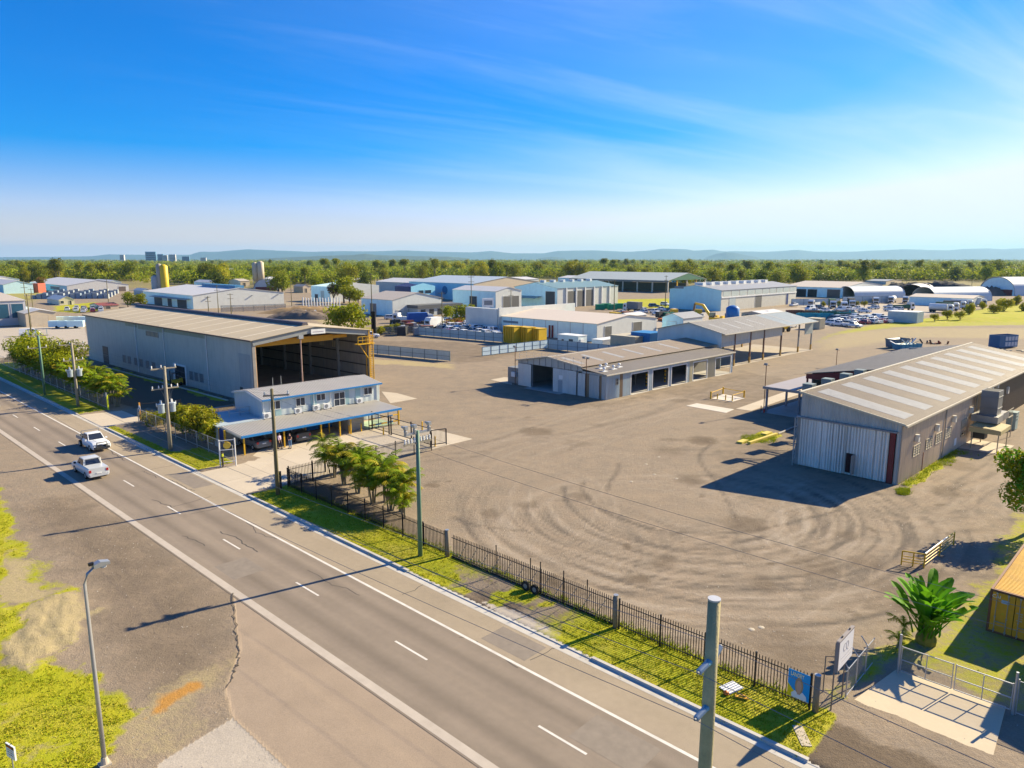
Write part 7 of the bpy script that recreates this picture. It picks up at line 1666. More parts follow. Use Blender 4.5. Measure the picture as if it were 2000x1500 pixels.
def skip(label, p, L_, W_, h, mat, yaw, load=None):
    t = T('skip_bin', label, 'skip', G(*p), yaw); m = MB()
    P8 = [(0.3,0,.15),(L_-.3,0,.15),(L_-.3,W_,.15),(.3,W_,.15),(0,-.1,h),(L_,-.1,h),(L_,W_+.1,h),(0,W_+.1,h)]
    m.add(P8, [(0,3,2,1),(0,1,5,4),(1,2,6,5),(2,3,7,6),(3,0,4,7)]); m.add([(x,y,z) for x,y,z in [(.15,.05,h-.02),(L_-.15,.05,h-.02),(L_-.4,W_/2,h*.5),(.4,W_/2,h*.5)]]+[(.15,W_-.05,h-.02),(L_-.15,W_-.05,h-.02)], [(0,1,2,3),(3,2,5,4)]); m.build('tub', mat, t)
    m = MB(); m.box(-.08,-.18,h-.15,L_+.08,-.1,h+.03); m.box(-.08,W_+.1,h-.15,L_+.08,W_+.18,h+.03)
    for k in range(6): m.box(L_*k/5-.05,-.16,.3,L_*k/5+.05,-.02,h-.1)
    m.build('rim', mat, t)
    if load:
        r_ = random.Random(3)
        for k in range(14):
            m = MB(); x, y = r_.uniform(.4,L_-.6), r_.uniform(.3,W_-.3); q = Vector((x,y,h-.2+r_.random()*.3)); m.bar(q, q+Vector((r_.gauss(0,.9),r_.gauss(0,.6),r_.random()*1.2)), .3, .12); m.build('debris', [M('debris_cream', (.60,.50,.33)), white, M('debris_grey', (.3,.3,.3))][k % 3], t)
skb = M('skip_blue', (.03,.12,.25), .5, dirt=.2)
skip('dark grey blue skip standing behind the blue skip piled with rubble', (1746,681), 5.5, 2.3, 2.2, M('skip_slate', (.10,.15,.20), .5), .5)
skip('blue skip heaped with cream timber rubble beyond the big shed roof', (1760,686), 6.2, 2.6, 1.5, M('skip_light_blue', (.04,.22,.36), .5), .35, True)
bt = T('hook_bin', 'tall blue open top bin with pale framed panels at the right edge', 'skip', G(1951,681), .35); m = MB(); m.box(0,0,.2,6.2,.1,3.1); m.box(0,2.6,.2,6.2,2.7,3.1); m.box(0,.1,.2,.1,2.6,3.1); m.box(6.1,.1,.2,6.2,2.6,3.1); m.box(.1,.1,.2,6.1,2.6,.4); m.build('tub', skb, bt)
m = MB(); m.box(.1,.1,2.2,6.1,2.6,2.3); m.build('load', rust, bt)
for k in range(4):
    for z in (.5,1.8):
        m = MB(); m.box(1.9+k*1.07,-.06,z,2.7+k*1.07,-.002,z+.95); m.build('side_panel', M('panel_pale', (.5,.52,.55)), bt)
hp = T('scrap_pile', 'small dark heap of scrap beyond the roof of the big shed', 'scrap', G(1818,672)); r_ = random.Random(8)
for k in range(10):
    m = MB(); q = Vector((r_.uniform(-2,4.5), r_.uniform(-1,1), .1)); m.bar(q, q+Vector((r_.gauss(0,1.2), r_.gauss(0,.5), r_.random()*1.1)), .35, .25); m.build('scrap', [rust, blackm, redox][k % 3], hp)
hp = T('scrap_pile', 'heap of pale offcuts beside the tall blue bin at the right edge', 'scrap', G(1968,686))
for k in range(10):
    m = MB(); q = Vector((r_.uniform(-3,5), r_.uniform(-1,1), .1)); m.bar(q, q+Vector((r_.gauss(0,1.4), r_.gauss(0,.6), r_.random()*.7)), .4, .15); m.build('scrap', [M('debris_cream', (.6,.5,.33)), galv, M('debris_grey', (.3,.3,.3))][k % 3], hp)
# excavator, water tank, pylon sign, caravan
ex = T('excavator', 'yellow excavator with raised arm in the materials yard', 'excavator', G(1398,634), 2.6)
m = MB(); m.box(-2,-1.4,1.2,2,1.4,2.4); m.box(-2.4,-1.3,1.4,-1.6,1.3,2.9); m.build('body', yellow, ex); m = MB(); m.box(.2,.1,2.4,1.9,1.3,3.9); m.build('cab', cglass, ex)
for y in (-1.3,1.3):
    m = MB(); m.prism([(-2.3,.3),(-1.9,0),(1.9,0),(2.3,.3),(2.3,.8),(1.9,1.1),(-1.9,1.1),(-2.3,.8)], 1, y-.35, y+.35); m.build('track', blackm, ex)
m = MB(); m.bar((1.5,-.4,2),(4.6,-.4,6.2),.6,.8); m.bar((4.6,-.4,6.2),(7.2,-.4,6.6),.5,.7); bo = m.build('boom', yellow, ex); m = MB(); m.bar((7.2,-.4,6.6),(7.8,-.4,2.0),.5,.6); m.box(7.2,-.9,1.0,8.4,.1,2.0); m.build('stick', M('excavator_brown', (.16,.10,.06)), ex)
tk = T('water_tank', 'bright blue round tank beside the excavator arm', 'tank', G(1430,628)); m = MB(); m.lathe([(0,2.2),(4.6,2.2),(5.2,1.4),(5.5,.4)], 0, 0, 16); m.build('tank_body', M('tank_blue', (.01,.14,.42), .5), tk, True)
py = T('pylon_sign', 'white pylon sign with blank board at the corner of the car lot', 'sign', G(953,622), .3); m = MB(); m.box(-.7,-.5,0,.7,.5,4); m.build('column', white, py); m = MB(); m.box(-2,-.5,4,2,.5,7.2); b_ = m.build('board', white, py); m = MB(); m.box(-1.5,-.53,4.8,1.5,-.505,6.4); m.build('screen', steel, b_)
cv = T('caravan', 'white round backed caravan parked at the end of the panel fence', 'caravan', G(848,641), .9); m = MB(); m.prism([(-3,.6),(3,.6),(3,2.6),(2.4,3.4),(-2.4,3.4),(-3,2.4)], 1, -1.25, 1.25); m.build('body', white, cv)
m = MB(); m.box(-3.04,-.8,1.6,-2.99,.8,2.4); m.build('window', glass, cv)
for x in (-.6,.6):
    m = MB(); m.tube([(x,-1.3,.4),(x,1.3,.4)], .4, 12); m.build('wheel', rubber, cv)
# piles of goods in the materials yard, kept as separate stacks
r_ = random.Random(21); SM = [M('goods_'+n_, c) for n_, c in (('grey',(.30,.31,.32)),('rust',(.25,.10,.06)),('orange',(.60,.17,.04)),('green',(.03,.20,.12)),('tan',(.42,.34,.24)),('yellow',(.60,.38,.03)),('black',(.03,.03,.035)),('white',(.6,.6,.6)))]
NM = ['grey','rust red','orange','green','tan','yellow','black','white']
for i in range(46):
    px_ = r_.uniform(1190,1500) if i < 34 else r_.uniform(770,835); py_ = r_.uniform(616,640) if i < 34 else r_.uniform(636,655)
    if i < 34 and px_ > 1300 and py_ > 626: py_ -= 10
    k = r_.randrange(8) if i < 34 else r_.choice((0,1,6,6)); t = T('goods_stack', f'{NM[k]} stack in the cluttered yard behind the white warehouse' if i < 34 else f'{NM[k]} crate at the end of the car lot fence', 'goods', G(px_, py_), r_.random()*3, 'stacks of goods in the cluttered yards')
    m = MB(); w_, l_, h_ = r_.uniform(1,2.5), r_.uniform(1.5,5), r_.uniform(.8,2.6); m.box(-l_/2,-w_/2,.15,l_/2,w_/2,h_)
    m.build('load', SM[k], t); m = MB(); m.box(-l_/2,-w_/2,0,-l_/2+.2,w_/2,.15); m.box(l_/2-.2,-w_/2,0,l_/2,w_/2,.15); m.build('bearer', rust, t)
for i in range(12):
    px_ = r_.uniform(1525,1700); t = T('open_container', ['teal','rust red','dark green'][i%3] + ' open container behind the right hand car lot', 'container', G(px_, r_.uniform(616,626)), r_.choice((.05,.1)), 'open containers in the truck yard'); mt = [M('cont_teal',(.02,.28,.36)), M('cont_rust',(.20,.08,.05)), M('cont_green',(.03,.14,.10))][i%3]
    m = MB(); m.box(-3,-1.2,.2,3,-1.1,2.2); m.box(-3,1.1,.2,3,1.2,2.2); m.box(-3,-1.1,.2,-2.9,1.1,2.2); m.box(2.9,-1.1,.2,3,1.1,2.2); m.box(-2.9,-1.1,.2,2.9,1.1,.4); m.build('tub', mt, t); m = MB()
    for k in range(6): m.box(-2.9+k*1.15,-1.28,.2,-2.7+k*1.15,-1.21,2.1)
    m.build('ribs', mt, t)
box_thing('storage_container', 'white container with corner posts at the edge of the green bank', 'container', (1790,632), 7, 9, 3.6, M('hoarding', (.45,.52,.55)), white)
box_thing('storage_container', 'cream and grey container at the end of the open shed', 'container', (1600,644), 4, 4, 3.2, tanc)
# trucks
def truck(label, loc, yaw, body, colour, group=None):
    t = T('truck', label, 'truck', loc, yaw, group); m = MB(); m.box(2.2,-1.2,.6,4.2,1.2,2.6); m.prism([(2.2,2.6),(4.1,2.6),(3.7,3.3),(2.2,3.4)], 1, -1.15, 1.15); c = m.build('cab', PAINT['white'], t)
    m = MB(); m.box(4.2,-1.05,1.7,4.24,1.05,2.7); m.build('windscreen', cglass, c); m = MB(); m.box(2.7,-1.23,1.7,3.8,-1.21,2.6); m.box(2.7,1.21,1.7,3.8,1.23,2.6); m.build('side_window', cglass, c)
    m = MB(); m.box(4.2,-.9,.7,4.25,.9,1.4); m.build('grille', trimm, c)
    m = MB(); m.box(-4.2,-.5,.7,4,.5,1.0); m.build('chassis', trimm, t); m = MB()
    if body == 'tank': m.tube([(-4.3,0,2.2),(1.9,0,2.2)], 1.25, 16); m.tube([(-4.4,0,2.2),(-4.3,0,2.2)], .9, 16)
    elif body == 'box': m.box(-4.3,-1.25,1.05,2.0,1.25,3.9)
    else: m.box(-4.3,-1.25,1.05,2.0,1.25,1.3); m.box(-4.3,-1.25,1.3,2,-1.15,2.2); m.box(-4.3,1.15,1.3,2,1.25,2.2); m.box(1.9,-1.15,1.3,2,1.15,2.4)
    m.build('load_body', colour, t)
    for x in (3.2,-2.4,-3.5):
        for y in (-1.05,1.05):
            m = MB(); m.tube([(x,y-.15,.5),(x,y+.15,.5)], .5, 12); m.build('wheel', rubber, t)
    return t
gd = M('truck_green', (.04,.12,.07)); 
for (a, b, yw, bd, cm, lab) in ((1589,600,-2.3,'tray',white,'white truck with blue cab front beside the pale factory'),(1625,602,-1.9,'box',gd,'dark green bodied truck facing the camera in the truck yard'),(1645,604,-1.8,'tray',gd,'truck with yellow striped dark tipper beside the green bodied truck'),(1662,600,-1.9,'box',M('truck_black',(.03,.03,.035)),'truck with black box body third from the left in the truck yard'),
   (1710,594,-2.0,'tray',yellow,'white truck carrying a yellow box below the first igloo'),(1742,592,-2.2,'tank',white,'white tanker truck between the igloo shelters'),(1770,592,-2.2,'tray',M('truck_silver',(.45,.47,.50)),'silver bodied truck in front of the igloo arch'),(1765,606,.2,'tray',gd,'truck with long dark green tray in front of the tankers'),
   (1838,610,-.7,'tank',white,'nearest white tanker in the slanting row of tankers'),(1850,606,-.7,'tank',gd,'green tanker second in the slanting row'),(1864,603,-.7,'tank',M('truck_black',(.03,.03,.035)),'black tanker third in the slanting row'),(1878,600,-.7,'tank',M('truck_silver',(.45,.47,.5)),'silver tanker fourth in the slanting row'),(1905,598,-.6,'box',white,'white truck at the right end of the tanker row'),
   (1235,608,2.2,'box',M('truck_grey',(.20,.20,.20)),'box truck with pale cab in the cluttered yard behind the white warehouse'),(822,634,.4,'box',M('truck_blue',(.03,.12,.40)),'truck with blue cab panel beside the gabled warehouse office'),(792,631,2.8,'tray',white,'white open truck in front of the pale blue warehouse')):
    truck(lab, G(a, b), yw, bd, cm)
# cars in the lots
def in_px(p, poly): x, y = pix(p.x, p.y, 0); return bool(inpoly(np.array([x]), np.array([y]), poly)[0])
r_ = random.Random(5)
def lot(poly, org, a, rows, cols, rw, cw_, mix, place, group, skip=.05):
    for i in range(rows):
        for j in range(cols):
            p = Lc(org, a, (j-cols/2)*cw_ + r_.gauss(0,.15), (i-rows/2)*rw + r_.gauss(0,.3))
            if not in_px(p, poly) or r_.random() < skip: continue
            k, c = r_.choice(mix); car(k, c, f'{c if c != "dark" else "black"} {dict(sedan="sedan",hatch="hatchback",suv="wagon",ute="ute",van="van")[k]}, {ORD[i]} row {place}', p, yaw_of(a) + (math.pi/2 if r_.random() < .8 else -math.pi/2), group)
MIX = [('suv','white'),('ute','white'),('sedan','white'),('suv','white'),('ute','white'),('suv','silver'),('sedan','silver'),('suv','grey'),('hatch','red'),('van','white'),('ute','white')]
lot([(858,648),(868,628),(905,617),(968,612),(978,624),(975,662),(960,664),(870,654)], G(925,636), 62, 14, 18, 5.0, 2.5, MIX, 'of the crowded lot by the white warehouse', 'cars in the crowded lot')
lot([(1612,634),(1622,622),(1735,623),(1730,632),(1660,640)], G(1670,630), 60, 6, 16, 5.2, 2.6, MIX+[('sedan','dark'),('suv','dark')], 'on the grass edge of the right hand yard', 'cars on the grass edge')
lot([(115,606),(150,600),(205,602),(210,610),(150,611)], G(165,606), 60, 4, 16, 7, 3, MIX, 'on the lawn beyond the tan shed', 'cars beyond the tan shed')
lot([(560,612),(640,604),(655,610),(570,622)], G(610,612), 70, 4, 12, 7, 3.4, MIX, 'behind the dirt mounds', 'cars behind the dirt mounds')
lot([(1565,607),(1755,597),(1775,612),(1700,616),(1600,622)], G(1665,609), 60, 7, 14, 11, 5.5, MIX+[('van','white'),('sedan','dark')], 'parked about the truck yard', 'cars in the truck yard', .35)
lot([(1200,612),(1300,604),(1320,612),(1230,622)], G(1258,612), 70, 4, 10, 9, 4.5, MIX, 'behind the cluttered materials yard', 'cars by the materials yard', .35)
lot([(760,640),(860,622),(880,626),(800,648)], G(820,635), 70, 3, 12, 9, 4.5, MIX, 'along the estate road behind the panel fence', 'cars along the estate road', .4)
for a, b, k, c, yw, lab in ((699,660,'van','white',.15,'white van parked in front of the small roadside trees'),(724,660,'suv','white',.2,'white four wheel drive behind the white van near the dark posts'),(764,624,'suv','silver',.3,'silver four wheel drive beside the gabled warehouse corner'),(788,647,'ute','white',.2,'white ute on the road in front of the warehouse office'),(808,632,'suv','white',.2,'white wagon beside the truck with the blue cab'),
    (1277,600,'suv','blue',.3,'dark blue car on the road beside the lawn'),(1299,597,'suv','white',-1,'white car at the corner of the pale factory'),(1550,598,'ute','white',-2.4,'white ute at the far corner of the pale factory'),(1582,606,'van','white',-2.5,'white van facing the camera in the truck yard'),(1600,603,'suv','grey',.4,'grey car behind the white van in the truck yard'),(60,656,'van','white',0.6,'white trailer van beside the tan shed'),(1545,640,'ute','white',.8,'white ute beyond the yellow loader under the open shed'),(690,604,'sedan','blue',.3,'dark blue sedan behind the small roadside trees')):
    car(k, c, lab, G(a, b), yw)
ld = T('loader', 'small yellow loader seen under the roof of the open shed', 'loader', G(1528,648), .6); m = MB(); m.box(-2,-1,.8,2,1,2.4); m.build('body', yellow, ld); m = MB(); m.box(-.6,-.8,2.4,.8,.8,3.4); m.build('cab', cglass, ld)
for x in (-1.4,1.4):
    for y in (-1,1):
        m = MB(); m.tube([(x,y-.25,.7),(x,y+.25,.7)], .7, 12); m.build('wheel', rubber, ld)
# storage racks at left
for i in range(4):
    A, B = G(62 + i*12, 584 - i*3.2), G(215 + i*6, 583 - i*3.2); d = B - A; t = T('storage_rack', 'long low grey row of stacked frames behind the cream house', 'rack', A, math.atan2(d.y, d.x), 'rows of stacked frames'); Lg = d.length
    for k in range(14):
        m = MB(); x = Lg*k/14; m.box(x,-.9,.0,x+Lg/14-.5,.9,2.0+.5*((k*7) % 3)); m.build('stack', [M('rack_blue',(.20,.26,.34)), M('rack_grey',(.30,.33,.36))][k % 2], t)
for i in range(6): 
    t = T('white_tank', 'white box trailer in the row left of the hangar corner', 'trailer', G(113+i*9, 641 - (i % 2)*9), .3, 'white box trailers'); m = MB(); m.box(-2.2,-1.1,.5,2.2,1.1,2.3); m.build('trailer_body', bw_l, t); m = MB(); m.tube([(0,-1.2,.4),(0,1.2,.4)], .4, 10); m.build('wheel', rubber, t)
# background power poles
def far_pole(p, h, label, arms=2, mt=None):
    t = T('power_pole', label, 'power pole', G(*p), .6); m = MB(); m.tube([(0,0,0),(0,0,h)], [.18,.11], 8); m.build('shaft', mt or timber_dark, t)
    for k in range(arms):
        m = MB(); m.box(-1.1,-.06,h-.5-k*1.6,1.1,.06,h-.36-k*1.6); m.build('crossarm', timber_dark, t)
for p, h, lab in (((1101-373,648),17,'tall dark pole beside the gabled pale blue warehouse'),((864,646),11.5,'green pole at the left end of the car lot'),((921,630),15.5,'slim green pole in front of the white gabled shed'),((998,620),10,'timber pole beside the two dark roller doors'),((1199,612),13,'timber pole at the far end of the teal roofed hall'),((1299,602),14,'thin pole at the edge of the lawn beside the pale factory'),((427,612),11,'timber pole with crossarms in front of the long white factory'),((408,614),7,'short timber pole left of the factory pole'),((452,614),8,'short timber pole right of the factory pole'),((570,598),13,'pale pole beside the small substation'),((212,590),12,'timber pole beside the storage rack rows'),((53,612),12,'pole behind the blue roller doors'),((65,606),9,'short pole between the roller shed and the cream house'),((1770,564),12,'pole on the plain beyond the igloo shelters'),((1897,566),14,'tall pole behind the right hand igloo shelter')): far_pole(p, h, lab)
for x in (728, 732.5):
    t = T('dark_post', 'thick dark post of the pair at the roadside fence', 'post', G(x, 652), 0, 'pair of dark posts'); m = MB(); m.tube([(0,0,0),(0,0,6.4)], .35, 10); m.build('post_body', blackm, t)
# substation posts
for i in range(14):
    t = T('substation_post', 'white post of the small fenced substation', 'post', G(592+i*5.5, 597 + (i % 3)), 0, 'white substation posts'); m = MB(); m.tube([(0,0,0),(0,0,3.8)], .28, 8); m.build('post_body', white, t)
# dirt mounds
def mound(label, p, L_, W_, h, mat, seed):
    n = 24; k = 14; V = []; 
    for i in range(n):
        for j in range(k):
            u, v = i/(n-1)*2-1, j/(k-1)*2-1; V.append((u*L_, v*W_, h*max(0, (1-u*u))*max(0,(1-v*v))*(.7+.6*random.Random(seed*1000+i*k+j).random()) - .1))
    m = MB(); m.add(V, [(i*k+j,(i+1)*k+j,(i+1)*k+j+1,i*k+j+1) for i in range(n-1) for j in range(k-1)]); t = T('dirt_mound', label, 'mound', G(*p), -.15); m.build('heap', mat, t, True)
dm = M('mound_earth', (.30,.20,.10), .95, var=.3, scale=.5); dm2 = M('mound_black', (.05,.05,.055), .95, var=.3)
mound('long brown earth mound behind the hangar ridge', (590,622), 14, 5, 2.8, M('mound_brown', (.17,.13,.10), .95, var=.3), 1); mound('tan earth mound behind the brown mound', (600,612), 20, 6, 2.5, dm, 2)
mound('black gravel heap left of the igloo arch', (1775,574), 26, 8, 6, dm2, 3); mound('dark gravel heap behind the igloo arch', (1838,570), 30, 8, 6, dm2, 4); mound('small brown gravel heap right of the yellow ended igloo', (1932,576), 12, 6, 4.5, M('mound_brown2', (.20,.13,.10), .95, var=.3), 5)
# green enclosure and lawn bits
for i in range(6):
    t = T('green_bin', 'bright green mesh bin beside the teal roofed hall', 'bin', G(1172+i*12 if i < 4 else 1225+(i-4)*10, 605 - (i % 2)*2), .3, 'green mesh bins'); m = MB(); m.box(-1.8,-1,.1,1.8,1,2.3); m.build('bin_body', M('bin_green', (.02,.26,.13)), t)
# ------------------------------------------------------------------ distant houses, towers, trees, hills
r_ = random.Random(31); HS_ = []
for i in range(34):
    px_ = r_.uniform(-60, 720) if i < 24 else r_.uniform(1560, 1960); row = r_.uniform(521, 541)
    t = T('house', '', 'house', G(px_, row), r_.random()*3, 'distant houses among the trees'); HS_.append((px_, i, t)); w_, l_, h_ = r_.uniform(9,16), r_.uniform(12,34), r_.uniform(4,6)
    m = MB(); m.box(-l_/2,-w_/2,0,l_/2,w_/2,h_); m.build('wall', [bw_t, bw_l, white][i % 3], t); m = MB(); m.prism([(-w_/2-.6,h_),(w_/2+.6,h_),(0,h_+w_*.22)], 0, -l_/2-.6, l_/2+.6); m.build('roof', [rf_w, rf_t, rf_w, M('far_roof_red',(.28,.10,.08))][i % 4], t)
HS_.sort(key=lambda q: q[0])
for j, (px_, i, t) in enumerate(HS_): t['label'] = f"distant {('tan','blue grey','white')[i % 3]} house with {('white','tan','white','red')[i % 4]} roof, {ORD[j] if j < 24 else ORD[j-24]} from the left {'left of centre' if j < 24 else 'at right'}"
for px_, w_, h_, mt, lab in ((296,55,62,'blue','wide dark blue tower block on the far skyline'),(315,30,48,'blue','narrow blue tower block beside the wide one on the skyline'),(323,26,42,'w','pale tower block right of the blue ones on the skyline'),(338,34,46,'w','white apartment tower on the skyline'),(364,40,34,'blue','low blue block on the skyline'),(398,30,28,'w','low white block on the skyline'),(240,22,44,'w','thin pale tower at the left of the skyline')):
    t = T('tower_block', lab, 'building', G(px_, 512.5), .3); m = MB(); m.box(-w_/2,-15,0,w_/2,15,h_); m.build('tower_body', M('tower_blue', (.10,.22,.34)) if mt == 'blue' else M('tower_white', (.55,.52,.50)), t)
    m = MB()
    for k in range(5): m.box(-w_/2+1,-15.4,6+k*h_/6,w_/2-1,-15.05,6+k*h_/6+h_*.07)
    m.build('window_bands', glass, t)
TV = [tree_meshes(100+i, 13 + (i % 3)*2, 14 + (i % 2)*2, 1700, .72, [[LF['tree'], LF['bright']],[LF['olive'], LF['tree']],[LF['bright'], LF['gold']],[LF['dark'], LF['tree']],[LF['olive'], LF['bright']],[LF['tree'], LF['olive']]][i % 6], .06, nb=13, tall=1.15) for i in range(9)] + [tree_meshes(120+i, 19, 10, 1100, .66, [LF['olive'], LF['tree']], .42, palebark, nb=9) for i in range(3)]
SMALLT = [tree_meshes(130+i, 6.5, 7.0, 1100, .42, [LF['bright'], LF['tree']], .22) for i in range(2)]
for i, (a, b, k, sc, lab) in enumerate(((664,654,0,1.25,'left one of the two round bright trees beside the white van'),(688,655,1,1.35,'right one of the two round bright trees beside the white van'),(672,592,0,1.9,'leafy tree in front of the white flat topped warehouse'),(683,594,1,1.2,'small round tree beside the white flat topped warehouse'),(700,594,0,1.0,'smallest round tree beside the white flat topped warehouse'),(906,632,1,.95,'round yellow green tree at the edge of the car lot'),(876,628,0,.8,'low tree left of the round one at the car lot'),(250,600,1,1.0,'round shrub tree behind the left end of the hangar roof'),(275,600,0,.9,'second round shrub tree behind the left end of the hangar roof'))):
    tree_at(G(a, b), i*1.1, SMALLT[k], lab, 'tree', None, sc)
RT2 = tree_meshes(140, 10, 7, 900, .45, [LF['orange'], LF['olive']], .3); tree_at(G(652,592), 0, RT2, 'rust coloured tree in front of the white flat topped warehouse', 'tree'); tree_at(G(80,570), 1, RT2, 'rust coloured tree beside the red wall panel at the far left', 'tree')
FB = [tree_meshes(150+i, 1.8, 3.0, 420, .22, [LF['orange'], LF['bright']], .1) for i in range(2)]
for i in range(7): tree_at(G(866+i*7, 640 - i*1.3), i, FB[i % 2], 'reddish flowering shrub in the bed beside the car lot', 'shrub', 'reddish shrubs by the car lot', 1.2, 'shrub')
for i in range(9): tree_at(G(745+i*14, 655 - i*2.2) if i < 3 else G(1560+i*16, 600), i, BUSH[i % 3], 'low green bush on the roadside verge behind the yard', 'bush', 'low roadside bushes', 1.0, 'bush')
BK = [1893,1850,1875,1918,1960,1940,1985,1825,1955,1998]
for i, (a, b, sc) in enumerate(((1893,618,1.9),(1850,625,1.3),(1875,626,1.2),(1918,606,1.4),(1960,612,2.2),(1940,616,1.5),(1985,600,2.0),(1825,628,1.0),(1955,600,1.3),(1998,612,1.6))): tree_at(G(a, b), i, (BUSH + BUSH)[i % 3], f'wild green bush on the weedy bank, {ORD[sorted(BK).index(a)]} from the left', 'bush', 'bushes on the weedy bank', sc, 'bush')
cnt = 0; r_ = random.Random(77)
while cnt < 292:
    px_ = r_.uniform(-120, 2120)
    front = 553 if px_ < 270 else (567 if px_ < 470 else (573 if px_ < 600 else (566 if px_ < 720 else (549 if px_ < 1320 else (563 if px_ < 1560 else 555)))))
    row = front - (front - 520)*r_.random()**1.35
    p = G(px_, row)
    if row > 544 and (abs(px_-316) < 30 or abs(px_-506) < 24): continue
    if px_ > 1560 and row > 545 and r_.random() < .6: continue
    sc_ = r_.uniform(.72, 1.22); kv = r_.randrange(12); lm = next(n_ for x_, n_ in ((60,'at the far left edge'),(250,'behind the left white warehouses'),(420,'behind the yellow silo'),(560,'around the cream silos'),(730,'behind the flat warehouse'),(900,'behind the grey green warehouse'),(1060,'behind the sky blue hall'),(1210,'behind the teal roofed hall'),(1380,'behind the long green canopy'),(1560,'behind the pale green factory'),(1760,'behind the tan roofed depot'),(1900,'behind the igloo shelters'),(9999,'at the far right')) if px_ < x_)
    lb = f"{('tall','medium','low')[0 if sc_ > 1.05 else (1 if sc_ > .88 else 2)]} {('green','olive','yellow green','dark green','pale olive','mixed green','green','olive','yellow green','slender','slender','slender')[kv]} tree {lm}, {('front','middle','back')[0 if row > 549 else (1 if row > 533 else 2)]} of the belt"
    tree_at(p, r_.random()*6, TV[kv], lb, 'tree', 'trees in the belt beyond the sheds', sc_); cnt += 1
def woodland():
    rng = np.random.default_rng(12); n = 16500; px_ = rng.uniform(-250, 2250, n); fr_ = np.where(px_ < 270, 549, np.where(px_ < 600, 556, np.where(px_ < 720, 556, np.where(px_ < 1320, 545, np.where(px_ < 1560, 552, 549))))); row = 507.6 + (fr_ - 507.6)*rng.random(n)**.92; row = np.where((np.abs(px_-316) < 34) | (np.abs(px_-506) < 30), np.minimum(row, 538), row); Vs = []; Fs = []; mi = []; off = 0
    for a, b in zip(px_, row):
        p = G(a, b); sc = 1 + max(0, (p.y-1500)/2600); k = 58 if b > 530 else (38 if b > 517 else 22); blobs = [(rng.normal()*4*sc, rng.normal()*4*sc, (3.5+5*rng.random())*min(sc,1.25), (3.8+2.0*rng.random())*min(sc, 2.2)) for _ in range(4)]
        V, Fq = leaf_cloud(rng, blobs, k, (1.3 if b > 530 else (1.5 if b > 517 else 2.0))*sc, .7/min(sc,1.9)); Vs.append(V + np.array([p.x, p.y, -.5])); Fs.append(Fq + off); off += len(V); mi += [int(rng.random()*4)]*k
    return tag(obj('woodland', np_mesh('woodland', np.concatenate(Vs), np.concatenate(Fs), [LF['olive'], LF['dark'], LF['tree'], LF['wood']], mi)), kind='stuff')
woodland()
def hills(name, prof, dist, depth, mat, seed, base_row=505.3):
    xs = np.linspace(prof[0][0], prof[-1][0], 420); rows = np.interp(xs, [p[0] for p in prof], [p[1] for p in prof]); rng = np.random.default_rng(seed)
    X = (xs-1000)/F/CTH*dist; Z = H + (505.3 - rows)/F*dist/CTH**2*1.0 - (0); k = 11; V = []
    for j in range(k):
        t = j/(k-1); y = dist + (t-.55)*depth; prof_ = np.clip(1 - abs(t-.55)/.55, 0, 1)**.9 if t < .55 else np.clip(1-(t-.55)/.45, 0, 1)
        nz = fbm(xs*3, np.full_like(xs, j*170.), 60, seed)*.5 + fbm(xs*3, np.full_like(xs, j*90.), 17, seed+5)*.3
        fold = 1 - .55*(1-prof_)*nz*1.6
        V.append(np.stack([X*(y/dist), np.full_like(X, y), np.maximum(Z*prof_*fold, -1)], 1))
    V = np.concatenate(V); n = len(xs); i = (np.arange(k-1)[:,None]*n + np.arange(n-1)[None,:]).ravel(); me = np_mesh(name, V, np.stack([i, i+1, i+n+1, i+n], 1), [mat]); me.polygons.foreach_set('use_smooth', np.ones(len(me.polygons), bool)); return tag(obj(name, me), kind='structure')
hm = M('hill_forest', (.055,.085,.05), .95, var=.35, scale=.004, fine=.03)
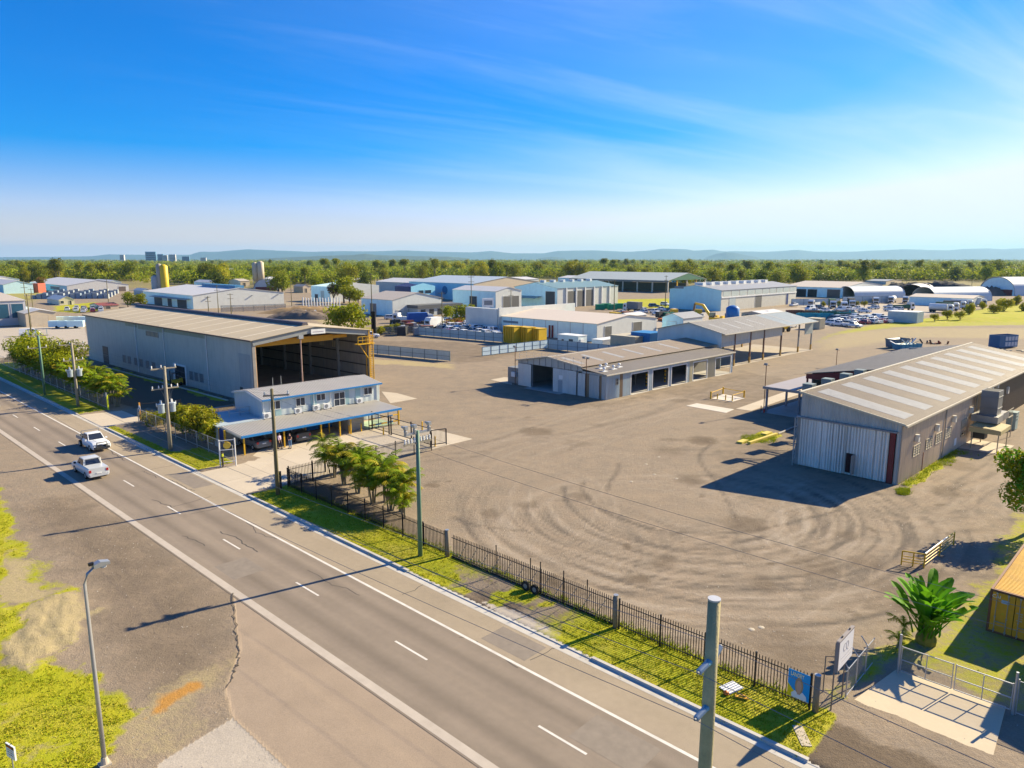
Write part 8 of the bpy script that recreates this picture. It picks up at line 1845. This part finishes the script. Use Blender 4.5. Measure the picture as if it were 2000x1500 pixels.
PF = [(-700,501),(-300,503),(0,502),(130,501),(205,500),(235,496),(300,497),(390,497),(410,490.5),(440,491),(500,486),(550,488),(620,491),(680,489.5),(740,490),(790,488),(870,491),(930,492),(960,489),(1000,494),(1060,494),(1085,489),(1160,488),(1220,491),(1260,488),(1285,484.5),(1330,486),(1345,488.5),(1380,486.5),(1400,490.5),(1420,489.5),(1480,491),(1540,487),(1575,491),(1640,491),(1690,488),(1740,485.5),(1790,487.5),(1830,487.5),(1850,485),(1900,484),(1930,486),(1950,484),(2000,482.5),(2200,484),(2600,490),(2900,497)]
hills('hills', PF, 20000, 5000, hm, 3)
hills('hills', [(520,505),(600,501),(640,499),(700,497),(722,494.5),(740,497),(800,499.5),(880,500.5),(920,504)], 9500, 2000, hm, 9)
hills('hills', [(1365,503),(1385,495),(1405,491.5),(1420,492.5),(1445,498),(1470,503)], 15000, 900, hm, 15)
hills('hills', [(1050,503.5),(1075,501),(1100,503.5)], 14000, 700, hm, 18)
# tell look-alikes apart by their place in the row
bpy.context.view_layer.update(); same = {}
for o in COL.objects:
    if o.parent is None and o.get('label'): same.setdefault(o['label'], []).append(o)
for lb, os_ in same.items():
    if len(os_) < 2: continue
    os_.sort(key=lambda o: pix(o.location.x, o.location.y, 0)[0])
    for i, o in enumerate(os_):
        o['label'] = lb + (', ' + (('left one','right one') if len(os_) == 2 else ('left one','middle one','right one'))[i] if len(os_) < 4 else f', {ORD[min(i,25)]} from left')
# ------------------------------------------------------------------ air
hz = MB(); hz.box(-20500,-900,-2.5,20500,25000,420); hm_ = bpy.data.materials.new('air'); hm_.use_nodes = True; hn = hm_.node_tree; hn.nodes.clear()
pv = hn.nodes.new('ShaderNodeVolumePrincipled'); pv.inputs['Color'].default_value = (.34,.66,1,1); pv.inputs['Density'].default_value = 4.0e-5; pv.inputs['Anisotropy'].default_value = .2
ho = hn.nodes.new('ShaderNodeOutputMaterial'); hn.links.new(pv.outputs[0], ho.inputs['Volume'])
tag(hz.build('haze', hm_), kind='stuff')
